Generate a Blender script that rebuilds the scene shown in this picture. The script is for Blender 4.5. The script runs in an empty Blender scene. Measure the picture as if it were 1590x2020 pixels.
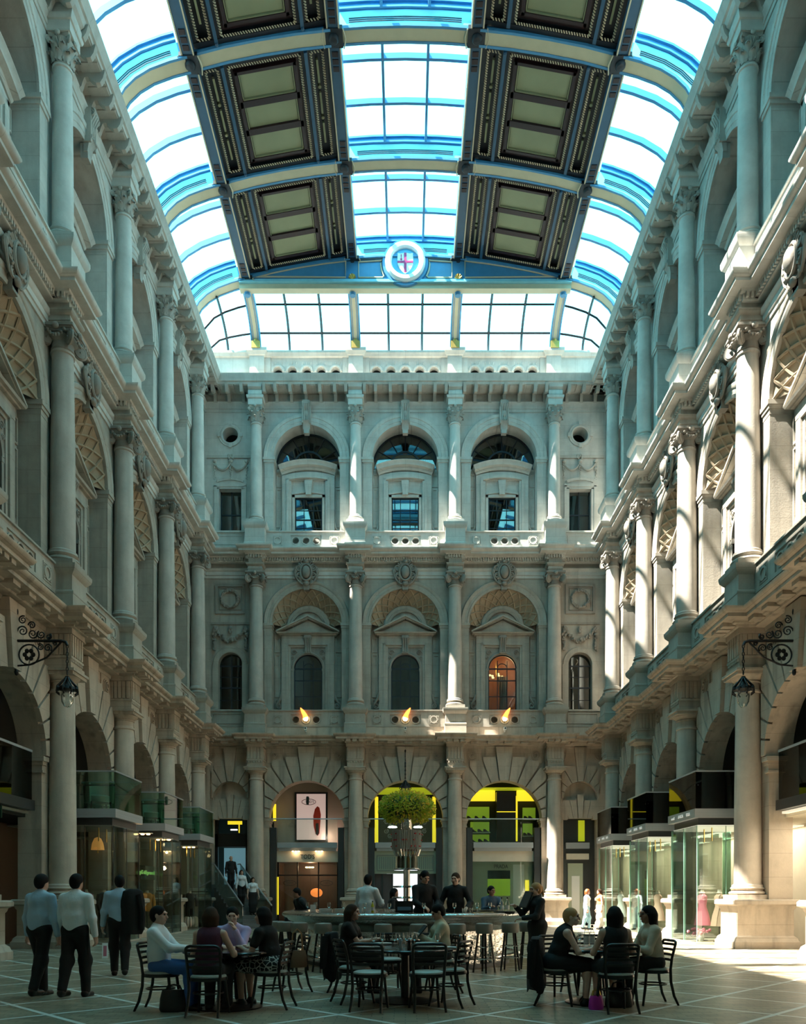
import bpy, math, random
import numpy as np
from math import sin, cos, pi, sqrt, radians as R
from mathutils import Vector, Matrix

SC = bpy.context.scene
COL = SC.collection
random.seed(7)

# ------------------------------------------------------------------ camera, sky, sun, exposure
EYE = 1.4
F_PX = 1580.0
cam_d = bpy.data.cameras.new('camera')
cam = bpy.data.objects.new('camera', cam_d); COL.objects.link(cam)
cam.location = (0, 0, EYE); cam.rotation_euler = (pi / 2, 0, 0)
cam_d.sensor_fit = 'AUTO'; cam_d.sensor_width = 36.0
cam_d.lens = F_PX / 2020 * 36.0
cam_d.shift_x = (795 - 799.5) / 2020
cam_d.shift_y = (1765 - 1010) / 2020
cam_d.clip_end = 300
SC.camera = cam

w = bpy.data.worlds.new('sky'); SC.world = w; w.use_nodes = True
bgn = w.node_tree.nodes['Background']
bgn.inputs[0].default_value = (0.25, 0.86, 0.98, 1)
bgn.inputs[1].default_value = 6.0

sun_d = bpy.data.lights.new('sun', 'SUN'); sun_d.energy = 52.0; sun_d.angle = R(0.55)
sun_d.color = (1.0, 0.92, 0.79)
sun = bpy.data.objects.new('sun', sun_d); COL.objects.link(sun)
SUN_DIR = Vector((0.588, 0.14, -1.0)).normalized()
sun.rotation_euler = SUN_DIR.to_track_quat('-Z', 'Y').to_euler(); sun.location = (-20, 0, 60)

SC.view_settings.view_transform = 'Standard'; SC.view_settings.look = 'None'
SC.view_settings.gamma = 1.0; SC.view_settings.use_curve_mapping = False
SC.view_settings.exposure = -0.32
try:
    SC.cycles.max_bounces = 6; SC.cycles.diffuse_bounces = 3; SC.cycles.glossy_bounces = 3
    SC.cycles.transmission_bounces = 4; SC.cycles.transparent_max_bounces = 10
    SC.cycles.caustics_reflective = False; SC.cycles.caustics_refractive = False
    SC.cycles.sample_clamp_indirect = 6.0
except Exception:
    pass

# ------------------------------------------------------------------ materials
def mat(name, col, rough=0.6, metal=0.0, var=0.0, scale=3.0, stretch=(1, 1, 1), bump=0.0, bscale=40.0, spec=0.5, emis=None, estr=0.0):
    m = bpy.data.materials.new(name); m.use_nodes = True
    nt = m.node_tree; N = nt.nodes; L = nt.links
    b = N['Principled BSDF']
    b.inputs['Base Color'].default_value = (*col, 1); b.inputs['Roughness'].default_value = rough
    b.inputs['Metallic'].default_value = metal; b.inputs['Specular IOR Level'].default_value = spec
    tc = N.new('ShaderNodeTexCoord')
    if var > 0:
        mp = N.new('ShaderNodeMapping'); mp.inputs['Scale'].default_value = stretch
        L.new(tc.outputs['Object'], mp.inputs[0])
        nz = N.new('ShaderNodeTexNoise'); nz.inputs['Scale'].default_value = scale; nz.inputs['Detail'].default_value = 5
        L.new(mp.outputs[0], nz.inputs['Vector'])
        cr = N.new('ShaderNodeValToRGB')
        cr.color_ramp.elements[0].position = 0.3; cr.color_ramp.elements[1].position = 0.7
        cr.color_ramp.elements[0].color = (*[c * (1 - var) for c in col], 1)
        cr.color_ramp.elements[1].color = (*[min(1, c * (1 + var * .5)) for c in col], 1)
        L.new(nz.outputs['Fac'], cr.inputs[0]); L.new(cr.outputs[0], b.inputs['Base Color'])
    if bump > 0:
        n2 = N.new('ShaderNodeTexNoise'); n2.inputs['Scale'].default_value = bscale; n2.inputs['Detail'].default_value = 3
        L.new(tc.outputs['Object'], n2.inputs['Vector'])
        bp = N.new('ShaderNodeBump'); bp.inputs['Strength'].default_value = bump; bp.inputs['Distance'].default_value = 0.02
        L.new(n2.outputs['Fac'], bp.inputs['Height']); L.new(bp.outputs[0], b.inputs['Normal'])
    if emis:
        b.inputs['Emission Color'].default_value = (*emis, 1); b.inputs['Emission Strength'].default_value = estr
    return m

def stone(name, col, dirt, ds=0.35, var=0.18, joint=True):
    """ashlar: weathered noise, vertical rain streaks and fine bed joints"""
    m = bpy.data.materials.new(name); m.use_nodes = True
    nt = m.node_tree; N = nt.nodes; L = nt.links
    b = N['Principled BSDF']; b.inputs['Roughness'].default_value = 0.75; b.inputs['Specular IOR Level'].default_value = 0.25
    tc = N.new('ShaderNodeTexCoord')
    n1 = N.new('ShaderNodeTexNoise'); n1.inputs['Scale'].default_value = 1.3; n1.inputs['Detail'].default_value = 6; n1.inputs['Roughness'].default_value = .65
    L.new(tc.outputs['Object'], n1.inputs['Vector'])
    r1 = N.new('ShaderNodeValToRGB'); r1.color_ramp.elements[0].position = .32; r1.color_ramp.elements[1].position = .68
    r1.color_ramp.elements[0].color = (*[c * (1 - var) for c in col], 1); r1.color_ramp.elements[1].color = (*[min(1, c * (1 + var * .5)) for c in col], 1)
    L.new(n1.outputs['Fac'], r1.inputs[0])
    mp = N.new('ShaderNodeMapping'); mp.inputs['Scale'].default_value = (2.2, 2.2, 0.22)
    L.new(tc.outputs['Object'], mp.inputs[0])
    n2 = N.new('ShaderNodeTexNoise'); n2.inputs['Scale'].default_value = 1.6; n2.inputs['Detail'].default_value = 4
    L.new(mp.outputs[0], n2.inputs['Vector'])
    r2 = N.new('ShaderNodeValToRGB'); r2.color_ramp.elements[0].position = .5; r2.color_ramp.elements[1].position = .78
    r2.color_ramp.elements[0].color = (0, 0, 0, 1); r2.color_ramp.elements[1].color = (ds, ds, ds, 1)
    L.new(n2.outputs['Fac'], r2.inputs[0])
    mx = N.new('ShaderNodeMix'); mx.data_type = 'RGBA'
    L.new(r2.outputs[0], mx.inputs[0]); L.new(r1.outputs[0], mx.inputs[6]); mx.inputs[7].default_value = (*dirt, 1)
    out = mx.outputs[2]
    if joint:
        sp = N.new('ShaderNodeSeparateXYZ'); L.new(tc.outputs['Object'], sp.inputs[0])
        cb = N.new('ShaderNodeCombineXYZ'); L.new(sp.outputs[0], cb.inputs[0]); L.new(sp.outputs[2], cb.inputs[1])
        br = N.new('ShaderNodeTexBrick'); br.inputs['Scale'].default_value = 1.0
        br.inputs['Mortar Size'].default_value = .006; br.inputs['Brick Width'].default_value = 1.25; br.inputs['Row Height'].default_value = .62
        br.inputs['Color1'].default_value = (1, 1, 1, 1); br.inputs['Color2'].default_value = (.95, .95, .95, 1); br.inputs['Mortar'].default_value = (.74, .73, .72, 1)
        L.new(cb.outputs[0], br.inputs['Vector'])
        m2 = N.new('ShaderNodeMix'); m2.data_type = 'RGBA'; m2.blend_type = 'MULTIPLY'; m2.inputs[0].default_value = 1
        L.new(out, m2.inputs[6]); L.new(br.outputs['Color'], m2.inputs[7]); out = m2.outputs[2]
    L.new(out, b.inputs['Base Color'])
    n3 = N.new('ShaderNodeTexNoise'); n3.inputs['Scale'].default_value = 25; L.new(tc.outputs['Object'], n3.inputs['Vector'])
    bp = N.new('ShaderNodeBump'); bp.inputs['Strength'].default_value = .15; bp.inputs['Distance'].default_value = .02
    L.new(n3.outputs['Fac'], bp.inputs['Height']); L.new(bp.outputs[0], b.inputs['Normal'])
    return m

def glass(name, tint=(.9, .97, .95), refl=0.12, top=0.8):
    """thin sheet glass: lets light straight through, mirrors a little"""
    m = bpy.data.materials.new(name); m.use_nodes = True
    nt = m.node_tree; N = nt.nodes; L = nt.links
    N.remove(N['Principled BSDF']); out = N['Material Output']
    t = N.new('ShaderNodeBsdfTransparent'); t.inputs[0].default_value = (*tint, 1)
    g = N.new('ShaderNodeBsdfGlossy'); g.inputs['Roughness'].default_value = .02; g.inputs['Color'].default_value = (.9, .95, .95, 1)
    lw = N.new('ShaderNodeLayerWeight'); lw.inputs['Blend'].default_value = .25
    mr = N.new('ShaderNodeMapRange'); mr.inputs['To Min'].default_value = refl; mr.inputs['To Max'].default_value = top
    L.new(lw.outputs['Fresnel'], mr.inputs['Value'])
    mx = N.new('ShaderNodeMixShader'); L.new(mr.outputs[0], mx.inputs[0]); L.new(t.outputs[0], mx.inputs[1]); L.new(g.outputs[0], mx.inputs[2])
    L.new(mx.outputs[0], out.inputs[0])
    return m

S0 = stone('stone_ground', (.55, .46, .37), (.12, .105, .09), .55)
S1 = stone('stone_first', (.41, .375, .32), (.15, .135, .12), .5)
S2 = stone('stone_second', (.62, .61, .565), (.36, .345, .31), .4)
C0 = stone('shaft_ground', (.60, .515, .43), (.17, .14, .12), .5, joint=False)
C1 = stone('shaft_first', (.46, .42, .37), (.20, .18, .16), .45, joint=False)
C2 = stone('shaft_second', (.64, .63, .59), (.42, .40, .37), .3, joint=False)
CARV = stone('carved_stone', (.30, .275, .24), (.09, .08, .07), .6, joint=False)
CARV2 = stone('carved_pale_stone', (.50, .485, .44), (.22, .21, .18), .5, joint=False)
LATT = stone('lattice_stone', (.38, .30, .21), (.18, .14, .10), .4, joint=False)
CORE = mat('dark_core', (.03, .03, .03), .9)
BLUE = mat('blue_paint', (.055, .25, .48), .42, var=.1)
BLUEL = mat('light_blue_paint', (.24, .60, .74), .42, var=.08)
NAVY = mat('navy_paint', (.006, .014, .024), .5, var=.2)
DBLUE = mat('deep_blue_paint', (.022, .085, .16), .45, var=.1)
CREAM = mat('cream_paint', (.46, .46, .33), .5, var=.06)
MAROON = mat('maroon_paint', (.013, .004, .008), .5)
WHITEP = mat('white_paint', (.82, .84, .82), .5)
ROPE = mat('rope_cream', (.50, .46, .33), .5)
PANEL = mat('panel_green_cream', (.22, .26, .16), .6, var=.12, scale=.8)
GOLD = mat('gilding', (.72, .48, .14), .35, .85)
STEEL = mat('brushed_steel', (.50, .53, .56), .38, .45, var=.1, scale=2, stretch=(.2, .2, 12))
DSTEEL = mat('dark_steel', (.09, .10, .11), .35, .8)
IRON = mat('black_iron', (.012, .012, .014), .45, .3)
PEWTER = mat('hammered_pewter', (.62, .62, .60), .16, 1.0, bump=.6, bscale=14)
PEWTERF = mat('fluted_silver', (.70, .69, .66), .12, 1.0, bump=.9, bscale=9)
MIRR = mat('polished_silver', (.75, .75, .74), .08, 1.0)
BLACKL = mat('black_lacquer', (.010, .009, .009), .3)
TABLEM = mat('table_black', (.012, .014, .018), .12)
VINYL = mat('pale_vinyl', (.42, .46, .42), .4)
TAUPE = mat('taupe_leather', (.22, .20, .17), .42, bump=.1, bscale=60)
PAPER = mat('white_linen', (.80, .80, .78), .8)
ROOFG = glass('roof_glass', (.97, .99, 1.0), .0, .10)
WING = glass('window_glass', (.45, .55, .55), .10)
SHOPG = glass('shop_glass', (.92, .98, .95), .05)
GREENG = glass('green_edge_glass', (.66, .86, .75), .10)
BLKG = glass('smoked_glass', (.05, .08, .07), .04)
WINEG = glass('drinking_glass', (.88, .92, .92), .12)
CRYST = mat('crystal_rod', (.78, .74, .70), .15, .6)
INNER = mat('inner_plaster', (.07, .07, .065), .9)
CREAMW = mat('cream_plaster', (.68, .62, .50), .8, var=.06)
PINKW = mat('pinkish_plaster', (.58, .44, .36), .8)
LEAF = mat('leaf_green', (.42, .46, .04), .6, var=.4, scale=9)
LEAFY = mat('leaf_yellow', (.85, .64, .07), .6, var=.35, scale=12)
def leafy(name, a, b):
    m = mat(name, a, .6); nt = m.node_tree; N = nt.nodes; L = nt.links; p = N['Principled BSDF']
    tc = N.new('ShaderNodeTexCoord'); nz = N.new('ShaderNodeTexNoise'); nz.inputs['Scale'].default_value = 14; L.new(tc.outputs['Object'], nz.inputs['Vector'])
    r = N.new('ShaderNodeValToRGB'); r.color_ramp.elements[0].position = .35; r.color_ramp.elements[1].position = .65; r.color_ramp.elements[0].color = (*a, 1); r.color_ramp.elements[1].color = (*b, 1); L.new(nz.outputs['Fac'], r.inputs[0]); L.new(r.outputs[0], p.inputs['Base Color'])
    t = N.new('ShaderNodeBsdfTranslucent'); L.new(r.outputs[0], t.inputs[0]); mx = N.new('ShaderNodeMixShader'); mx.inputs[0].default_value = .5
    L.new(p.outputs[0], mx.inputs[1]); L.new(t.outputs[0], mx.inputs[2]); L.new(mx.outputs[0], N['Material Output'].inputs[0]); return m
LEAF = leafy('leaf_green', (.34, .44, .04), (.62, .62, .07)); LEAFY = leafy('leaf_yellow', (.85, .72, .08), (.90, .50, .08))
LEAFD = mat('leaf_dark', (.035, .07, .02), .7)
BOTTLE = mat('bottle_green', (.012, .025, .012), .08)
BOTAMB = mat('bottle_amber', (.28, .12, .02), .1)
FOIL = mat('foil_gold', (.6, .4, .12), .3, .8)
TREAD = mat('stair_stone', (.12, .13, .13), .5)
def emi(name, col, s):
    return mat(name, col, .5, emis=col, estr=s)
YEL = emi('yellow_light', (1, .78, .03), 1.1)
YELG = emi('yellow_green_light', (.55, .62, .02), .55)
GRNL = emi('green_lit_shelf', (.30, .50, .03), .35)
WHL = emi('white_light', (1, .97, .92), 2.5)
WARM = emi('warm_lamp', (1, .62, .28), 9)
FLAME = emi('orange_flame', (1, .25, .04), 4.5)
FLCORE = emi('flame_core', (1, .75, .35), 12)
ORG = emi('orange_glow', (1, .25, .05), 1.4)
SKYD = emi('daylight_beyond', (.95, .97, 1), 1.6)
BLUED = emi('blue_lit_door', (.25, .52, .62), .4)
POSTER = emi('lit_poster', (.80, .58, .52), .55)
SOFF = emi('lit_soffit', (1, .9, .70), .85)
RED = mat('red_enamel', (.55, .04, .03), .4)

def floor_mat():
    m = bpy.data.materials.new('floor_tiles'); m.use_nodes = True
    nt = m.node_tree; N = nt.nodes; L = nt.links; b = N['Principled BSDF']
    tc = N.new('ShaderNodeTexCoord')
    sp = N.new('ShaderNodeSeparateXYZ'); L.new(tc.outputs['Object'], sp.inputs[0])
    def mth(op, a, bb=None, c=None):
        n = N.new('ShaderNodeMath'); n.operation = op
        for i, x in enumerate((a, bb, c)):
            if x is None: continue
            if isinstance(x, (int, float)): n.inputs[i].default_value = x
            else: L.new(x, n.inputs[i])
        return n.outputs[0]
    X, Y = sp.outputs[0], sp.outputs[1]
    u = mth('ADD', X, Y); v = mth('SUBTRACT', X, Y)
    def line(t, off, per, wd):
        q = mth('FRACT', mth('DIVIDE', mth('SUBTRACT', t, off), per))
        return mth('LESS_THAN', mth('ABSOLUTE', mth('SUBTRACT', q, .5)), wd / per / 2)
    P = 1.70
    lines = mth('MAXIMUM', line(u, .08 + P / 2, P, .09), line(v, .06 + P / 2, P, .09))
    br = N.new('ShaderNodeTexBrick'); br.inputs['Scale'].default_value = 1
    br.inputs['Brick Width'].default_value = .26; br.inputs['Row Height'].default_value = .10; br.inputs['Mortar Size'].default_value = .006
    br.inputs['Color1'].default_value = (.36, .30, .215, 1); br.inputs['Color2'].default_value = (.22, .185, .135, 1); br.inputs['Mortar'].default_value = (.12, .11, .09, 1)
    rot = N.new('ShaderNodeMapping'); rot.inputs['Rotation'].default_value = (0, 0, R(0))
    L.new(tc.outputs['Object'], rot.inputs[0]); L.new(rot.outputs[0], br.inputs['Vector'])
    nz = N.new('ShaderNodeTexNoise'); nz.inputs['Scale'].default_value = 1.1; nz.inputs['Detail'].default_value = 3
    L.new(tc.outputs['Object'], nz.inputs['Vector'])
    r = N.new('ShaderNodeValToRGB'); r.color_ramp.elements[0].color = (.72, .70, .66, 1); r.color_ramp.elements[1].color = (1.25, 1.2, 1.1, 1)
    L.new(nz.outputs['Fac'], r.inputs[0])
    mu = N.new('ShaderNodeMix'); mu.data_type = 'RGBA'; mu.blend_type = 'MULTIPLY'; mu.inputs[0].default_value = 1
    L.new(br.outputs['Color'], mu.inputs[6]); L.new(r.outputs[0], mu.inputs[7])
    mx = N.new('ShaderNodeMix'); mx.data_type = 'RGBA'; L.new(lines, mx.inputs[0]); L.new(mu.outputs[2], mx.inputs[6]); mx.inputs[7].default_value = (.66, .67, .62, 1)
    L.new(mx.outputs[2], b.inputs['Base Color'])
    rr = N.new('ShaderNodeMapRange'); rr.inputs['To Min'].default_value = .30; rr.inputs['To Max'].default_value = .46
    L.new(nz.outputs['Fac'], rr.inputs['Value']); L.new(rr.outputs[0], b.inputs['Roughness'])
    bp = N.new('ShaderNodeBump'); bp.inputs['Strength'].default_value = .2; bp.inputs['Distance'].default_value = .004
    L.new(br.outputs['Fac'], bp.inputs['Height']); bp.invert = True; L.new(bp.outputs[0], b.inputs['Normal'])
    return m
FLOORM = floor_mat()

# ------------------------------------------------------------------ mesh building
class MB:
    def __init__(s): s.v = []; s.f = []; s.m = []; s.mi = 0
    def add(s, vs, fs):
        o = len(s.v); s.v += [tuple(p) for p in vs]
        for q in fs: s.f.append(tuple(i + o for i in q)); s.m.append(s.mi)
    def mat(s, i): s.mi = i; return s
    def box(s, x0, x1, y0, y1, z0, z1):
        s.add([(x0, y0, z0), (x1, y0, z0), (x1, y1, z0), (x0, y1, z0), (x0, y0, z1), (x1, y0, z1), (x1, y1, z1), (x0, y1, z1)],
              [(0, 3, 2, 1), (4, 5, 6, 7), (0, 1, 5, 4), (1, 2, 6, 5), (2, 3, 7, 6), (3, 0, 4, 7)]); return s
    def ext(s, poly, y0, y1):                       # polygon in x,z drawn out along y
        n = len(poly)
        s.add([(x, y0, z) for x, z in poly] + [(x, y1, z) for x, z in poly],
              [tuple(range(n)), tuple(range(2 * n - 1, n - 1, -1))] + [((i + 1) % n, i, i + n, (i + 1) % n + n) for i in range(n)]); return s
    def extx(s, poly, x0, x1):                      # polygon in y,z drawn out along x
        n = len(poly)
        s.add([(x0, y, z) for y, z in poly] + [(x1, y, z) for y, z in poly],
              [tuple(range(n - 1, -1, -1)), tuple(range(n, 2 * n))] + [(i, (i + 1) % n, (i + 1) % n + n, i + n) for i in range(n)]); return s
    def sweep(s, prof, path, closed=False):         # section (out, z) run along a plan path; out is to the right-hand side
        P = [Vector(p) for p in path]; n = len(P); k = len(prof); rows = []
        for i in range(n):
            if closed: a, b = P[i - 1], P[(i + 1) % n]
            else: a, b = (P[i - 1] if i else None), (P[i + 1] if i < n - 1 else None)
            ds = [d.normalized() for d in ((P[i] - a) if a is not None else None, (b - P[i]) if b is not None else None) if d is not None]
            ns = [Vector((d.y, -d.x)) for d in ds]
            if len(ns) == 2:
                t = ns[0] + ns[1]; den = t.dot(ns[0]); nn = t / den if abs(den) > 1e-6 else ns[0]
            else: nn = ns[0]
            rows.append([(P[i].x + nn.x * o, P[i].y + nn.y * o, z) for o, z in prof])
        vs = [p for r in rows for p in r]; fs = []
        for i in range(n if closed else n - 1):
            j = (i + 1) % n
            for q in range(k):
                q2 = (q + 1) % k
                fs.append((i * k + q, j * k + q, j * k + q2, i * k + q2))
        if not closed: fs += [tuple(range(k)), tuple((n - 1) * k + q for q in range(k - 1, -1, -1))]
        s.add(vs, fs); return s
    def ring(s, prof, hx, y0, y1):                  # moulding round a rectangular block
        return s.sweep(prof, [(-hx, y0), (hx, y0), (hx, y1), (-hx, y1)], True)
    def lathe(s, prof, c=(0, 0, 0), n=24, cap=True, squash=1.0):
        k = len(prof); vs = []
        for j in range(n):
            a = 2 * pi * j / n
            vs += [(c[0] + r * cos(a), c[1] + r * sin(a) * squash, c[2] + z) for r, z in prof]
        fs = []
        for j in range(n):
            j2 = (j + 1) % n
            for q in range(k - 1): fs.append((j * k + q, j2 * k + q, j2 * k + q + 1, j * k + q + 1))
        if cap:
            if prof[0][0] > 1e-4: fs.append(tuple(j * k for j in range(n - 1, -1, -1)))
            if prof[-1][0] > 1e-4: fs.append(tuple(j * k + k - 1 for j in range(n)))
        s.add(vs, fs); return s
    def arch(s, cx, cz, prof, a0=0, a1=180, n=28):  # section (r, y) turned about a horizontal axis
        k = len(prof); vs = []
        for i in range(n + 1):
            a = R(a0 + (a1 - a0) * i / n)
            vs += [(cx + r * cos(a), y, cz + r * sin(a)) for r, y in prof]
        fs = []
        for i in range(n):
            for q in range(k):
                q2 = (q + 1) % k; fs.append((i * k + q, i * k + q2, (i + 1) * k + q2, (i + 1) * k + q))
        if abs(a1 - a0) < 359.9: fs += [tuple(range(k - 1, -1, -1)), tuple(n * k + q for q in range(k))]
        s.add(vs, fs); return s
    def tube(s, pts, r, n=8, closed=False, flat=1.0):
        P = [Vector(p) for p in pts]; m = len(P); rs = r if isinstance(r, (list, tuple)) else [r] * m
        T = []
        for i in range(m):
            a = P[i - 1] if (closed or i) else P[i]; b = P[(i + 1) % m] if (closed or i < m - 1) else P[i]
            t = b - a; T.append(t.normalized() if t.length > 1e-9 else Vector((0, 0, 1)))
        u = T[0].cross(Vector((0, 0, 1)))
        if u.length < 1e-3: u = T[0].cross(Vector((0, 1, 0)))
        u.normalize(); vs = []
        for i in range(m):
            u = u - T[i] * u.dot(T[i])
            if u.length < 1e-6: u = T[i].orthogonal()
            u.normalize(); w_ = T[i].cross(u)
            for j in range(n):
                a = 2 * pi * j / n; vs.append(P[i] + (u * cos(a) + w_ * sin(a) * flat) * rs[i])
        fs = []
        for i in range(m if closed else m - 1):
            i2 = (i + 1) % m
            for j in range(n):
                j2 = (j + 1) % n; fs.append((i * n + j, i * n + j2, i2 * n + j2, i2 * n + j))
        if not closed: fs += [tuple(range(n - 1, -1, -1)), tuple((m - 1) * n + j for j in range(n))]
        s.add(vs, fs); return s
    def ball(s, c, r, n=8, m=6):
        rx, ry, rz = r if isinstance(r, (tuple, list)) else (r, r, r)
        vs = [(c[0], c[1], c[2] - rz)]
        for i in range(1, m):
            b = -pi / 2 + pi * i / m
            for j in range(n):
                a = 2 * pi * j / n; vs.append((c[0] + rx * cos(b) * cos(a), c[1] + ry * cos(b) * sin(a), c[2] + rz * sin(b)))
        vs.append((c[0], c[1], c[2] + rz)); t = len(vs) - 1; fs = []
        for j in range(n):
            j2 = (j + 1) % n
            fs.append((0, 1 + j2, 1 + j)); fs.append((t, t - n + j, t - n + j2))
            for i in range(m - 2): fs.append((1 + i * n + j, 1 + i * n + j2, 1 + (i + 1) * n + j2, 1 + (i + 1) * n + j))
        s.add(vs, fs); return s
    def merge(s, o, M):
        k = len(s.v); s.v += [tuple(M @ Vector(p)) for p in o.v]
        flip = M.determinant() < 0
        for q, mi in zip(o.f, o.m): s.f.append(tuple(i + k for i in (q[::-1] if flip else q))); s.m.append(mi)
        return s
    def mirror(s):                                   # add the copy mirrored in x
        o = MB(); o.v = list(s.v); o.f = list(s.f); o.m = list(s.m)
        return s.merge(o, Matrix.Diagonal((-1, 1, 1, 1)))
    def plate(s, x0, x1, z0, z1, hw, zs, y0, y1, zb=None, n=28, cx=0):   # slab with a round-headed opening
        zb = z0 if zb is None else zb
        A = [(cx + hw * cos(pi * i / n), zs + hw * sin(pi * i / n)) for i in range(n + 1)]
        for y, fl in ((y0, 0), (y1, 1)):
            def q(*p):
                s.add([(a, y, b) for a, b in p], [tuple(range(len(p)))[::-1] if fl else tuple(range(len(p)))])
            q((x0, zb), (cx - hw, zb), (cx - hw, zs), (x0, zs)); q((cx + hw, zb), (x1, zb), (x1, zs), (cx + hw, zs))
            q((x0, zs), (cx - hw, zs), (cx - hw, z1), (x0, z1)); q((cx + hw, zs), (x1, zs), (x1, z1), (cx + hw, z1))
            for i in range(n): q(A[i + 1], A[i], (A[i][0], z1), (A[i + 1][0], z1))
            if zb > z0 + 1e-5: q((x0, z0), (x1, z0), (x1, zb), (x0, zb))
        C = [(cx + hw, zb)] + A + [(cx - hw, zb)]
        m = len(C); s.add([(a, y0, b) for a, b in C] + [(a, y1, b) for a, b in C], [(i, i + 1, m + i + 1, m + i) for i in range(m - 1)])
        if zb > z0 + 1e-5: s.add([(cx - hw, y0, zb), (cx + hw, y0, zb), (cx + hw, y1, zb), (cx - hw, y1, zb)], [(0, 1, 2, 3)])
        return s
    def spiral(s, c, r0, r1, turns, th, plane='xz', a0=0, n=None, sgn=1, seg=5):
        n = n or int(14 * turns); P = []; rr = []
        for i in range(n + 1):
            t = i / n; a = a0 + sgn * 2 * pi * turns * t; r = r0 + (r1 - r0) * t
            d = (r * cos(a), r * sin(a))
            P.append((c[0] + d[0], c[1], c[2] + d[1]) if plane == 'xz' else ((c[0], c[1] + d[0], c[2] + d[1]) if plane == 'yz' else (c[0] + d[0], c[1] + d[1], c[2])))
            rr.append(th * (1 - .45 * t))
        return s.tube(P, rr, seg)

def mk(name, mb, mats, parent=None, smooth=40, loc=(0, 0, 0), rz=0.0):
    me = bpy.data.meshes.new(name); me.from_pydata(mb.v, [], mb.f); me.update()
    for m in (mats if isinstance(mats, (list, tuple)) else [mats]): me.materials.append(m)
    if any(mb.m): me.polygons.foreach_set('material_index', mb.m)
    if smooth:
        me.polygons.foreach_set('use_smooth', [True] * len(me.polygons)); me.set_sharp_from_angle(angle=R(smooth))
    o = bpy.data.objects.new(name, me); COL.objects.link(o)
    o.location = loc; o.rotation_euler = (0, 0, rz)
    if parent is not None: o.parent = parent
    return o
def tag(o, label=None, cat=None, group=None, kind=None):
    if label: o['label'] = label
    if cat: o['category'] = cat
    if group: o['group'] = group
    if kind: o['kind'] = kind
    return o
def thing(name, loc=(0, 0, 0), rz=0.0, label=None, cat=None, group=None, kind=None):
    o = bpy.data.objects.new(name, None); COL.objects.link(o); o.location = loc; o.rotation_euler = (0, 0, rz)
    o.empty_display_size = .1
    return tag(o, label, cat, group, kind)
KIDS = {}
def kids(o): return [c for c in bpy.data.objects if c.parent == o]
def dup(root, loc, rz, label=None, name=None, group=None, ch=None):
    """copy a thing with its parts and their sub-parts (mesh data shared)"""
    r = root.copy(); COL.objects.link(r); r.location = loc; r.rotation_euler = (0, 0, rz)
    if name: r.name = name
    if label: r['label'] = label
    if group: r['group'] = group
    if ch is None:
        if root.as_pointer() not in KIDS: KIDS[root.as_pointer()] = [(c, kids(c)) for c in kids(root)]
        ch = KIDS[root.as_pointer()]
    for c, gs in ch:
        d = c.copy(); COL.objects.link(d); d.parent = r
        for g in gs:
            e = g.copy(); COL.objects.link(e); e.parent = d
    return r
def px(x, y, Z=0.0):                                  # where the photo's pixel lies on the level Z
    Y = (EYE - Z) * F_PX / (y - 1765); return ((x - 799.5) * Y / F_PX, Y, Z)
# ------------------------------------------------------------------ the court: walls in local (u along, v into the wall, z)
BAY = 4.65; XS = 9.155; YB = 37.5; W = .32
SIDEC = [YB - 2.14 - BAY * i for i in range(5)]               # side column axes: 35.36 ... 16.76
BACKC = [-1.5 * BAY, -.5 * BAY, .5 * BAY, 1.5 * BAY]
Y_END = -3.0
def place(wall, u, v=0.0, z=0.0):
    if wall == 'back': return (u, YB + v, z), 0.0
    if wall == 'left': return (-XS - v, u, z), pi / 2
    return (XS + v, -u, z), -pi / 2
WALLS = {'back': dict(cols=BACKC, bays=[-BAY, 0, BAY], u0=-XS - W, u1=XS + W),
         'left': dict(cols=SIDEC[::-1], bays=[y - BAY / 2 for y in SIDEC[:4]], u0=Y_END, u1=YB + W),
         'right': dict(cols=[-y for y in SIDEC], bays=[-(y - BAY / 2) for y in SIDEC[:4]], u0=-YB - W, u1=-Y_END)}
ORD = ['closest to its far end', 'second from its far end', 'third from its far end', 'fourth from its far end', 'fifth from its far end']
BORD = ['above the framed poster', 'above the central entrance', 'above the green shelved shop']
WALLN = {'back': 'far end wall', 'left': 'shaded long wall', 'right': 'sunlit long wall'}
def where_bay(wall, i):
    return 'of the end wall, ' + BORD[i] if wall == 'back' else 'on the %s, %s' % (WALLN[wall], ORD[i])
COUNT = {'window': 0, 'trim': 0, 'door': 0}
def nxt(k): COUNT[k] += 1; return '%s_%d' % (k, COUNT[k])

floor = mk('floor', MB().box(-11.5, 11.5, Y_END - 1, 42, -.25, 0), FLOORM); tag(floor, 'stone tiled courtyard floor with pale diagonal strips', kind='structure')

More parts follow.
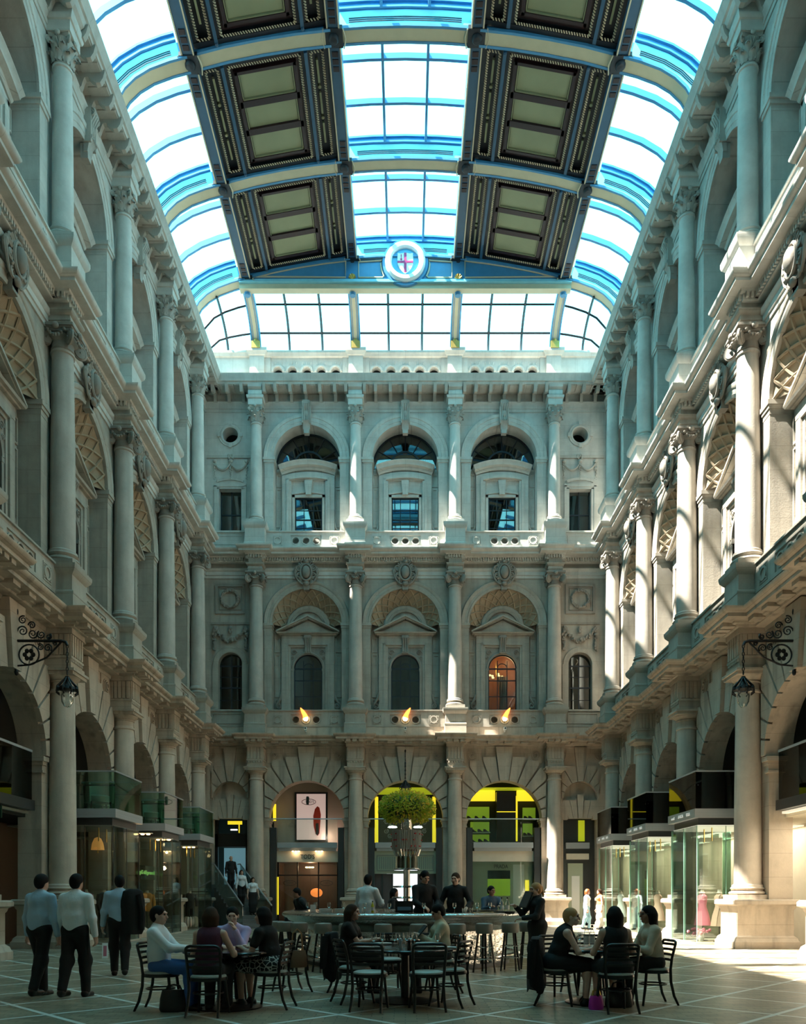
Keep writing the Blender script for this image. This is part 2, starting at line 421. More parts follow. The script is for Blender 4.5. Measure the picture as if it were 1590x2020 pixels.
G_HW, G_ZS = 1.78, 5.0; A_HW, A_ZS = 1.65, 14.2; B_HW, B_ZS = 1.57, 22.02
for wn, d in WALLS.items():
    mb = MB()
    cs = d['cols']
    for c in d['bays']:
        o = MB(); o.plate(-BAY / 2, BAY / 2, 0, 8.8, G_HW, G_ZS, W, W + .62)
        o.mat(1).plate(-BAY / 2, BAY / 2, 8.8, 17.6, A_HW, A_ZS, W, W + .6, zb=9.98)
        o.mat(2).plate(-BAY / 2, BAY / 2, 17.6, 26.0, B_HW, B_ZS, W, W + .75, zb=18.3)
        mb.merge(o, Matrix.Translation((c, 0, 0)))
    def plain(a, b):
        mb.mat(0).box(a, b, W, W + .62, 0, 8.8); mb.mat(1).box(a, b, W, W + .62, 8.8, 17.6); mb.mat(2).box(a, b, W, W + .62, 17.6, 26.0); mb.mat(0)
    lo, hi = cs[0], cs[-1]
    if wn == 'back':
        for s in (-1, 1):                            # corner bays: small door, round-headed window, square window and oculus
            o = MB(); c = 1.285; e = 2.5
            o.plate(0, e, 0, 8.8, .80, 5.95, W, W + .62, cx=c)
            o.mat(1).plate(0, e, 8.8, 17.6, .56, 12.28, W, W + .62, zb=10.1, cx=c)
            o.mat(2)
            for (x0, x1, z0, z1) in ((0, c - .52, 17.6, 20.55), (c + .52, e, 17.6, 20.55), (c - .52, c + .52, 17.6, 18.6), (0, e, 20.55, 22.2), (0, e, 24.0, 26.0)):
                o.box(x0, x1, W, W + .62, z0, z1)
            n = 32; O = [(c + .36 * cos(2 * pi * i / n), 23.1 + .36 * sin(2 * pi * i / n)) for i in range(n)]
            E = [(c + .9 / max(abs(cos(2 * pi * i / n)), abs(sin(2 * pi * i / n))) * cos(2 * pi * i / n), 23.1 + .9 / max(abs(cos(2 * pi * i / n)), abs(sin(2 * pi * i / n))) * sin(2 * pi * i / n)) for i in range(n)]
            o.add([(x, W, z) for x, z in O] + [(x, W, z) for x, z in E] + [(x, W + .62, z) for x, z in O],
                  [(i, n + i, n + (i + 1) % n, (i + 1) % n) for i in range(n)] + [((i + 1) % n, i, 2 * n + i, 2 * n + (i + 1) % n)[::-1] for i in range(n)])
            o.box(0, c - .9, W, W + .62, 22.2, 24.0); o.box(c + .9, e, W, W + .62, 22.2, 24.0)
            mb.merge(o, Matrix.Translation((s * 1.5 * BAY, 0, 0)) @ Matrix.Diagonal((s, 1, 1, 1)))
    else:
        plain(d['u0'], lo); plain(hi, d['u1'])
    loc, rz = place(wn, 0)
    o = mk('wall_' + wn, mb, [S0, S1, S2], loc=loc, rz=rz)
    tag(o, 'stone %s with three storeys of arches' % WALLN[wn], kind='structure')
# dark rooms behind the openings, and the near end wall behind the camera
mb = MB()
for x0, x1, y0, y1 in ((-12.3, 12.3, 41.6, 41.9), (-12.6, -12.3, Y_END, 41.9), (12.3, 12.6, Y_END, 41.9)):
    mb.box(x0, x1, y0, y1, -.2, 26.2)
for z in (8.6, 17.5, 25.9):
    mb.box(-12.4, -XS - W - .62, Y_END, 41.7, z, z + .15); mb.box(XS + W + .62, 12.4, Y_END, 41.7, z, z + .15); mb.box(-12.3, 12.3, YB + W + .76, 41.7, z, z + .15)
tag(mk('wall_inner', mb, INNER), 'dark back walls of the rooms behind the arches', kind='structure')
tag(mk('wall_front', MB().box(-12.3, 12.3, Y_END - .4, Y_END, 0, 31.5), S0), 'near end wall of the court', kind='structure')

# ------------------------------------------------------------------ continuous mouldings
def path_for(wn, yb, yf, hw):
    d = WALLS[wn]; P = [(d['u0'], yb)]
    for c in d['cols']: P += [(c - hw, yb), (c - hw, yf), (c + hw, yf), (c + hw, yb)]
    P.append((d['u1'], yb)); return P
def prof(z0, pts, back=-.4):                         # (out, dz) list, closed behind
    return [(o, z0 + z) for o, z in pts] + [(back, z0 + pts[-1][1]), (back, z0 + pts[0][1])]
CORN = [(0, 0), (.06, .02), (.08, .07), (.16, .09), (.18, .13), (.46, .15), (.46, .24), (.52, .27), (.58, .36), (.58, .39), (0, .39)]
BR = MB().extx([(W, 24.56), (W - .10, 24.54), (W - .18, 24.60), (W - .22, 24.73), (W - .28, 24.86), (W - .38, 24.87), (W - .48, 24.77), (W - .60, 24.69), (W - .72, 24.71), (W - .80, 24.83), (W - .86, 25.06), (W, 25.06)], -.07, .07)
BR.extx([(W, 24.54), (W - .10, 24.53), (W - .15, 24.6), (W, 24.64)], -.1, .1)
bracket_me = None
for wn in WALLS:
    d = WALLS[wn]; loc, rz = place(wn, 0); cs = d['cols']
    nm = WALLN[wn]
    # ground storey entablature
    m = MB()
    m.sweep(prof(8.40, CORN), path_for(wn, .06, -.42, .40))
    m.sweep(prof(8.79, [(0, 0), (.02, .02), (.02, .46), (-.02, .5)]), path_for(wn, .02, -.06, .3))
    u = d['u0'] + .3
    while u < d['u1'] - .2:
        if min(abs(u - c) for c in cs) > .75: m.box(u - .17, u + .17, -.32, W, 8.44, 8.545)
        u += .775
    for c in cs:
        for k in (-.3, 0, .3): m.box(c + k - .1, c + k + .1, -.82, -.4, 8.44, 8.545)
    m.sweep(prof(8.30, [(0, 0), (.05, .0), (.07, .1)], -.1), [(d['u0'], W), (d['u1'], W)])
    tag(mk(nxt('trim'), m, S0, loc=loc, rz=rz), 'projecting stone cornice over the ground-floor arches of the ' + nm, kind='structure')
    # first storey entablature: architrave bands, dentils, cornice with breaks over the columns
    m = MB()
    m.sweep(prof(16.32, [(0, 0), (.04, 0), (.04, .13), (.08, .14), (.08, .30), (.13, .34), (.16, .44), (0, .46)], -.05), [(d['u0'], W), (d['u1'], W)])
    m.sweep(prof(17.18, [(0, 0), (.10, .02), (.12, .08), (.36, .10), (.36, .19), (.42, .22), (.48, .32), (.48, .36), (0, .38)]), path_for(wn, .12, -.26, .36))
    P = path_for(wn, .12, -.26, .36)
    for a, b in zip(P[:-1], P[1:]):
        a = Vector(a); b = Vector(b); L_ = (b - a).length; dr = (b - a).normalized(); nn = Vector((dr.y, -dr.x)); n = int(L_ / .115)
        if wn != 'back' and max(a.x * (1 if wn == 'left' else -1), 0) < 14: continue
        for i in range(n):
            p = a + dr * ((i + .5) * L_ / n) + nn * .02; q = .033
            if abs(dr.x) > .5: m.box(p.x - q, p.x + q, min(p.y, p.y + nn.y * .09), max(p.y, p.y + nn.y * .09), 17.06, 17.19)
            else: m.box(min(p.x, p.x + nn.x * .09), max(p.x, p.x + nn.x * .09), p.y - q, p.y + q, 17.06, 17.19)
    m.sweep(prof(17.0, [(0, 0), (.03, .02), (.03, .2)], -.2), path_for(wn, .12, -.26, .36))
    m.sweep(prof(17.55, [(0, 0), (.04, 0), (.04, .12), (0, .15)], -.3), path_for(wn, .04, -.26, .38))
    tag(mk(nxt('trim'), m, S2, loc=loc, rz=rz), 'dentilled stone cornice above the first-floor arches of the ' + nm, kind='structure')
    # crowning cornice with scroll brackets
    m = MB()
    m.sweep(prof(24.16, [(0, 0), (.03, 0), (.03, .14), (.06, .15), (.06, .30), (.10, .35), (.14, .44), (0, .47)], -.05), [(d['u0'], W), (d['u1'], W)])
    m.sweep([(-.6, 25.02), (.78, 25.02), (.80, 25.10), (.86, 25.13), (.88, 25.24), (.95, 25.34), (.97, 25.42), (-.6, 25.42)], [(d['u0'], W), (d['u1'], W)])
    u = d['u0'] + .2
    while u < d['u1']: m.box(u - .02, u + .26, W - .74, W - .2, 24.985, 25.03); u += .345
    t = mk(nxt('trim'), m, S2, loc=loc, rz=rz); tag(t, 'deep crowning stone cornice on scroll brackets, ' + nm, kind='structure')
    us = [c + k * .69 for c in d['bays'] for k in (-2.75, -2, -1, 0, 1, 2, 2.75)]
    if wn == 'back': us += [s * (6.975 + k) for s in (-1, 1) for k in (.62, 1.3, 1.95)]
    for uu in us:
        if bracket_me is None: b = mk('bracket', BR, CARV2); bracket_me = b.data
        else: b = bpy.data.objects.new('bracket', bracket_me); COL.objects.link(b)
        b.location = (uu, 0, 0); b.parent = t
# attic parapet of the end wall
m = MB(); yp = .22
m.box(-9.4, 9.4, yp, yp + .4, 25.42, 25.85)
m.sweep(prof(26.72, [(0, 0), (.05, .02), (.08, .1), (.12, .14), (.12, .24), (0, .27)], -.5), [(-9.4, yp), (9.4, yp)])
for c in WALLS['back']['bays']:
    for k in range(-2, 3): m.plate(c + k * .68 - .34, c + k * .68 + .34, 25.85, 26.72, .21, 26.08, yp + .06, yp + .3, cx=c + k * .68, n=12)
    for k in range(-2, 3):
        m.arch(c + k * .68, 26.08, [(.22, yp + .06), (.30, yp + .06), (.30, yp + .02), (.22, yp + .02)], n=10)
        for q in (-.16, 0, .16): m.tube([(c + k * .68 + q * .9, yp + .08, 26.28), (c + k * .68 + q * 1.2, yp + .05, 26.52)], .022, 5)
    for s in (-1, 1): m.box(c + s * 1.98 - .28, c + s * 1.98 + .28, yp + .02, yp + .4, 25.85, 26.72)
    m.lathe([(.09, 0), (.06, .05), (.1, .12), (.05, .2), (.0, .26)], (c, yp + .15, 26.98), 8)
for s in (-1, 1): m.box(*sorted((s * 7.2, s * 9.4)), yp + .04, yp + .4, 25.85, 26.72)
for c in BACKC:
    m.box(c - .34, c + .34, yp - .12, yp + .45, 25.42, 26.76); m.sweep(prof(26.72, [(0, 0), (.05, .02), (.1, .12), (.14, .16), (.14, .3), (-.3, .32)], -.3), [(c - .34, yp - .12), (c + .34, yp - .12), (c + .34, yp + .45), (c - .34, yp + .45)], True)
m.mat(1).box(-9.3, 9.3, yp + .42, yp + .46, 25.5, 26.6)
loc, rz = place('back', 0)
tag(mk(nxt('trim'), m, [S2, CORE], loc=loc, rz=rz), 'pierced attic parapet with little fan openings over the far end wall', kind='structure')

# ------------------------------------------------------------------ columns
def ent_ring(z0, z1, hw, yf, mb): mb.box(-hw, hw, yf, W + .02, z0, z1)
def shaft(r0, r1, z0, z1, n=28):
    P = [(r0 + .05, z0), (r0 + .05, z0 + .05), (r0, z0 + .09)]
    for i in range(1, 9):
        t = i / 8; P.append((r0 - (r0 - r1) * (t ** 1.8), z0 + .09 + (z1 - z0 - .24) * t))
    P += [(r1, z1 - .12), (r1 + .035, z1 - .10), (r1 + .035, z1 - .05), (r1, z1 - .03), (r1, z1)]
    return MB().lathe(P, n=n)
def base(hw, z0, h, r):
    m = MB().box(-hw, hw, -hw, hw, z0, z0 + h * .36)
    a = z0 + h * .36; q = h * .64
    m.lathe([(r * .9, a), (r + .10, a + .01), (r + .125, a + q * .18), (r + .10, a + q * .36), (r + .05, a + q * .42), (r + .03, a + q * .55), (r + .055, a + q * .64), (r + .085, a + q * .78), (r + .055, a + q * .92), (r + .03, a + q)], n=28)
    return m
def corinthian(z0, z1, r):
    h = z1 - z0; m = MB()
    m.lathe([(r, z0), (r + .02, z0 + .02), (r, z0 + .05), (r * 1.0, z0 + h * .4), (r * 1.12, z0 + h * .7), (r * 1.35, z0 + h * .86)], n=20)
    def leaf(a, zb, hh, out, wd):
        q = MB(); n = 7; V = []
        for i in range(n + 1):
            t = i / n
            rr = r + .015 + out * (t ** 2.2) + (.0 if t < .85 else .01); zz = zb + hh * (t if t < .86 else .86 - (t - .86) * 1.4)
            if t > .8: rr += (t - .8) * .22
            ww = wd * (sin(pi * (.18 + .75 * t)) ** .7) * (1 + .16 * (i % 2))
            for k, off in ((-1, -.012), (-.5, .012), (0, .03), (.5, .012), (1, -.012)): V.append((k * ww, -(rr + off), zz))
        F = []
        for i in range(n):
            for k in range(4): F.append((i * 5 + k, i * 5 + k + 1, i * 5 + k + 6, i * 5 + k + 5))
        q.add(V, F); q.add([(x, y + .03, z - .005) for x, y, z in V], [f[::-1] for f in F])
        m.merge(q, Matrix.Rotation(a, 4, 'Z'))
    for i in range(8): leaf(i * pi / 4, z0 + .03, h * .36, .10, .095)
    for i in range(8): leaf(i * pi / 4 + pi / 8, z0 + .08, h * .58, .13, .10)
    for i in range(4):
        a = i * pi / 2 + pi / 4; q = MB()
        q.tube([(0, -r * 1.02, z0 + h * .5), (0, -r * 1.2, z0 + h * .7), (0, -r * 1.45, z0 + h * .84), (0, -r * 1.72, z0 + h * .86)], [.04, .035, .03, .025], 6)
        q.spiral((0, -r * 1.62, z0 + h * .76), .085, .015, 1.6, .028, 'yz', pi / 2)
        q.ball((0, -r * 1.62, z0 + h * .76), (.05, .06, .06), 6, 5)
        m.merge(q, Matrix.Rotation(a, 4, 'Z'))
        q = MB().ball((0, -r * 1.42, z1 - h * .07), (.07, .05, .07), 8, 6); q.tube([(0, -r * 1.05, z0 + h * .55), (-.05, -r * 1.3, z0 + h * .8)], .022, 5); q.tube([(0, -r * 1.05, z0 + h * .55), (.05, -r * 1.3, z0 + h * .8)], .022, 5)
        m.merge(q, Matrix.Rotation(i * pi / 2, 4, 'Z'))
    ab = []                                          # concave-sided abacus
    for i in range(4):
        a = i * pi / 2 - pi / 4
        c_ = Vector((cos(a), sin(a))) * r * 1.78; d_ = Vector((cos(a + pi / 2), sin(a + pi / 2))) * r * 1.78
        for t in (.04, .25, .5, .75, .96):
            p = c_.lerp(d_, t); p -= (p.normalized() * r * .22) * sin(pi * t); ab.append((p.x, p.y))
    n = len(ab); s_ = []
    for z, k in ((z0 + h * .88, .92), (z0 + h * .93, 1.0), (z1, 1.04)): s_ += [(x * k, y * k, z) for x, y in ab]
    m.add(s_, [(i + j * n, (i + 1) % n + j * n, (i + 1) % n + n + j * n, i + n + j * n) for j in (0, 1) for i in range(n)] + [tuple(range(n - 1, -1, -1)), tuple(range(2 * n, 3 * n))])
    return m
def ionic(z0, z1, r):
    h = z1 - z0; m = MB()
    m.lathe([(r, z0), (r + .03, z0 + .03), (r + .01, z0 + .06), (r + .01, z0 + h * .38), (r + .10, z0 + h * .5), (r + .12, z0 + h * .6), (r + .06, z0 + h * .7)], n=24)
    hw = r + .13
    for f in (1, 1.1): m.box(-hw * f, hw * f, -hw * f, hw * f, z0 + h * (.80 if f == 1 else .88), z0 + h * (.88 if f == 1 else 1.0))
    m.box(-hw * .95, hw * .95, -hw * .95, hw * .95, z0 + h * .66, z0 + h * .82)
    for i in range(4):
        q = MB(); cx_ = r * 1.42; zc = z0 + h * .42
        q.spiral((0, -cx_ - .06, zc), .19, .03, 2.1, .045, 'yz', pi / 2)
        P = [(-cx_ - .06 + .15 * cos(2 * pi * k / 16), zc + .15 * sin(2 * pi * k / 16)) for k in range(16)]
        q.extx(P, -.055, .055); q.ball((0, -cx_ - .06, zc), (.09, .04, .04), 6, 5)
        q.tube([(0, -cx_ - .02, zc + .19), (0, -r, z0 + h * .78)], .06, 6)
        m.merge(q, Matrix.Rotation(i * pi / 2 + pi / 4, 4, 'Z'))
        q = MB()                                     # husk festoon between the scrolls
        for k in range(7):
            t = k / 6 * 2 - 1; q.ball((t * r * .8, -hw - .05 + .02 * abs(t), z0 + h * (.40 + .28 * t * t)), .042, 6, 5)
        q.ball((0, -hw - .05, z0 + h * .84), (.09, .07, .09), 8, 6)
        m.merge(q, Matrix.Rotation(i * pi / 2, 4, 'Z'))
    return m
def doric(z0, z1, r):
    h = z1 - z0
    m = MB().lathe([(r, z0), (r, z0 + h * .3), (r + .03, z0 + h * .33), (r + .03, z0 + h * .4), (r + .01, z0 + h * .42), (r + .06, z0 + h * .5), (r + .13, z0 + h * .62), (r + .14, z0 + h * .68)], n=28)
    a = r + .16; m.box(-a, a, -a, a, z0 + h * .68, z0 + h * .86); m.box(-a - .04, a + .04, -a - .04, a + .04, z0 + h * .86, z1)
    return m

def columns(level):
    t = thing('column', cat='column')
    if level == 0:
        m = MB(); m.ring([(0, 0), (.12, 0), (.12, .17), (.09, .2), (.07, .27), (0, .33), (0, 1.0), (.03, 1.04), (.05, 1.11), (.13, 1.15), (.13, 1.24), (.09, 1.28), (-.5, 1.28), (-.5, 0)], .56, -.50, .96)
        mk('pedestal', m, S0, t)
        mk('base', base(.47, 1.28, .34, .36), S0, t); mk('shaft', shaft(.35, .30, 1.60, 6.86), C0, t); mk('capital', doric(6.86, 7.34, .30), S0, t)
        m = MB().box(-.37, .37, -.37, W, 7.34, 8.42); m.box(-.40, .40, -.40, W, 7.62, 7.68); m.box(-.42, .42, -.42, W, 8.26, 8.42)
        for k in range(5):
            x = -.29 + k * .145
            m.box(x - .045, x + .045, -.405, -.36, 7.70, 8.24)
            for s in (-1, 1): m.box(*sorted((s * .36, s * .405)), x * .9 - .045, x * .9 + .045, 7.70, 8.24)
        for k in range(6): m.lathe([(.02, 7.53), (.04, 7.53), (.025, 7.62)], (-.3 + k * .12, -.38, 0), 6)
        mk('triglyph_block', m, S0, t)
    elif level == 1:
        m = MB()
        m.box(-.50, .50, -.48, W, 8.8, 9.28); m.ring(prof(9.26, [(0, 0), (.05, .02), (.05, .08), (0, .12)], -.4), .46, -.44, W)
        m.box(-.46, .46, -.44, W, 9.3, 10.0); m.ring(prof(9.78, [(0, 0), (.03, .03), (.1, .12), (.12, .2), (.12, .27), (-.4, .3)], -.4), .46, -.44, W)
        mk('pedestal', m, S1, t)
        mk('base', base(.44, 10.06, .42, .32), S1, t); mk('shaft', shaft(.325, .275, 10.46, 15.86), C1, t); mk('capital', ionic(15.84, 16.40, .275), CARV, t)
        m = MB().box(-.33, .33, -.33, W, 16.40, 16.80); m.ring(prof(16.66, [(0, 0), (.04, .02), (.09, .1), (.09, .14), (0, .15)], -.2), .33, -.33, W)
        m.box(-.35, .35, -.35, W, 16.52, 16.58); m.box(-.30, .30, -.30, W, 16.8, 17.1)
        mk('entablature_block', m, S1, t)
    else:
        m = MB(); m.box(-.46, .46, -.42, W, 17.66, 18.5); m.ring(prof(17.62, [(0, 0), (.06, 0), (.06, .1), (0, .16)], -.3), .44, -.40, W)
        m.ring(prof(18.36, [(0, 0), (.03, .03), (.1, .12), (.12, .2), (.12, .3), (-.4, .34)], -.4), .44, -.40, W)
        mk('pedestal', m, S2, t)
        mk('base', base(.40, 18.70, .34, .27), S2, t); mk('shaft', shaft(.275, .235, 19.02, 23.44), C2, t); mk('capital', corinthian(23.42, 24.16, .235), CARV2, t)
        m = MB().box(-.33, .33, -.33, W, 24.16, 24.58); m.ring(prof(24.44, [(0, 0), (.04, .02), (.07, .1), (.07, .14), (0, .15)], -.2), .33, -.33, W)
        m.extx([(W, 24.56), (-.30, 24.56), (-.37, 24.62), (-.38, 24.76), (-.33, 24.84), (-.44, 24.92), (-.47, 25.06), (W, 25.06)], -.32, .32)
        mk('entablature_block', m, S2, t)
    return t
STN = {0: ('Doric stone column on a tall pedestal, ground floor', 'ground'), 1: ('Ionic stone column, first floor', 'first'), 2: ('pale Corinthian stone column, second floor', 'second')}
for lv in (0, 1, 2):
    src = None
    for wn, d in WALLS.items():
        order = d['cols'] if wn != 'left' else d['cols'][::-1]
        for i, c in enumerate(order):
            loc, rz = place(wn, c)
            if wn == 'back': lab = '%s, end wall, %s' % (STN[lv][0], ['beside the stairs', 'between poster and entrance', 'between entrance and green shop', 'beside the pale door'][i])
            else: lab = '%s, %s, %s' % (STN[lv][0], WALLN[wn], ORD[i])
            if src is None: src = columns(lv); src.location = loc; src.rotation_euler.z = rz; src['label'] = lab; o = src
            else: o = dup(src, loc, rz, lab)
            o['group'] = STN[lv][1] + ' floor columns'
# ------------------------------------------------------------------ what stands in each bay
def cyl_dot(m, x, z, r, y0, y1, n=16): m.ext([(x + r * cos(2 * pi * i / n), z + r * sin(2 * pi * i / n)) for i in range(n)][::-1], y0, y1)

def ground_arch():
    t = thing('stone_arch', cat='arch')
    m = MB(); nv = 13; r0 = G_HW; Ro = 2.92
    for i in range(nv):
        if i == nv // 2: continue
        a1 = pi * i / nv + .016; a2 = pi * (i + 1) / nv - .016
        left = i > nv // 2
        if left: a1, a2 = pi - a2, pi - a1
        lim = 1.97
        def outp(a): return (min(Ro * cos(a), lim), min(G_ZS + Ro * sin(a), 8.05))
        p = [(r0 * cos(a1), G_ZS + r0 * sin(a1))]
        q1 = min(Ro, lim / max(cos(a1), 1e-3)); q2 = min(Ro, lim / max(cos(a2), 1e-3))
        e1 = (q1 * cos(a1), G_ZS + q1 * sin(a1)); e2 = (q2 * cos(a2), G_ZS + q2 * sin(a2))
        p += [e1, (e1[0], min(e2[1], 8.2)), e2 if e2[1] <= 8.2 else (e2[0], 8.2)]
        for k in range(3): a = a2 + (a1 - a2) * k / 3; p.append((r0 * cos(a), G_ZS + r0 * sin(a)))
        if left: p = [(-x, z) for x, z in p][::-1]
        m.ext(p[::-1], W - .13, W + .02)
    mk('voussoir_ring', m, S0, t)
    k = MB(); h = pi / nv / 2 - .004
    k.ext([(-r0 * sin(h) - .0, G_ZS + r0 * cos(h)), (r0 * sin(h), G_ZS + r0 * cos(h)), (.40, 8.36), (-.40, 8.36)], W - .24, W)
    mk('keystone', k, S0, t)
    for s in (-1, 1):
        q = MB(); x = s * (G_HW + .16)
        a, b = sorted((s * (G_HW - .10), s * (G_HW + .22)))
        q.box(a, b, W - .10, W + .64, 4.88, 5.0); q.box(a + .04, b - .04, W - .06, W + .6, 4.78, 4.88); q.box(a + .07, b - .07, W - .03, W + .58, 4.64, 4.78); q.box(a + .05, b - .05, W - .05, W + .6, 4.58, 4.64)
        mk('impost', q, S0, t)
        q = MB(); x = s * 1.50
        q.box(x - .36, x + .36, W - .03, W, 7.62, 8.30)
        for rr, yy in ((.20, .06), (.14, .085), (.07, .11)): q.arch(x, 7.97, [(rr, W - yy), (rr + .035, W - yy), (rr + .035, W), (rr, W)], 0, 360, 20)
        q.ball((x, W - .04, 7.97), (.05, .05, .05), 8, 6)
        mk('roundel', q, S0, t)
    return t

def framed(m, x0, x1, z0, z1, y, wd=.07, d=.05):     # a raised picture-frame moulding
    for a, b, c, e in ((x0, x1, z1 - wd, z1), (x0, x1, z0, z0 + wd), (x0, x0 + wd, z0 + wd, z1 - wd), (x1 - wd, x1, z0 + wd, z1 - wd)): m.box(a, b, y - d, y, c, e)

def first_niche():
    t = thing('arched_niche', cat='niche')
    m = MB(); r = A_HW
    m.arch(0, A_ZS, [(r - .01, W + .02), (r - .01, W - .06), (r + .08, W - .09), (r + .10, W - .06), (r + .22, W - .07), (r + .25, W - .10), (r + .36, W - .11), (r + .40, W - .05), (r + .40, W + .02)], n=36)
    mk('archivolt', m, S1, t)
    m = MB(); y0, y1 = W + .05, W + .58; ra, rb = r, 1.04; n = 40
    V = [];
    for i in range(n + 1):
        a = pi * i / n
        V += [(ra * cos(a), y0, A_ZS + ra * sin(a)), (rb * cos(a), y1, A_ZS + rb * sin(a))]
    m.add(V, [(2 * i, 2 * i + 1, 2 * i + 3, 2 * i + 2) for i in range(n)])
    K = 11
    for dirn in (-1, 1):
        for i in range(-3, K + 4):
            P = []
            for k in range(9):
                tt = k / 8; a = pi * (i + dirn * tt * 1.6) / K
                if -.01 <= a <= pi + .01:
                    rr = ra + (rb - ra) * tt - .015; P.append((rr * cos(a), y0 + (y1 - y0) * tt - .01, A_ZS + rr * sin(a)))
            if len(P) > 1: m.tube(P, .042, 5)
    mk('lattice_vault', m, LATT, t)
    m = MB(); m.arch(0, A_ZS, [(.74, y1 + .02), (.74, y1 - .08), (.84, y1 - .12), (.88, y1 - .08), (1.0, y1 - .09), (1.06, y1 - .03), (1.06, y1 + .02)], n=30)
    mk('inner_ring', m, S1, t)
    for s in (-1, 1):
        m = MB()
        a, b = sorted((s * (A_HW - .06), s * (A_HW + .42)))
        m.box(a, b, W - .11, W + .6, 14.08, 14.2); m.box(a + .03, b - .03, W - .08, W + .6, 13.98, 14.08); m.box(a + .05, b - .05, W - .05, W + .6, 13.84, 13.98)
        a, b = sorted((s * (A_HW + .0), s * (A_HW + .36))); m.box(a, b, W - .04, W, 10.35, 13.84); m.box(a - .03, b + .03, W - .07, W, 10.0, 10.36)
        for z0, z1 in ((10.2, 10.75), (10.85, 12.9), (13.0, 13.7)):
            a, b = sorted((s * 1.33, s * 1.60)); framed(m, a, b, z0, z1, W + .58, .05, .05)
        mk('niche_pier', m, S1, t)
    return t

def window_first(pane_mat=None):
    t = thing('window', kind='structure')
    yb = W + .6
    m = MB().plate(-A_HW, A_HW, 9.98, 15.9, .68, 12.22, yb - .02, yb + .12, zb=10.12)
    mk('back_wall', m, S1, t)
    m = MB()
    for s in (-1, 1):
        for x0, x1, d in ((.83, .93, .14), (.93, 1.04, .2), (1.04, 1.26, .16)): a, b = sorted((s * x0, s * x1)); m.box(a, b, yb - d, yb, 10.05, 13.42 if x1 < 1.1 else 13.6)
    m.box(-.93, .93, yb - .14, yb, 13.22, 13.32); m.box(-1.04, 1.04, yb - .2, yb, 13.32, 13.42); m.box(-1.26, 1.26, yb - .17, yb, 13.42, 13.78)
    mk('surround', m, S1, t)
    m = MB()                                          # triangular pediment
    m.sweep(prof(13.76, [(0, 0), (.05, .02), (.07, .06), (.15, .08), (.18, .14), (0, .15)], -.2), [(-1.30, yb), (-1.30, yb - .2), (1.30, yb - .2), (1.30, yb)])
    m.ext([(-1.22, 13.9), (1.22, 13.9), (0, 14.52)], yb - .15, yb)
    for s in (-1, 1):
        for th, d in ((.08, .37), (.17, .30)):
            m.ext([(s * 1.50, 13.90), (s * 1.50, 13.90 + .07), (0, 14.72), (0, 14.72 - th)][::(1 if s > 0 else -1)], yb - d, yb)
    mk('pediment', m, S1, t)
    m = MB().plate(-.83, .83, 10.05, 13.22, .68, 12.22, yb - .09, yb - .02)
    m.arch(0, 12.22, [(.68, yb - .08), (.68, yb - .13), (.75, yb - .15), (.79, yb - .12), (.79, yb - .08)], n=24)
    for s in (-1, 1):
        a, b = sorted((s * .66, s * .80)); m.box(a, b, yb - .13, yb - .05, 12.1, 12.22); m.box(a + .02, b - .02, yb - .12, yb - .05, 10.05, 12.1)
        m.spiral((s * .66, yb - .12, 12.98), .13, .02, 1.6, .025, n=22); m.spiral((s * .74, yb - .12, 12.72), .08, .02, 1.4, .02, n=16)
    mk('arch_frame', m, CARV, t)
    m = MB(); m.extx([(yb - .1, 12.92), (yb - .22, 12.92), (yb - .24, 13.05), (yb - .18, 13.2), (yb - .22, 13.4), (yb - .34, 13.6), (yb - .34, 13.74), (yb - .1, 13.76)], -.16, .16)
    m.spiral((-.17, yb - .24, 13.64), .1, .02, 1.5, .025, 'yz'); m.spiral((.17, yb - .24, 13.64), .1, .02, 1.5, .025, 'yz')
    for k in (-.1, 0, .1): m.tube([(k, yb - .25, 12.98), (k, yb - .21, 13.2), (k, yb - .25, 13.4), (k, yb - .36, 13.62)], .03, 6)
    mk('keystone', m, CARV, t)
    for s in (-1, 1):
        q = MB(); q.spiral((s * 1.38, yb - .14, 10.42), .15, .03, 1.8, .04, a0=pi / 2, sgn=-s); q.tube([(s * 1.28, yb - .12, 10.98), (s * 1.33, yb - .13, 10.75), (s * 1.5, yb - .14, 10.5)], [.05, .06, .05], 6); q.box(*sorted((s * 1.26, s * 1.54)), yb - .16, yb, 10.05, 10.25)
        mk('scroll', q, CARV, t)
    m = MB()
    for x in (-.23, .23): m.box(x - .018, x + .018, yb + .0, yb + .04, 10.12, 12.62)
    for z in (10.9, 11.66): m.box(-.68, .68, yb, yb + .04, z - .022, z + .022)
    m.box(-.68, .68, yb - .01, yb + .05, 12.2, 12.26)
    m.arch(0, 12.24, [(.22, yb), (.255, yb), (.255, yb + .04), (.22, yb + .04)], n=14)
    m.arch(0, 12.22, [(.63, yb), (.69, yb), (.69, yb + .06), (.63, yb + .06)], n=24); m.box(-.69, -.63, yb, yb + .06, 10.1, 12.22); m.box(.63, .69, yb, yb + .06, 10.1, 12.22); m.box(-.69, .69, yb, yb + .06, 10.1, 10.18)
    fr = mk('frame', m, NAVY, t)
    m = MB(); n = 20
    m.ext([(-.68, 10.12), (.68, 10.12)] + [(.68 * cos(pi * i / n), 12.22 + .68 * sin(pi * i / n)) for i in range(n + 1)], yb + .018, yb + .024)
    mk('pane', m, WING, fr, smooth=0)
    return t

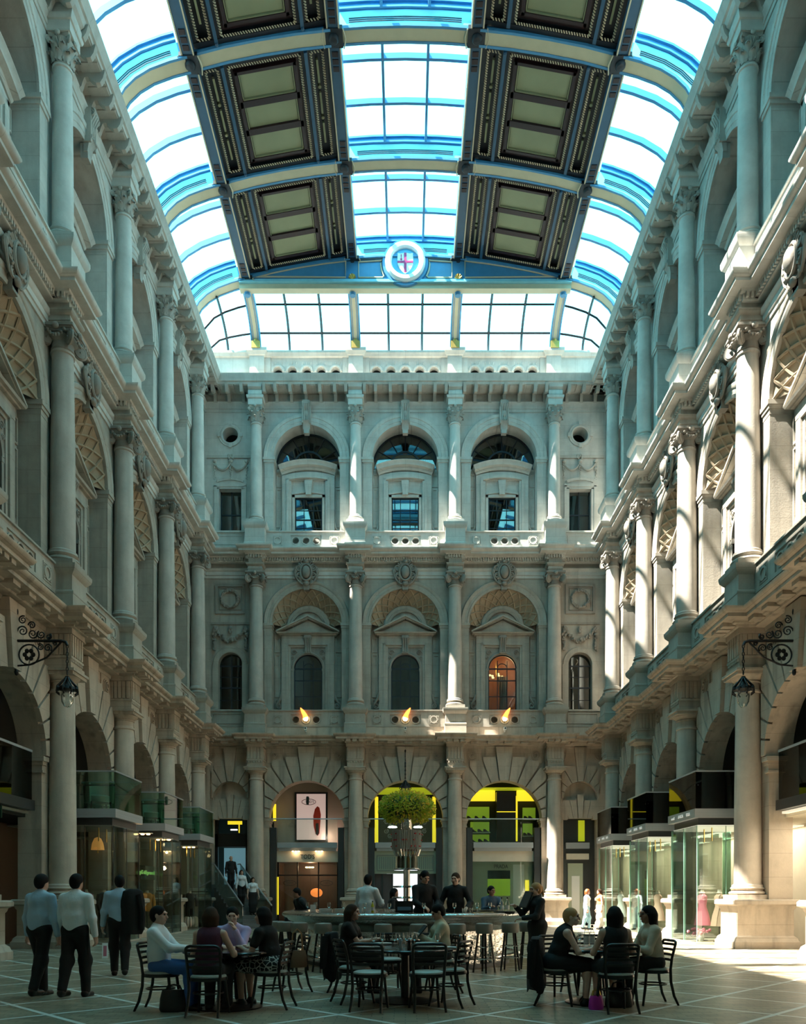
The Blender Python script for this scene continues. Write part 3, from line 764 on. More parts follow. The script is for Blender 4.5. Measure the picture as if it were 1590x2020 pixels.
def cartouche():
    m = MB(); z = 16.52; y = W - .30
    m.ball((0, y, z), (.20, .16, .30), 14, 10)
    m.tube([(.26 * cos(a), y + .02, z + .38 * sin(a)) for a in [2 * pi * i / 20 for i in range(20)]], .05, 6, closed=True)
    for s in (-1, 1):
        m.spiral((s * .36, y + .06, z + .22), .17, .03, 1.8, .055, a0=pi / 2, sgn=s); m.spiral((s * .34, y + .06, z - .14), .15, .03, 1.7, .05, a0=-pi / 2, sgn=-s)
        m.spiral((s * .17, y + .1, z - .42), .13, .02, 1.6, .045, a0=pi / 2, sgn=-s); m.spiral((s * .16, y + .04, z + .46), .11, .02, 1.6, .045, a0=0, sgn=s)
        m.tube([(s * .5, y + .08, z + .2), (s * .54, y + .1, z), (s * .46, y + .1, z - .26), (s * .28, y + .12, z - .5)], [.05, .06, .05, .03], 6)
        m.ball((s * .5, y + .1, z + .08), (.09, .08, .13), 8, 6)
    m.ball((0, y + .02, z + .5), (.12, .1, .1), 10, 7); m.box(-.14, .14, y + .12, W + .05, z - .7, z + .45); m.ball((0, y + .08, z - .5), (.14, .1, .12), 8, 6)
    m.ext([(-.13, z - .78), (.13, z - .78), (.2, z - .3), (-.2, z - .3)], y + .12, W + .05)
    o = mk('carved_cartouche', m, CARV); tag(o, cat='carving', group='carved cartouches over the first-floor arches'); return o

def second_arch():
    t = thing('stone_arch', cat='arch'); r = B_HW; m = MB()
    m.arch(0, B_ZS, [(r - .01, W + .02), (r - .01, W - .05), (r + .12, W - .06), (r + .14, W - .08), (r + .30, W - .08), (r + .32, W - .11), (r + .45, W - .12), (r + .48, W - .05), (r + .48, W + .02)], n=36)
    mk('archivolt', m, S2, t)
    for s in (-1, 1):
        m = MB(); a, b = sorted((s * (r - .08), s * (r + .50)))
        m.box(a, b, W - .12, W + .76, 21.90, 22.02); m.box(a + .04, b - .04, W - .09, W + .75, 21.78, 21.9); m.box(a + .07, b - .07, W - .05, W + .75, 21.62, 21.78)
        a, b = sorted((s * r, s * (r + .42))); m.box(a, b, W - .05, W, 18.4, 21.62)
        mk('impost', m, S2, t)
    m = MB(); z = 23.75                               # scroll keystone
    m.extx([(W, z - .45), (W - .12, z - .45), (W - .16, z - .2), (W - .26, z - .1), (W - .2, z + .1), (W - .22, z + .4), (W - .34, z + .62), (W - .34, z + .82), (W, z + .82)], -.16, .16)
    for s in (-1, 1):
        m.spiral((s * .17, W - .24, z + .68), .12, .02, 1.7, .03, 'yz', pi / 2); m.spiral((s * .17, W - .2, z - .05), .1, .02, 1.5, .03, 'yz', -pi / 2)
        m.box(*sorted((s * .15, s * .21)), W - .24, W, z - .2, z + .8)
    for k in (-.09, 0, .09): m.tube([(k, W - .26, z - .08), (k, W - .21, z + .1), (k, W - .24, z + .4), (k, W - .36, z + .64)], .03, 6)
    m.ball((0, W - .2, z + .25), (.12, .08, .16), 8, 6)
    m.ext([(-.12, z - .62), (.12, z - .62), (.15, z - .2), (-.15, z - .2)], W - .12, W + .1)
    mk('keystone', m, CARV2, t)
    return t

def window_second():
    t = thing('window', kind='structure'); yb = W + .74
    m = MB()
    for x0, x1, z0, z1 in ((-B_HW, -.66, 18.3, 21.86), (.66, B_HW, 18.3, 21.86), (-.66, .66, 18.3, 18.6), (-.66, .66, 20.5, 21.86)): m.box(x0, x1, yb - .02, yb + .12, z0, z1)
    for s in (-1, 1):
        a, b = sorted((s * 1.29, s * 1.55))
        for z0, z1 in ((18.5, 18.95), (19.05, 20.9), (21.0, 21.6)): framed(m, a, b, z0, z1, yb - .02, .05, .05)
    mk('back_wall', m, S2, t)
    m = MB()
    for s in (-1, 1):
        for x0, x1, d, zt in ((.66, .78, .07, 20.62), (.82, .92, .16, 21.25), (.92, 1.04, .22, 21.36), (1.04, 1.26, .17, 21.5)): a, b = sorted((s * x0, s * x1)); m.box(a, b, yb - d, yb, 18.35, zt)
    m.box(-.78, .78, yb - .07, yb, 20.5, 20.62)
    Rr = 4.2
    for ro, d, zt in ((0, .22, 21.36), (.12, .17, 21.52)):
        a = math.degrees(math.acos((1.04 + ro * 1.8) / (Rr))); m.arch(0, zt + .14 - Rr, [(Rr - .12, yb), (Rr - .12, yb - d), (Rr + .02, yb - d), (Rr + .02, yb)], a, 180 - a, 18)
    m.box(-1.1, 1.1, yb - .1, yb, 21.3, 21.6)
    mk('surround', m, S2, t)
    m = MB(); m.ext([(-.13, 20.6), (.13, 20.6), (.19, 21.28), (-.19, 21.28)], yb - .16, yb); m.ext([(-.78, 20.62), (-.13, 20.72), (-.15, 20.8), (-.78, 20.7)], yb - .1, yb); m.ext([(.78, 20.62), (.78, 20.7), (.15, 20.8), (.13, 20.72)], yb - .1, yb)
    mk('keystone', m, S2, t)
    m = MB(); Rr = 3.6; a = math.degrees(math.acos(1.40 / Rr))
    m.arch(0, 22.10 - Rr, [(Rr - .34, yb + .1), (Rr - .34, yb - .20), (Rr - .28, yb - .24), (Rr - .22, yb - .24), (Rr - .18, yb - .40), (Rr - .08, yb - .42), (Rr, yb - .50), (Rr + .02, yb - .50), (Rr + .02, yb + .1)], a, 180 - a, 20)
    mk('pediment', m, S2, t)
    for s in (-1, 1):
        q = MB(); q.spiral((s * 1.37, yb - .1, 18.72), .13, .03, 1.7, .04, a0=pi / 2, sgn=-s); q.tube([(s * 1.27, yb - .1, 19.25), (s * 1.32, yb - .1, 19.0), (s * 1.47, yb - .1, 18.8)], [.04, .05, .04], 6)
        mk('scroll', q, CARV2, t)
    m = MB()
    for x in (-.23, .23): m.box(x - .018, x + .018, yb + .03, yb + .07, 18.6, 20.5)
    for z in (19.05, 19.9): m.box(-.66, .66, yb + .03, yb + .07, z - .018, z + .018)
    m.box(-.66, .66, yb + .02, yb + .08, 19.42, 19.48)
    for a, b, c, e in ((-.66, -.6, 18.6, 20.5), (.6, .66, 18.6, 20.5), (-.66, .66, 18.6, 18.67), (-.66, .66, 20.43, 20.5)): m.box(a, b, yb + .02, yb + .08, c, e)
    r = B_HW; m.arch(0, B_ZS, [(r - .07, yb + .02), (r, yb + .02), (r, yb + .1), (r - .07, yb + .1)], n=30); m.box(-r, r, yb + .02, yb + .1, 21.84, 21.92)
    for a in (30, 60, 90, 120, 150): m.tube([(.72 * cos(R(a)), yb + .05, B_ZS + .72 * sin(R(a))), (r * cos(R(a)), yb + .05, B_ZS + r * sin(R(a)))], .03, 4)
    m.arch(0, B_ZS, [(.68, yb + .02), (.76, yb + .02), (.76, yb + .08), (.68, yb + .08)], n=24)
    m.arch(0, B_ZS, [(.30, yb + .02), (.36, yb + .02), (.36, yb + .08), (.30, yb + .08)], n=16)
    fr = mk('frame', m, NAVY, t)
    m = MB().box(-.66, .66, yb + .045, yb + .05, 18.6, 20.5); n = 24
    m.ext([(r * cos(pi * i / n), B_ZS + r * sin(pi * i / n)) for i in range(n + 1)] + [(-r, 21.86), (r, 21.86)], yb + .055, yb + .06)
    mk('pane', m, WING, fr, smooth=0)
    return t

def balustrade(z0, z1, zr, m1):
    t = thing('balustrade', cat='balustrade'); y0, y1 = -.02, .22
    zc = (z0 + z1) / 2 if zr is None else zr; q = .24
    m = MB(); xe = 1.86
    m.box(-xe, xe, y0, y1, z1 - .12, z1); m.box(-xe, xe, y0 - .05, y1 + .05, z1 - .05, z1); m.box(-xe, xe, y0, y1, z0, zc - q)
    m.box(-xe, -.72, y0, y1, zc - q, z1 - .1); m.box(.72, xe, y0, y1, zc - q, z1 - .1); m.box(-.72, .72, y0, y1, zc + q, z1 - .1)
    mk('rail', m, m1, t)
    m = MB()
    for c in (-.48, 0, .48):
        n = 24; O = [(c + .16 * cos(2 * pi * i / n), zc + .16 * sin(2 * pi * i / n)) for i in range(n)]
        E = [(c + .24 / max(abs(cos(2 * pi * i / n)), abs(sin(2 * pi * i / n))) * cos(2 * pi * i / n), zc + .24 / max(abs(cos(2 * pi * i / n)), abs(sin(2 * pi * i / n))) * sin(2 * pi * i / n)) for i in range(n)]
        m.add([(x, y0 + .04, z) for x, z in O] + [(x, y0 + .04, z) for x, z in E] + [(x, y1 - .04, z) for x, z in O] + [(x, y1 - .04, z) for x, z in E],
              [(i, n + i, n + (i + 1) % n, (i + 1) % n) for i in range(n)] + [((i + 1) % n, 2 * n + (i + 1) % n, 2 * n + i, i) for i in range(n)] + [(2 * n + i, 2 * n + (i + 1) % n, 3 * n + (i + 1) % n, 3 * n + i) for i in range(n)])
        m.arch(c, zc, [(.155, y0 + .05), (.155, y0 + .01), (.20, y0 + .01), (.20, y0 + .05)], 0, 360, 20)
    mk('open_roundels', m, m1, t)
    for s in (-1, 1):
        m = MB(); x = s * 1.33
        framed(m, x - .23, x + .23, zc - .23, zc + .23, y0, .03, .02); m.arch(x, zc, [(.13, y0), (.13, y0 - .035), (.185, y0 - .035), (.185, y0)], 0, 360, 20)
        for a in (1, 3, 5, 7): m.ball((x + .21 * 1.2 * cos(a * pi / 4) * .86, y0 - .01, zc + .21 * 1.2 * sin(a * pi / 4) * .86), .03, 6, 4)
        mk('blind_roundel', m, m1, t)
    return t

def spread(builder, fmt, names=None, cat=None, group=None, rename=False, skip=(), loose=False):
    src = None
    for wn, d in WALLS.items():
        for i, c in enumerate(d['bays']):
            loc, rz = place(wn, c); lab = fmt % where_bay(wn, i)
            if src is None:
                src = builder(); src.location = loc; src.rotation_euler.z = rz; src['label'] = lab
                if rename: src.name = nxt('window')
                if group: src['group'] = group
            else: dup(src, loc, rz, lab, name=nxt('window') if rename else None)
    return src
spread(ground_arch, 'rusticated ground-floor stone arch %s', group='ground-floor arches')
spread(first_niche, 'first-floor niche with lattice vault %s', group='first-floor niches')
spread(window_first, 'first-floor window with triangular pediment %s', rename=True)
spread(cartouche, 'carved scroll cartouche over the arch %s')
spread(second_arch, 'second-floor arch with scroll keystone %s', group='second-floor arches')
spread(window_second, 'second-floor window with curved pediment and fanlight %s', rename=True)
spread(lambda: balustrade(9.26, 10.05, 9.60, S1), 'first-floor balustrade with round openings %s', group='first-floor balustrades')
spread(lambda: balustrade(17.62, 18.42, 17.98, S2), 'pale second-floor balustrade with round openings %s', group='second-floor balustrades')

# corner bays of the end wall
def spiky_garland(x0, x1, z, sag, drop, y, m, seed):
    rnd = random.Random(seed)
    def clump(p, r): m.ball((p[0] + rnd.uniform(-r, r), p[1] + rnd.uniform(-r, r) * .6, p[2] + rnd.uniform(-r, r)), rnd.uniform(.045, .08), 6, 4)
    for i in range(60):
        t = i / 59; x = x0 + (x1 - x0) * t; q = 1 - (2 * t - 1) ** 2
        clump((x, y, z - sag * q), .03 + .06 * q)
    for x in (x0, x1):
        for i in range(34):
            t = i / 33; clump((x, y, z - drop * t), .10 * (1 - .6 * t))
    for i in range(14): clump(((x0 + x1) / 2 if False else x0 + (x1 - x0) * .5, y, z + .02 - .3 * i / 14), .05)
for s, sd in ((-1, 'stairs'), (1, 'pale door')):
    X0 = s * 6.975; c = X0 + s * 1.285
    loc, rz = place('back', 0)
    t = thing('stone_arch', loc, rz, 'small rusticated arch with blind lunette in the end-wall corner by the %s' % sd, 'arch')
    m = MB(); nv = 9
    for i in range(nv):
        a1 = pi * i / nv + .02; a2 = pi * (i + 1) / nv - .02; key = i == nv // 2
        ro = 1.55 if not key else 2.0; r0 = .80
        def oc(a):
            q = min(ro, .88 / max(abs(cos(a)), 1e-3)); return (q * cos(a), min(5.95 + q * sin(a), 8.2))
        if key: p = [(r0 * cos(a1), 5.95 + r0 * sin(a1)), (.30, 8.34), (-.30, 8.34), (r0 * cos(a2), 5.95 + r0 * sin(a2))]
        else: p = [(r0 * cos(a1), 5.95 + r0 * sin(a1)), oc(a1), (oc(a1)[0], oc(a2)[1]) if a2 < pi / 2 else (oc(a2)[0], oc(a1)[1]), oc(a2), (r0 * cos(a2), 5.95 + r0 * sin(a2))]
        m.ext([(c + x, z) for x, z in p][::-1], W - (.16 if key else .08), W + .02)
    mk('voussoir_ring', m, S0, t)
    m = MB(); m.box(c - .80, c + .80, W + .1, W + .2, 5.0, 5.95)
    n = 16; m.ext([(c + .8 * cos(pi * i / n), 5.95 + .8 * sin(pi * i / n)) for i in range(n + 1)][::-1], W + .3, W + .5)
    mk('lunette_panel', m, S0, t)
    m = MB()
    for k in range(-2, 3):
        a, b = k * .30 - .14, k * .30 + .14; tp = 6.12 if k == 0 else 5.86
        m.ext([(c + a * .72, 5.0), (c + b * .72, 5.0), (c + b * 1.12, tp), (c + a * 1.12, tp)], W - (.1 if k == 0 else .03), W + .3)
    m.box(c - .84, c - .58, W - .02, W + .3, 4.95, 5.8); m.box(c + .58, c + .84, W - .02, W + .3, 4.95, 5.8)
    mk('flat_arch', m, S0, t)
    for q in (-.86, .86):
        m = MB()
        for rr in (.17, .11, .05): m.arch(c + q, 7.95, [(rr, W - .05), (rr + .03, W - .05), (rr + .03, W), (rr, W)], 0, 360, 18)
        mk('roundel', m, S0, t)
    # first floor
    t = thing(nxt('window'), loc, rz, 'narrow round-headed window on the first floor, end-wall corner by the %s' % sd, kind='structure')
    m = MB(); m.arch(c, 12.28, [(.56, W + .06), (.56, W - .02), (.64, W - .05), (.70, W - .03), (.80, W - .05), (.84, W + .02)], n=26)
    for q in (-1, 1):
        a, b = sorted((c + q * .56, c + q * .84)); m.box(a, b, W - .04, W + .02, 10.1, 12.28)
    mk('surround', m, S1, t)
    m = MB(); m.box(c - .03, c + .03, W + .3, W + .34, 10.1, 12.8); m.box(c - .56, c + .56, W + .29, W + .35, 11.2, 11.27); m.box(c - .56, c + .56, W + .29, W + .34, 12.24, 12.3)
    for z in (10.65, 11.75): m.box(c - .56, c + .56, W + .3, W + .34, z - .015, z + .015)
    mk('frame', m, NAVY, t)
    n = 16; mk('pane', MB().ext([(c - .56, 10.1), (c + .56, 10.1)] + [(c + .56 * cos(pi * i / n), 12.28 + .56 * sin(pi * i / n)) for i in range(n + 1)], W + .315, W + .32), WING, t, smooth=0)
    m = MB(); framed(m, c - .70, c + .70, 14.65, 16.05, W, .12, .07); framed(m, c - .52, c + .52, 14.83, 15.87, W, .03, .04)
    P = [(c + .40 * cos(2 * pi * i / 40), W - .06, 15.35 + .40 * sin(2 * pi * i / 40)) for i in range(40)]
    m.tube(P, .07, 7, closed=True)
    rnd = random.Random(3)
    for i in range(60):
        a = rnd.uniform(0, 2 * pi); rr = .40 + rnd.uniform(-.06, .06); m.ball((c + rr * cos(a), W - .11, 15.35 + rr * sin(a)), rnd.uniform(.03, .05), 6, 4)
    o = mk('carved_wreath', m, CARV, loc=loc, rz=rz); tag(o, 'carved round wreath in a square frame, end-wall corner by the %s' % sd, 'carving')
    m = MB(); a, b = sorted((c - .78 * s, c + .72 * s)); spiky_garland(a, b, 14.0, .62, 1.1, W - .1, m, 5); m.box(X0 + (s < 0) * -2.2, X0 + (s > 0) * 2.2, W - .05, W, 14.15, 14.25)
    o = mk('carved_garland', m, CARV, loc=loc, rz=rz); tag(o, 'thick carved fruit garland over the first-floor window, end-wall corner by the %s' % sd, 'carving')
    m = MB(); m.box(*sorted((X0 + s * .5, X0 + s * 2.3)), -.02, .3, 9.26, 10.05); framed(m, *sorted((X0 + s * .62, X0 + s * 2.05)), 9.4, 9.9, -.02, .05, .03); m.box(*sorted((X0 + s * .5, X0 + s * 2.3)), -.08, .3, 9.98, 10.06)
    o = mk('parapet_panel', m, S1, loc=loc, rz=rz); tag(o, 'plain stone panel below the first-floor window, end-wall corner by the %s' % sd, 'panel')
    # second floor
    t = thing(nxt('window'), loc, rz, 'plain square-headed window on the second floor, end-wall corner by the %s' % sd, kind='structure')
    m = MB()
    for k, (wd, dp) in enumerate(((.52, .03), (.64, .06))):
        for q in (-1, 1): a, b = sorted((c + q * wd, c + q * (wd + .12))); m.box(a, b, W - dp, W + .02, 18.55, 20.6 + .1 * k)
        m.box(c - wd - .12, c + wd + .12, W - dp, W + .02, 20.55 + .1 * k, 20.68 + .1 * k)
    m.arch(c, 19.35, [(1.62, W), (1.62, W - .05), (1.72, W - .07), (1.72, W)], 68, 112, 10)
    mk('surround', m, S2, t)
    m = MB(); m.box(c - .025, c + .025, W + .3, W + .34, 18.6, 20.55); m.box(c - .52, c + .52, W + .29, W + .35, 19.42, 19.48)
    for q in (-.5, .5): m.box(c + q - .03, c + q + .03, W + .29, W + .35, 18.6, 20.55)
    mk('frame', m, NAVY, t)
    mk('pane', MB().box(c - .52, c + .52, W + .315, W + .32, 18.6, 20.55), WING, t, smooth=0)
    t = thing(nxt('window'), loc, rz, 'round porthole opening high in the end-wall corner by the %s' % sd, kind='structure')
    m = MB().arch(c, 23.1, [(.36, W + .03), (.36, W - .03), (.42, W - .06), (.50, W - .03), (.54, W - .05), (.56, W + .02)], 0, 360, 32)
    for a in range(4): m.ext([(c + .52 * cos(a * pi / 2) + dx * .07, 23.1 + .52 * sin(a * pi / 2) + dz * .09) for dx, dz in ((-1, -1), (1, -1), (1, 1), (-1, 1))], W - .08, W)
    mk('surround', m, S2, t)
    m = MB(); a, b = sorted((c - .78 * s, c + .72 * s)); rnd = random.Random(8)
    for k in range(2):
        xa = a + (b - a) * k / 2; xb = a + (b - a) * (k + 1) / 2
        m.tube([(xa + (xb - xa) * i / 10, W - .06, 21.75 - .32 * (1 - (2 * i / 10 - 1) ** 2)) for i in range(11)], [.03 + .03 * (1 - abs(2 * i / 10 - 1)) for i in range(11)], 6)
    for xx in (a, (a + b) / 2, b):
        for i in range(16): m.ball((xx + rnd.uniform(-.05, .05), W - .06, 21.8 - .055 * i), .05 * (1 - i / 24), 6, 4)
        m.ball((xx, W - .07, 21.84), (.11, .07, .09), 8, 5)
    for i in range(12): m.ball(((a + b) / 2 + rnd.uniform(-.12, .12), W - .06, 21.95 + rnd.uniform(0, .2)), .05, 6, 4)
    m.box(*sorted((X0 + s * .2, X0 + s * 2.4)), W - .06, W, 22.0, 22.12)
    o = mk('carved_garland', m, CARV2, loc=loc, rz=rz); tag(o, 'slender carved double garland over the second-floor window, end-wall corner by the %s' % sd, 'carving')
    m = MB(); m.box(*sorted((X0 + s * .5, X0 + s * 2.3)), -.02, .3, 17.62, 18.4); framed(m, *sorted((X0 + s * .62, X0 + s * 2.05)), 17.78, 18.22, -.02, .05, .03); m.box(*sorted((X0 + s * .5, X0 + s * 2.3)), -.08, .3, 18.34, 18.42)
    o = mk('parapet_panel', m, S2, loc=loc, rz=rz); tag(o, 'plain pale stone panel below the second-floor window, end-wall corner by the %s' % sd, 'panel')

# warm room behind the right-hand first-floor window of the end wall
loc, rz = place('back', BAY)
m = MB(); m.box(-1.0, 1.0, W + 2.2, W + 2.25, 9.9, 13.4)
for x in (-1.05, 1.05): m.box(x - .03, x + .03, W + .75, W + 2.2, 9.9, 13.4)
m.box(-1.0, 1.0, W + .75, W + 2.2, 13.35, 13.4); m.box(-1.0, 1.0, W + .75, W + 2.2, 9.9, 9.95)
tag(mk('wall_room', m, mat('terracotta_plaster', (.55, .24, .12), .7), loc=loc, rz=rz), 'terracotta walls of the lit first-floor room', kind='structure')
m = MB()
for k in range(9): m.tube([(-.1 + .05 * k - .02 * i * (k - 4) * .1, W + 1.1 + .03 * (k % 2), 12.0 - .23 * i) for i in range(9)], [.05, .05, .045, .03, .025, .03, .045, .05, .05], 6)
o = mk('curtain', m, mat('cream_drape', (.75, .6, .48), .8), loc=loc, rz=rz); tag(o, 'gathered pale curtain behind the lit first-floor window', 'curtain')
t = thing('chandelier', Vector(loc) + Vector((-.2, W + 1.5, 12.1)), rz, 'small glowing chandelier in the lit first-floor room', 'chandelier')
m = MB()
for k in range(6): m.ball((.3 * cos(k), .2 * sin(k), .08 * (k % 2)), (.07, .05, .05), 8, 6)
mk('lamps', m, WARM, t); mk('stem', MB().tube([(0, 0, 0), (0, 0, 1.2)], .015, 5), GOLD, t)
ld = bpy.data.lights.new('room_lamp', 'POINT'); ld.energy = 130; ld.color = (1, .52, .25); ld.shadow_soft_size = .2
lo = bpy.data.objects.new('room_lamp', ld); COL.objects.link(lo); lo.location = Vector(loc) + Vector((.3, W + 1.0, 12.6))
# lamps with orange flames in the middle roundels, small cameras below
for i, c in enumerate(WALLS['back']['bays']):
    loc, rz = place('back', c, 0, 9.62)
    t = thing('flame_lamp', loc, rz, 'glowing orange flame lamp in the middle round opening, %s' % BORD[i], 'lamp', 'flame lamps along the balustrade')
    q = [-.09, 0, .1][i]; sgn = -1 if i == 0 else 1
    mk('bulb', MB().ball((0, -.10, 0), (.12, .1, .12), 12, 8), FLCORE, t)
    m = MB().tube([(0, -.12, .05), (sgn * .06, -.13, .2), (sgn * .14, -.13, .34), (sgn * .24, -.13, .5)], [.13, .10, .08, .02], 8)
    mk('flame', m, FLAME, t); mk('bracket', MB().tube([(0, -.1, -.1), (0, .1, -.14)], .02, 6), IRON, t)
    loc, rz = place('back', c, 0, 9.12)
    t = thing('security_camera', loc, rz, 'small white camera on the wall below the flame lamp, %s' % BORD[i], 'camera', 'small cameras under the flame lamps')
    mk('housing', MB().box(-.055, .055, -.25, -.06, -.05, .09), WHITEP, t); mk('lens', MB().lathe([(.0, 0), (.035, 0), (.035, .02)], n=10).merge(MB(), Matrix()), BLACKL, t)
    t.children[-1].rotation_euler = (pi / 2, 0, 0); t.children[-1].location = (0, -.25, .03)
    mk('mount', MB().box(-.03, .03, -.1, .02, -.12, -.05), WHITEP, t)
# ------------------------------------------------------------------ glass roof
HALF = [(0, 29.40), (1.2, 29.37), (2.33, 29.29), (3.5, 29.16), (4.65, 28.98), (5.8, 28.75), (6.6, 28.54), (7.0, 28.42), (7.6, 28.26), (8.24, 28.02), (8.7, 27.74), (9.05, 27.40), (9.35, 26.88), (9.55, 26.3), (9.65, 25.4)]
FULL = [(-x, z) for x, z in HALF[:0:-1]] + HALF
def offs(P, o):
    out = []
    for i, p in enumerate(P):
        a = P[max(i - 1, 0)]; b = P[min(i + 1, len(P) - 1)]; dx, dz = b[0] - a[0], b[1] - a[1]; l = sqrt(dx * dx + dz * dz)
        out.append((p[0] - dz / l * o, p[1] + dx / l * o))
    return out
def band(m, P, o0, o1, y0, y1):
    A = offs(P, o0); B = offs(P, o1); n = len(P)
    V = [(x, y0, z) for x, z in A] + [(x, y1, z) for x, z in A] + [(x, y1, z) for x, z in B] + [(x, y0, z) for x, z in B]
    F = []
    for i in range(n - 1):
        for k in range(4): k2 = (k + 1) % 4; F.append((k * n + i, k * n + i + 1, k2 * n + i + 1, k2 * n + i))
    F += [(0, n, 2 * n, 3 * n)[::-1], (n - 1, 2 * n - 1, 3 * n - 1, 4 * n - 1)]
    m.add(V, F)
def zroof(x):
    x = abs(x)
    for (a, za), (b, zb) in zip(HALF[:-1], HALF[1:]):
        if a <= x <= b: return za + (zb - za) * (x - a) / (b - a)
    return 25.4
def sub(a, b, n=1):
    """profile between two abscissae"""
    P = [(a, zroof(a) if a >= 0 else zroof(-a))] + [(x, z) for x, z in FULL if a + .02 < x < b - .02] + [(b, zroof(b))]
    return P
RIBY = [YB - 2.14 - BAY * i for i in range(-0, 9)]            # 35.36, 30.71, 26.06, 21.41 ...
def rib():
    t = thing('roof_rib', cat='girder', group='arched roof girders')
    m = MB(); band(m, FULL, .0, .05, -.24, .24); mk('flange', m, CREAM, t)
    m = MB()
    for s in (-1, 1): band(m, FULL, -.02, .07, s * .24 - .04, s * .24 + .04)
    band(m, FULL, .05, .74, -.05, .05); mk('flange_edge', m, BLUE, t)
    C3 = (sub(-9.65, -7.25), sub(-2.1, 2.1), sub(7.25, 9.65))
    for P in C3:
        m = MB(); band(m, P, .08, .70, -.10, .10); mk('web', m, BLUEL, t)
    for P in (sub(-9.3, -7.5), sub(-1.8, 1.8), sub(7.5, 9.3)):
        m = MB()
        for o in (.34, .40, .46): band(m, P, o, o + .018, -.115, .115)
        mk('web_lines', m, NAVY, t)
    for P in C3:
        m = MB()
        for a, b, y in ((.70, .98, .09), (.74, .80, .16), (.95, 1.02, .16)): band(m, P, a, b, -y, y)
        mk('top_frame', m, BLUE, t)
    for s in (-1, 1):
        for x in (2.33, 7.0):
            m = MB(); z = zroof(x)
            m.lathe([(.0, -.14), (.12, -.13), (.16, -.09), (.17, -.03), (.24, -.02), (.24, .06)], (s * x, 0, z), 16)
            m.box(s * x - .30, s * x + .30, -.30, .30, z - .03, z + .1)
            mk('boss', m, NAVY, t)
    for s in (-1, 1):
        for x in (2.33, 7.0):
            m = MB(); z = zroof(x) - .04
            for q in (-1, 1):
                m.tube([(s * x + q * (.32 + .07 * (1 - abs(k) / 3)) * 1.0, k * .1, z) for k in range(-3, 4)], .022, 5)
            mk('boss_edge', m, ROPE, t)
    return t
RL = ['at the far end of the glass roof', 'second arched roof girder from the far end', 'third arched roof girder from the far end']
RIB0 = src = rib()
for i, y in enumerate(RIBY[:4]):
    lab = ['blue and cream arched roof girder at the far end above the crest', 'blue and cream arched roof girder, second from the far end', 'blue and cream arched roof girder, third from the far end', 'blue and cream arched roof girder, nearest overhead'][i]
    if i == 0: src.location = (0, y, 0); src['label'] = lab
    else: dup(src, (0, y, 0), 0, lab)

def beam(x):
    t = thing('roof_beam', cat='beam', group='lengthwise roof beams'); z = zroof(x); L_ = BAY / 2 - .26
    m = MB().box(-.21, .21, -L_, L_, z - .0, z + .55); mk('girder', m, DBLUE, t)
    m = MB()
    for q in (-.19, .19): m.box(q - .022, q + .022, -L_, L_, z - .03, z + .01)
    mk('cream_line', m, ROPE, t)
    m = MB()
    for s in (-1, 1):
        for k in range(3): m.box(-.10, .10, s * (L_ - .25 - k * .24) - .08, s * (L_ - .25 - k * .24) + .08, z - .025, z)
    mk('end_ornament', m, MAROON, t)
    return t
def coffer():
    t = thing('coffered_panel', cat='ceiling panel', group='coffered roof panels')
    L_ = 2.07
    m = MB().box(-.1, 4.4, -L_ - .2, L_ + .2, .42, .62)
    for x0, x1 in ((-.05, .13), (.62, .70), (.80, .90), (3.40, 3.50), (3.60, 3.68), (4.17, 4.36)): m.box(x0, x1, -L_, L_, .22, .44)
    for s in (-1, 1): m.box(-.05, 4.36, *sorted((s * 1.90, s * L_)), .20, .44)
    mk('back_frame', m, NAVY, t)
    for x in (.75, 3.55): mk('blue_rib', MB().box(x - .055, x + .055, -1.95, 1.95, .10, .3).lathe([(.0, .02), (.05, .06), (.05, .12)], (x, -1.95, 0), 8), DBLUE, t)
    m = MB(); m.box(1.0, 3.3, -1.8, 1.8, .34, .44)
    for y0, y1 in ((-1.62, -1.52), (-.62, -.40), (.40, .62), (1.52, 1.62)): m.box(1.1, 3.2, y0, y1, .22, .36)
    for x0, x1 in ((1.08, 1.2), (3.1, 3.22)): m.box(x0, x1, -1.62, 1.62, .22, .36)
    mk('maroon_frame', m, MAROON, t)
    for y in (-1.07, 0, 1.07):
        m = MB().box(1.27, 3.03, y - .40, y + .40, .30, .36); framed_(m, 1.22, 3.08, y - .45, y + .45, .25, .33); mk('panel', m, PANEL, t)
    m = MB()
    def rope(x0, x1, y0, y1, st=.085):
        def run(a, b, horiz, c):
            n = int((b - a) / st)
            for i in range(n):
                p = a + (i + .5) * (b - a) / n
                if horiz: m.add([(p - .045, c - .045, .2), (p + .0, c - .045, .2), (p + .045, c + .045, .2), (p, c + .045, .2), (p, c, .15)], [(0, 1, 4), (1, 2, 4), (2, 3, 4), (3, 0, 4)])
                else: m.add([(c - .045, p - .045, .2), (c + .045, p + .0, .2), (c + .045, p + .045, .2), (c - .045, p, .2), (c, p, .15)], [(0, 1, 4), (1, 2, 4), (2, 3, 4), (3, 0, 4)])
        run(x0, x1, True, y0); run(x0, x1, True, y1); run(y0, y1, False, x0); run(y0, y1, False, x1)
    for q in ((.95, 3.35), (.18, .58), (3.72, 4.12)): m = MB(); rope(*q, -1.84, 1.84); mk('rope_moulding', m, ROPE, t, smooth=0)
    for x in (.38, 3.92):
        m = MB()
        for y in (-1.1, 0, 1.1): m.box(x - .035, x + .035, y - .38, y + .38, .30, .38)
        for y in (-.55, .55): m.lathe([(.0, .30), (.06, .32), (.06, .42)], (x, y, 0), 8)
        mk('cream_bar', m, PANEL, t)
    return t
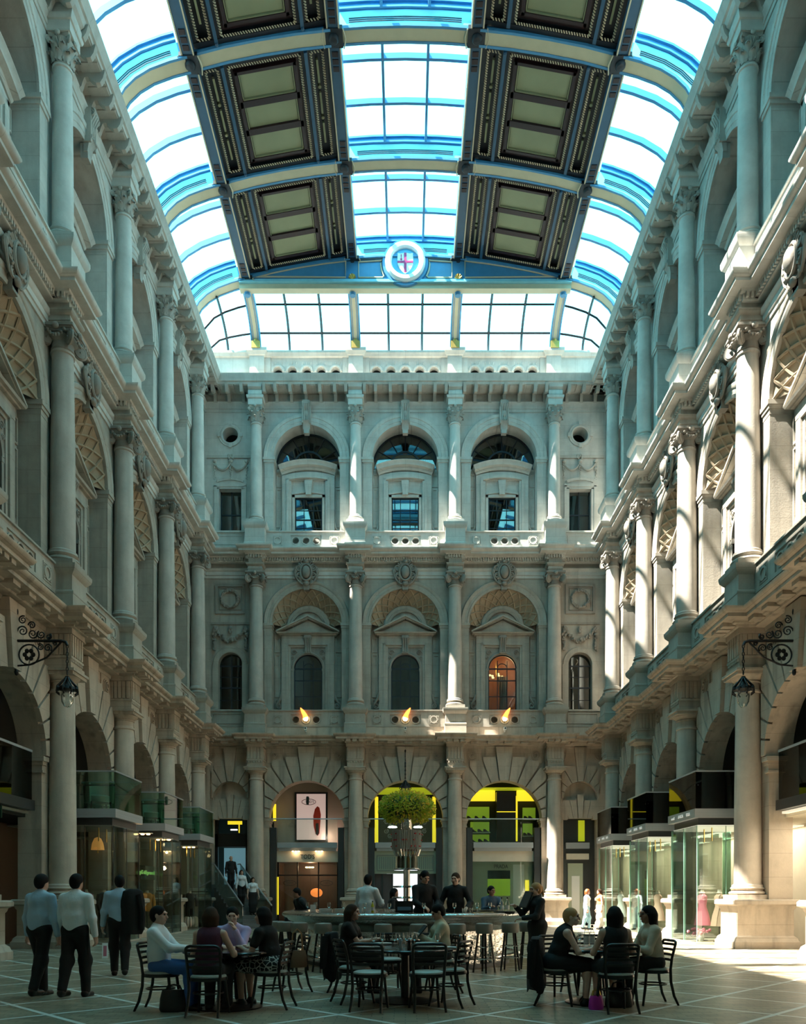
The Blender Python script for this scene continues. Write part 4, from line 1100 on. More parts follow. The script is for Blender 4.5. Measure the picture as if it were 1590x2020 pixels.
def framed_(m, x0, x1, y0, y1, z0, z1, wd=.035):
    for a, b, c, e in ((x0, x1, y1 - wd, y1), (x0, x1, y0, y0 + wd), (x0, x0 + wd, y0, y1), (x1 - wd, x1, y0, y1)): m.box(a, b, c, e, z0, z1)
def centre_glass():
    t = thing('window', kind='structure'); P = sub(-2.2, 2.2); L_ = BAY / 2
    m = MB()
    for y in (-BAY / 6, BAY / 6): band(m, P, .80, .99, y - .05, y + .05)
    for x in (-.78, .78): z = zroof(x); m.box(x - .045, x + .045, -L_, L_, z + .74, z + .99)
    mk('glazing_bars', m, BLUE, t)
    A = offs(P, .96); n = len(A)
    m = MB(); m.add([(x, -L_, z) for x, z in A] + [(x, L_, z) for x, z in A], [(i, i + 1, n + i + 1, n + i) for i in range(n - 1)])
    mk('pane', m, ROOFG, t, smooth=0); return t
def cove_glass():
    t = thing('window', kind='structure'); P = sub(7.15, 9.65); L_ = BAY / 2
    m = MB()
    for y in (-BAY / 6, BAY / 6): band(m, P, .78, .99, y - .055, y + .055)
    A = offs(P, .9); p = A[4]
    m.tube([(p[0], -L_, p[1]), (p[0], L_, p[1])], .06, 4)
    mk('glazing_bars', m, BLUE, t)
    A = offs(P, .96); n = len(A); m = MB(); m.add([(x, -L_, z) for x, z in A] + [(x, L_, z) for x, z in A], [(i, i + 1, n + i + 1, n + i) for i in range(n - 1)])
    mk('pane', m, ROOFG, t, smooth=0); return t
tilt = math.atan2(zroof(6.8) - zroof(2.54), 6.8 - 2.54)
cof = coffer(); cg = centre_glass(); vg = cove_glass(); bm1 = beam(2.33); bm2 = beam(7.0)
BL = ['farthest bay', 'middle bay', 'nearest bay', 'bay overhead', 'bay behind the viewer', 'second bay behind', 'third bay behind', 'last bay behind']
for i in range(6):
    y = RIBY[i] - BAY / 2; far = i < 3
    for s, sd in ((-1, 'shaded'), (1, 'sunlit')):
        lab = 'coffered roof panel with three pale fields, %s-wall side, %s' % (sd, BL[i])
        o = cof if (i == 0 and s == 1) else dup(cof, (0, 0, 0), 0)
        o['label'] = lab; o.location = (s * 2.54, y, zroof(2.54) - .05)
        o.rotation_euler = (0, -tilt, 0) if s == 1 else (0, 0, pi)
        if s == -1: o.rotation_euler = (Matrix.Rotation(pi, 4, 'Z') @ Matrix.Rotation(-tilt, 4, 'Y')).to_euler()
        if not (i == 0 and s == 1): o = dup(vg, (0, y, 0), 0 if s == 1 else pi, name=nxt('window'))
        else: vg.name = nxt('window'); vg.location = (0, y, 0); o = vg
        o['label'] = 'curved side skylight of clear panes, %s-wall side, %s' % (sd, BL[i])
        if far:
            for b, nmx in ((bm1, 'inner'), (bm2, 'outer')):
                x = 2.33 if b is bm1 else 7.0
                if i == 0 and s == 1: o = b
                else: o = dup(b, (0, 0, 0), 0)
                o.location = (s * x, y, 0); o['label'] = 'dark blue lengthwise roof beam with cream lines, %s %s-wall side, %s' % (nmx, sd, BL[i])
    if i == 0: cg.name = nxt('window'); o = cg; o.location = (0, y, 0)
    else: o = dup(cg, (0, y, 0), 0, name=nxt('window'))
    o['label'] = 'central roof skylight of clear panes, %s' % BL[i]

# far end of the roof: gable panel with the crest, coved end glazing, posts
YE = RIBY[0]
t = thing('gable_panel', (0, YE - .12, 0), 0, 'blue gable panel with cream edging across the far end of the roof', 'panel')
P = sub(-7.2, 7.2)
m = MB().ext([(-7.2, 28.40)] + [(7.2, 28.40)] + [(x, z + .1) for x, z in P[::-1]], -.02, .10); mk('board', m, BLUE, t)
m = MB()
def line(pts, r=.035, cl=False): m.tube(pts, r, 5, closed=cl)
for s in (-1, 1):
    Q = [(s * x, -.05, zroof(x) - .02) for x in [2.62 + (6.95 - 2.62) * k / 12 for k in range(13)]]
    Q2 = [(a, b, max(c, 28.56)) for a, b, c in Q]
    m = MB(); line(Q2 + [(s * 2.62, -.05, 28.52)], .035, True); mk('cream_edging', m, ROPE, t); m = MB()
    a0 = -.15
    line([(s * 2.05, -.05, 29.2), (s * 1.02, -.05, 29.27)] + [(s * 1.08 * cos(R(q)), -.05, 29.12 + 1.08 * sin(R(q))) for q in (0, -15, -30)] + [(s * 1.0, -.05, 28.52), (s * 2.05, -.05, 28.52)], .035, True); mk('cream_edging', m, ROPE, t)
m = MB().box(-7.3, 7.3, -.10, .14, 28.30, 28.42); m.box(-7.3, 7.3, -.14, .16, 28.27, 28.31); mk('blue_rail', m, BLUEL, t)
m = MB().box(-7.3, 7.3, -.02, .3, 28.06, 28.26); mk('cream_rail', m, CREAM, t)
t = thing('crest', (0, YE - .2, 29.14), 0, 'round white medallion holding a shield with a red cross and small sword', 'crest')
m = MB().arch(0, 0, [(.60, .02), (.60, -.10), (.66, -.16), (.80, -.17), (.88, -.10), (.88, .05)], 0, 360, 48); mk('ring', m, WHITEP, t)
m = MB().arch(0, 0, [(.86, .08), (.86, -.02), (1.0, -.03), (1.04, .08)], 0, 360, 48); mk('outer_ring', m, BLUE, t)
m = MB().ext([(.66 * cos(2 * pi * k / 40), .66 * sin(2 * pi * k / 40)) for k in range(40)], -.02, .06); mk('disc', m, mat('sky_blue_enamel', (.10, .42, .68), .4), t)
SH = [(-.33, .37), (-.2, .345), (0, .38), (.2, .345), (.33, .37), (.345, .1), (.33, -.12), (.24, -.30), (.12, -.42), (0, -.50), (-.12, -.42), (-.24, -.30), (-.33, -.12), (-.345, .1)]
sh = mk('shield', MB().ext([(x, z) for x, z in SH], -.08, -.02), WHITEP, t)
CR = mat('crimson_enamel', (.42, .02, .16), .4)
m = MB().box(-.055, .055, -.10, -.07, -.47, .37).box(-.345, .345, -.098, -.07, -.06, .02); mk('cross', m, CR, sh)
m = MB().ext([(-.20, .30), (-.16, .30), (-.165, .12), (-.195, .12)], -.1, -.075).ball((-.18, -.088, .095), (.06, .012, .022), 8, 5).ball((-.18, -.088, .06), (.018, .012, .03), 6, 4); mk('sword', m, CR, sh)
def ecurve(x, tt, off=0):
    zt = min(zroof(x), 28.42) - .1; zb = min(27.0, zt - .35)
    return (x, YE + .1 + (2.25 + off) * cos(tt), zb + (zt - zb + off * .5) * sin(tt))
for i, x in enumerate((-7.0, -2.33, 2.33, 7.0)):
    t = thing('roof_post', (0, 0, 0), 0, 'cream and blue curved post at the end glazing, %s of four' % ['first from left', 'second from left', 'third from left', 'rightmost'][i], 'post', 'curved posts of the end glazing')
    C = [ecurve(x, pi / 2 * k / 12) for k in range(13)]
    def strip(m, dx0, dx1, th):
        V = []
        for k, p in enumerate(C):
            for dx, o in ((dx0, 0), (dx1, 0), (dx1, th), (dx0, th)): V.append((p[0] + dx, p[1] - o * cos(pi / 2 * k / 12), p[2] - o * sin(pi / 2 * k / 12)))
        m.add(V, [(k * 4 + q, k * 4 + (q + 1) % 4, k * 4 + 4 + (q + 1) % 4, k * 4 + 4 + q) for k in range(12) for q in range(4)] + [(0, 1, 2, 3), (51, 50, 49, 48)])
    m = MB(); strip(m, -.16, .16, .10); mk('shaft', m, CREAM, t)
    m = MB(); strip(m, -.23, -.16, .14); strip(m, .16, .23, .14); strip(m, -.11, -.09, .115); strip(m, .09, .11, .115); mk('edging', m, BLUE, t)
    m = MB().box(x - .2, x + .2, C[0][1] - .28, C[0][1] + .05, 26.98, 27.3); m.ball((x, C[0][1] - .14, 27.38), (.16, .12, .12), 10, 6); m.box(x - .15, x + .15, C[0][1] - .22, C[0][1], 27.45, 27.52); mk('gilt_foot', m, GOLD, t)
    m = MB().lathe([(.12, -.34), (.14, -.30), (.12, -.26), (.20, -.10), (.26, -.06), (.26, .02)], (x, C[-1][1] + .05, 28.28), 16); mk('head', m, BLUE, t)
    m = MB()
    for k in range(-2, 3): m.tube([(x, YE - .2, 28.42), (x + .16 * sin(k * .6), YE - .22, 28.44 + .2 * cos(k * .6))], [.02, .045], 6)
    mk('shell', m, GOLD, t)
t = thing(nxt('window'), (0, 0, 0), 0, 'coved glass end wall of the roof above the parapet', kind='structure')
m = MB(); xs = [-9.6, -9.2, -8.7, -8.2, -7.6] + [-7.0 + 14 * k / 12 for k in range(13)] + [7.6, 8.2, 8.7, 9.2, 9.6]; n = 10
V = [ecurve(x, pi / 2 * k / n, .12) for x in xs for k in range(n + 1)]
m.add(V, [(i * (n + 1) + k, (i + 1) * (n + 1) + k, (i + 1) * (n + 1) + k + 1, i * (n + 1) + k + 1) for i in range(len(xs) - 1) for k in range(n)])
mk('pane', m, ROOFG, t, smooth=0)
m = MB()
for x in (-8.35, -5.45, -3.9, -.78, .78, 3.9, 5.45, 8.35): m.tube([ecurve(x, pi / 2 * k / 10, .04) for k in range(11)], .055, 4)
for tt in (.52, 1.15): m.tube([ecurve(x, tt, .06) for x in xs], .055, 4)
mk('glazing_bars', m, NAVY, t)

# opaque ceiling added out of view to cut skylight on the near walls
m = MB(); band(m, FULL, .55, .95, Y_END, RIBY[6] - .25)
tag(mk('ceiling', m, NAVY), 'opaque ceiling added over the unseen near end of the court to block skylight', kind='structure')
dup(RIB0, (0, RIBY[4], 0), 0, 'blue and cream arched roof girder, second overhead'); dup(RIB0, (0, RIBY[5], 0), 0, 'blue and cream arched roof girder, third overhead')
# ------------------------------------------------------------------ shops behind the ground-floor arches
def text(body, size, m, parent, loc, rot=(pi / 2, 0, 0), name='lettering', ext=.012, mirror=False, fit=None):
    c = bpy.data.curves.new('t', 'FONT'); c.body = body; c.size = size; c.extrude = ext; c.align_x = 'CENTER'; c.align_y = 'CENTER'
    o = bpy.data.objects.new('t', c); COL.objects.link(o)
    me = bpy.data.meshes.new_from_object(o.evaluated_get(bpy.context.evaluated_depsgraph_get()))
    bpy.data.objects.remove(o); me.name = name; me.materials.clear(); me.materials.append(m)
    q = bpy.data.objects.new(name, me); COL.objects.link(q); q.location = loc; q.rotation_euler = rot
    if parent is not None: q.parent = parent
    if fit or mirror:
        wd = max(v.co.x for v in me.vertices) - min(v.co.x for v in me.vertices); f = (fit / wd) if fit else 1
        for v in me.vertices: v.co.x *= f * (-1 if mirror else 1)
    return q
def oval(m, cx, cz, a, b, y, th=.012): m.tube([(cx + a * cos(2 * pi * k / 32), y, cz + b * sin(2 * pi * k / 32)) for k in range(32)], th, 5, closed=True)
SHOPN = ['left shop with the framed poster', 'middle entrance under the plant', 'right shop with green shelves']
BROWN = mat('brown_panelling', (.10, .055, .035), .5); PALEG = mat('pale_green_panel', (.42, .48, .36), .5); BLK = mat('black_frame', (.012, .011, .010), .35); DARKROOM = mat('dark_interior', (.018, .02, .018), .8)
INK = mat('dark_ink', (.02, .03, .03), .5); SHOER = mat('red_leather', (.55, .04, .015), .35); LETW = mat('white_lettering', (.75, .75, .72), .5, emis=(1, 1, .95), estr=.25)
def at(c, v=0, z=0): return place('back', c, v, z)[0]
for i, c in enumerate(WALLS['back']['bays']):
    L0 = at(c)
    t = thing('steel_fascia', L0, 0, 'brushed steel balcony fascia with glass rail, ' + SHOPN[i], 'balcony', 'balcony fascias of the back wall')
    mk('fascia', MB().box(-1.42, 1.42, W + .12, W + .4, 3.62, 3.88).box(-1.36, 1.36, W + .2, W + .5, 3.48, 3.62), STEEL, t)
    mk('handrail', MB().tube([(-1.80, W + .2, 5.0), (1.80, W + .2, 5.0)], .028, 8), STEEL, t)
    mk('glass_panel', MB().box(-1.42, 1.42, W + .195, W + .205, 3.88, 4.98), SHOPG, t, smooth=0)
    for s in (-1, 1):
        mk('post', MB().box(*sorted((s * 1.46, s * 1.74)), W + .10, W + .45, 0, 4.58), DSTEEL, t)
# left shop
L0 = at(-BAY); pre = thing('shopfront', L0, 0, 'brown shop front with warm lights, lit lettering and oval signs on the glass, left bay', 'shop front')
m = MB().box(-1.46, 1.46, W + .32, W + .4, 2.96, 3.48); mk('fascia_board', m, CREAMW, pre)
mk('glazing', MB().box(-1.46, 1.46, W + .5, W + .508, 0, 2.96), SHOPG, pre, smooth=0)
m = MB()
for x in (-1.42, -.5, .5, 1.42): m.box(x - .03, x + .03, W + .46, W + .54, 0, 2.96)
m.box(-1.46, 1.46, W + .46, W + .54, 2.3, 2.36); mk('mullion', m, BLK, pre)
m = MB().box(-1.5, 1.5, W + 2.6, W + 2.66, 0, 3.0).box(-1.5, -1.44, W + .6, W + 2.6, 0, 3).box(1.44, 1.5, W + .6, W + 2.6, 0, 3).box(-1.5, 1.5, W + .6, W + 2.6, 2.96, 3.0); mk('interior', m, BROWN, pre)
text("TOD'S", .30, INK, pre, (0.0, W + .29, 3.2), fit=.68, name='fascia_lettering')
for x in (-.88, .88): text("TOD'S", .12, INK, pre, (x, W + .48, 1.96), name='glass_lettering')
m = MB(); [oval(m, x, 1.96, .30, .12, W + .48) for x in (-.88, .88)]; mk('glass_oval', m, INK, pre)
for s in (-1, 1):
    m = MB()
    for k in (-.14, 0, .14): m.ball((s * .55 + k, W + .22, 3.46), (.05, .05, .03), 8, 5)
    mk('spot_lamp', m, WARM, pre)
m = MB()
for k in range(3): m.ball((-.1 + k * .14, W + .8, 2.72), (.08, .06, .04), 8, 5)
mk('ceiling_lamp', m, WARM, pre); mk('glow_stand', MB().ball((.28, W + 1.6, 1.5), (.30, .2, .22), 12, 8), ORG, pre)
mk('light_strip', MB().box(-1.45, -1.40, W + .40, W + .45, .45, 2.25), YEL, pre)
for x, e in ((0, 50),):
    ld = bpy.data.lights.new('shop_lamp', 'POINT'); ld.energy = e; ld.color = (1, .6, .35); ld.shadow_soft_size = .1; lo = bpy.data.objects.new('shop_lamp', ld); COL.objects.link(lo); lo.location = Vector(L0) + Vector((0, W + 1.5, 2.7))
for x in (-.55, .55):
    ld = bpy.data.lights.new('fascia_lamp', 'POINT'); ld.energy = 5; ld.color = (1, .72, .4); ld.shadow_soft_size = .04; lo = bpy.data.objects.new('fascia_lamp', ld); COL.objects.link(lo); lo.location = Vector(L0) + Vector((x, W + .17, 3.40))
tag(mk('wall_inner', MB().box(-1.75, 1.75, W + 1.25, W + 1.35, 3.5, 7.0), PINKW, loc=L0), 'pinkish wall of the upper left shop', kind='structure')
ld = bpy.data.lights.new('poster_lamp', 'POINT'); ld.energy = 26; ld.color = (1, .75, .62); ld.shadow_soft_size = .1; lo = bpy.data.objects.new('poster_lamp', ld); COL.objects.link(lo); lo.location = Vector(L0) + Vector((.9, W + .8, 4.2))
t = thing('poster', Vector(L0) + Vector((.07, W + 1.2, 5.19)), 0, 'black framed poster of a red shoe sole and oval sign, in the left arch', 'poster')
m = MB()
for a, b, c_, e in ((-.80, .80, 1.12, 1.20), (-.80, .80, -1.20, -1.12), (-.80, -.71, -1.12, 1.12), (.71, .80, -1.12, 1.12)): m.box(a, b, -.06, .03, c_, e)
mk('frame', m, BLK, t); mk('sheet', MB().box(-.72, .72, -.005, .02, -1.13, 1.13), POSTER, t)
m = MB(); oval(m, -.12, .73, .34, .14, -.015, .014); mk('oval_sign', m, INK, t); text("TOD'S", .17, INK, t, (-.08, -.015, .73), fit=.42)
mk('printed_bottle', MB().ext([(-.24, .60), (-.12, .60), (-.10, .94), (-.13, 1.0), (-.23, 1.0), (-.25, .94)], -.02, -.004), mat('dark_teal_ink', (.02, .07, .07), .5), t)
m = MB().ext([(.22, -.85), (.32, -.92), (.40, -.80), (.44, -.35), (.47, .1), (.40, .45), (.30, .52), (.18, .38), (.10, .05), (.12, -.45)], -.03, -.004)
mk('printed_shoe', m, SHOER, t); mk('printed_heel', MB().ext([(.22, -.84), (.31, -.9), (.38, -.78), (.36, -.30), (.22, -.32)], -.036, -.028), BLK, t)
tag(mk('light_strip', MB().box(-1.70, -1.56, W + .62, W + .7, 4.95, 5.75), YEL, loc=L0), 'yellow light strip at the left edge of the poster arch', 'light')
# middle entrance
L0 = at(0); t = thing('shopfront', L0, 0, 'central passage entrance with louvred panel over bright doorway, behind the bar', 'entrance')
mk('fascia_board', MB().box(-1.46, 1.46, W + .32, W + .40, 2.40, 3.48), PALEG, t)
m = MB()
for k in range(26): m.box(-1.25 + k * .1, -1.20 + k * .1, W + .29, W + .33, 2.62, 3.2)
framed_(m, -1.36, 1.36, 0, 0, 0, 0) if False else framed(m, -1.36, 1.36, 2.52, 3.3, W + .32, .05, .03)
mk('louvre', m, mat('grey_green_slat', (.20, .23, .19), .5), t)
m = MB()
for x in (-1.1, -.62, .62, 1.1): m.box(x - .04, x + .04, W + .45, W + .55, 0, 2.4)
mk('door_frame', m, DSTEEL, t); MAUV = mat('mauve_grey', (.10, .085, .09), .4); mk('side_panel', MB().box(-1.46, -.66, W + .5, W + .52, 0, 2.4), MAUV, t); mk('side_panel', MB().box(.66, 1.46, W + .5, W + .52, 0, 2.4), MAUV, t)
mk('bright_street', MB().box(-.95, .95, W + 3.2, W + 3.25, 0.2, 2.7), SKYD, t)
for s in (-1, 1): mk('light_strip', MB().box(*sorted((s * 1.30, s * 1.46)), W + .6, W + .7, 3.9, 6.1), YEL, t)
mk('lit_ceiling', MB().box(-1.8, 1.8, W + .7, W + 3, 6.5, 6.56), YELG, t)
m = MB()
for s in (-1, 1):
    for k in range(4): m.spiral((s * (.75 + .18 * (k % 2)), W + .9, 4.25 + .22 * k), .12, .02, 1.6, .016, a0=k, sgn=s)
mk('iron_scrollwork', m, mat('pale_iron', (.35, .37, .36), .4), t)
m = MB()
for s in (-1, 1): m.lathe([(.0, .09), (.2, .06), (.24, .0), (.2, -.02)], (s * .62, W + 1.0, 4.66), 14)
mk('ceiling_light', m, WHL, t)
# right shop
L0 = at(BAY); t = thing('shopfront', L0, 0, 'pale green shop front with dark lettering over a green window, right bay', 'shop front')
mk('fascia_board', MB().box(-1.46, 1.46, W + .32, W + .4, 2.98, 3.48), CREAMW, t)
mk('back_panel', MB().box(-1.46, 1.46, W + .62, W + .68, 0, 2.98), PALEG, t)
mk('glazing', MB().box(-1.46, 1.46, W + .5, W + .508, 0, 2.98), SHOPG, t, smooth=0)
text('PRADA', .26, INK, t, (-.08, W + .46, 2.74), fit=.66, name='shop_lettering')
mk('lit_window', MB().box(-.70, .38, W + .58, W + .625, 1.35, 2.16), GRNL, t); mk('dark_window', MB().box(-.70, .38, W + .58, W + .625, 2.16, 2.56), DARKROOM, t)
mk('light_strip', MB().box(1.1, 1.28, W + .58, W + .62, .9, 2.1), YEL, t); mk('door_panel', MB().box(.52, 1.05, W + .6, W + .63, 0, 2.85), WHITEP, t)
t = thing('shoe_display', Vector(L0), 0, 'dark upper shop interior with glowing green shelves, right arch', 'shelves')
mk('back', MB().box(-1.8, 1.8, W + 1.7, W + 1.75, 3.5, 7), DARKROOM, t)
m = MB()
for x0, x1, z0, z1 in ((-1.72, -.52, 5.10, 5.72), (-1.45, -.52, 4.48, 4.98), (-1.45, -.52, 3.98, 4.36), (1.12, 1.75, 5.12, 5.68), (1.12, 1.6, 4.3, 4.9)): m.box(x0, x1, W + 1.55, W + 1.6, z0, z1)
mk('lit_niche', m, GRNL, t)
m = MB()
for x0, x1, z in ((-1.75, -.5, 5.06), (-1.5, -.5, 4.42), (-1.5, -.5, 3.94), (1.1, 1.75, 5.06), (1.1, 1.65, 4.24)): m.box(x0, x1, W + 1.2, W + 1.6, z, z + .035)
mk('shelf', m, PALEG, t)
mk('dark_column', MB().box(-.22, .68, W + 1.0, W + 1.5, 3.6, 6.4), BLK, t)
mk('light_line', MB().box(.72, .80, W + 1.05, W + 1.1, 4.0, 6.2).box(-.22, .72, W + .98, W + 1.0, 5.40, 5.44), YEL, t)
mk('lit_cove', MB().box(-1.8, -.25, W + 1.4, W + 1.6, 6.0, 6.5), YEL, t); mk('lit_cove', MB().box(.82, 1.8, W + 1.4, W + 1.6, 6.0, 6.5), YEL, t); mk('lit_ceiling', MB().box(-1.8, 1.8, W + .7, W + 1.6, 6.52, 6.56), YELG, t)
shoe = None; n = 0
for xs_, z in (((-1.5, -1.12, -.75), 5.096), ((-1.3, -.98, -.7), 4.456), ((-1.35, -.95, -.68), 3.976), ((1.28, 1.5), 5.096), ((1.25, 1.45), 4.276)):
    for x in xs_:
        if shoe is None:
            shoe = thing('shoe', (0, 0, 0), 0, 'small dark shoe on a lit green shelf of the right shop', 'shoe', 'dark shoes on the lit shelves')
            m = MB().extx([], 0, 0) if False else MB().ext([(-.13, 0), (.13, 0), (.14, .03), (.05, .07), (-.02, .14), (-.12, .16), (-.14, .08)], -.045, .045); mk('upper', m, BLK, shoe)
            mk('sole', MB().box(-.13, .14, -.05, .05, -.012, .004), INK, shoe); o = shoe
        else: o = dup(shoe, (0, 0, 0), 0)
        o.location = Vector(L0) + Vector((x, W + 1.38, z))
# corner bays of the back wall
L0 = at(8.26); t = thing(nxt('door'), L0, 0, 'pale door under a steel band, right corner of the back wall', kind='structure')
mk('dark_surround', MB().box(-.78, .78, W + .5, W + .55, 0, 5.0), DSTEEL, t); mk('steel_band', MB().box(-.62, .5, W + .25, W + .45, 3.60, 3.88), STEEL, t); mk('cream_band', MB().box(-.60, .48, W + .3, W + .48, 3.08, 3.36), CREAMW, t)
mk('door_leaf', MB().box(-.5, .22, W + .42, W + .47, 0, 2.9), PALEG, t); mk('door_pane', MB().box(-.32, .06, W + .40, W + .43, .2, 2.3), WHITEP, t)
mk('light_strip', MB().box(.0, .3, W + .4, W + .46, 3.95, 4.95), YELG, t); mk('handle', MB().tube([(.12, W + .38, 1.0), (.12, W + .38, 1.35)], .015, 6), STEEL, t)
L0 = at(-8.26); t = thing(nxt('door'), L0, 0, 'blue lit doorway at the head of the stairs, left corner of the back wall', kind='structure')
mk('dark_surround', MB().box(-.80, -.66, W + .3, W + .5, 0, 5).box(.66, .80, W + .3, W + .5, 0, 5).box(-.8, .8, W + .3, W + .5, 3.68, 4.3), BLK, t)
mk('lit_back', MB().box(-.66, .66, W + 1.6, W + 1.65, 1.8, 3.7), BLUED, t); mk('yellow_light', MB().box(-.22, .46, W + .42, W + .5, 4.76, 4.92).box(.3, .34, W + .42, W + .5, 4.36, 4.76), YEL, t)
mk('white_light', MB().box(-.1, .22, W + .5, W + .56, 4.48, 4.54), WHL, t)
# stairs
A_ = Vector((-8.35, 37.55, 1.9)); B_ = Vector((-6.15, 33.3, 0)); dv = (B_ - A_).to_2d(); dl = dv.length; dn = dv.normalized(); sv = Vector((dn.y, -dn.x)) * -.62
t = thing('staircase', (0, 0, 0), 0, 'dark stairs with glass sides descending from the blue doorway, back left corner', 'stairs')
m = MB(); ns = 11
for k in range(ns):
    p0 = A_.to_2d() + dn * (dl * k / ns); p1 = A_.to_2d() + dn * (dl * (k + 1) / ns + .02); z = 1.9 * (1 - (k + 1) / ns) + .0
    if z < .02: z = .02
    q = [p0 - sv, p1 - sv, p1 + sv, p0 + sv]; m.add([(a.x, a.y, 0) for a in q] + [(a.x, a.y, z) for a in q], [(3, 2, 1, 0), (4, 5, 6, 7), (0, 1, 5, 4), (1, 2, 6, 5), (2, 3, 7, 6), (3, 0, 4, 7)])
mk('flight', m, TREAD, t)
mk('landing', MB().box(-9.1, -7.55, 37.5, 39.4, 0, 1.88), TREAD, t)
for s in (-1, 1):
    a = A_ + Vector((sv.x, sv.y, 0)) * s; b = B_ + Vector((sv.x, sv.y, 0)) * s
    m = MB(); k = Vector((dn.y, -dn.x, 0)) * .006
    V = [a + k, b + k, b + k + Vector((0, 0, .9)), a + k + Vector((0, 0, .9))]; m.add([tuple(v) for v in V] + [tuple(v - k * 2) for v in V], [(0, 1, 2, 3), (7, 6, 5, 4), (0, 4, 5, 1), (1, 5, 6, 2), (2, 6, 7, 3), (3, 7, 4, 0)]); mk('glass_side', m, SHOPG, t, smooth=0)
    e = Vector((0, 0, .95)); mk('handrail', MB().tube([a + e + Vector((-dn.x, -dn.y, 0)) * .4, a + e, b + e], .03, 8), STEEL, t)

# projecting glass shop boxes along both sides
def shop_box(side):
    """local frame of a side wall bay: u along, v<0 out into the court"""
    t = thing('glass_shop_box', cat='shop front'); hw = 1.13; y0, y1 = -.96, .9
    right = side == 'right'
    UP = BLKG if right else GREENG
    m = MB().box(-hw, hw, y0, y0 + .014, 3.84, 4.88).box(-hw, -hw + .014, y0 + .014, y1, 3.84, 4.88).box(hw - .014, hw, y0 + .014, y1, 3.84, 4.88); mk('upper_glass', m, UP, t, smooth=0)
    m = MB()
    for a, b, c, e in ((-hw, hw, y0 - .02, y0 + .03), (-hw - .02, -hw + .03, y0, y1), (hw - .03, hw + .02, y0, y1)): m.box(a, b, c, e, 4.87, 4.91)
    mk('top_rail', m, STEEL, t)
    m = MB().box(-hw, hw, y0 + .05, y0 + .09, 4.48, 4.52).box(-hw + .05, -hw + .09, y0, y1, 4.48, 4.52).box(hw - .09, hw - .05, y0, y1, 4.48, 4.52); mk('inner_rail', m, DSTEEL, t)
    m = MB().box(-hw - .03, hw + .03, y0 - .03, y1, 3.58, 3.83); mk('steel_band', m, STEEL, t)
    m = MB().box(-hw + .12, hw - .12, y0 + .12, y1, 3.38, 3.58); mk('lower_band', m, DSTEEL, t)
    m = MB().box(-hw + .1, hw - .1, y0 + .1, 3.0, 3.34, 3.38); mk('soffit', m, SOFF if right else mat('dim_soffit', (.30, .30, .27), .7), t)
    m = MB()
    g = .012
    for a, b in ((-hw + .06, -.02), (.02, hw - .06)): m.box(a, b, y0 + .06, y0 + .06 + g, .05, 3.36)
    for s in (-1, 1):
        for a, b in ((y0 + .08, -.1), (-.06, y1)): m.box(*sorted((s * (hw - .06), s * (hw - .06) + g)), a, b, .05, 3.36)
    mk('lower_glass', m, SHOPG, t, smooth=0)
    m = MB()
    for u, v in ((-hw + .06, y0 + .06), (hw - .06, y0 + .06), (0, y0 + .06), (-hw + .06, -.08), (hw - .06, -.08)): m.box(u - .009, u + .009, v - .009, v + .009, .05, 3.36)
    mk('green_glass_edge', m, mat('green_edge', (.30, .58, .44), .2) if right else DSTEEL, t)
    mk('plinth', MB().box(-hw, hw, y0, y1, 0, .05), S0, t)
    m = MB()
    for u in (-.6, 0, .6): m.tube([(u, -.3, 3.36), (u, -.3, 2.95)], .018, 6)
    mk('door_hanger', m, GOLD, t)
    if right:
        m = MB().box(-.9, -.3, .6, .62, .1, 3.3); mk('green_screen', m, GREENG, t)
        m = MB().box(-.9, -.78, .95, 1.07, 0, 3.3); mk('wood_post', m, mat('walnut', (.20, .10, .05), .5), t)
        for u, tx in ((-.68, 'ooo1'), (0, 'A OCA'), (.62, 'OOA')): text(tx, .13, LETW, t, (u, y0 - .036, 3.71), name='sign_lettering')
    return t
BX = {}
ORB = ['farthest glass box by the back wall', 'middle glass box of three', 'nearest glass box of three']
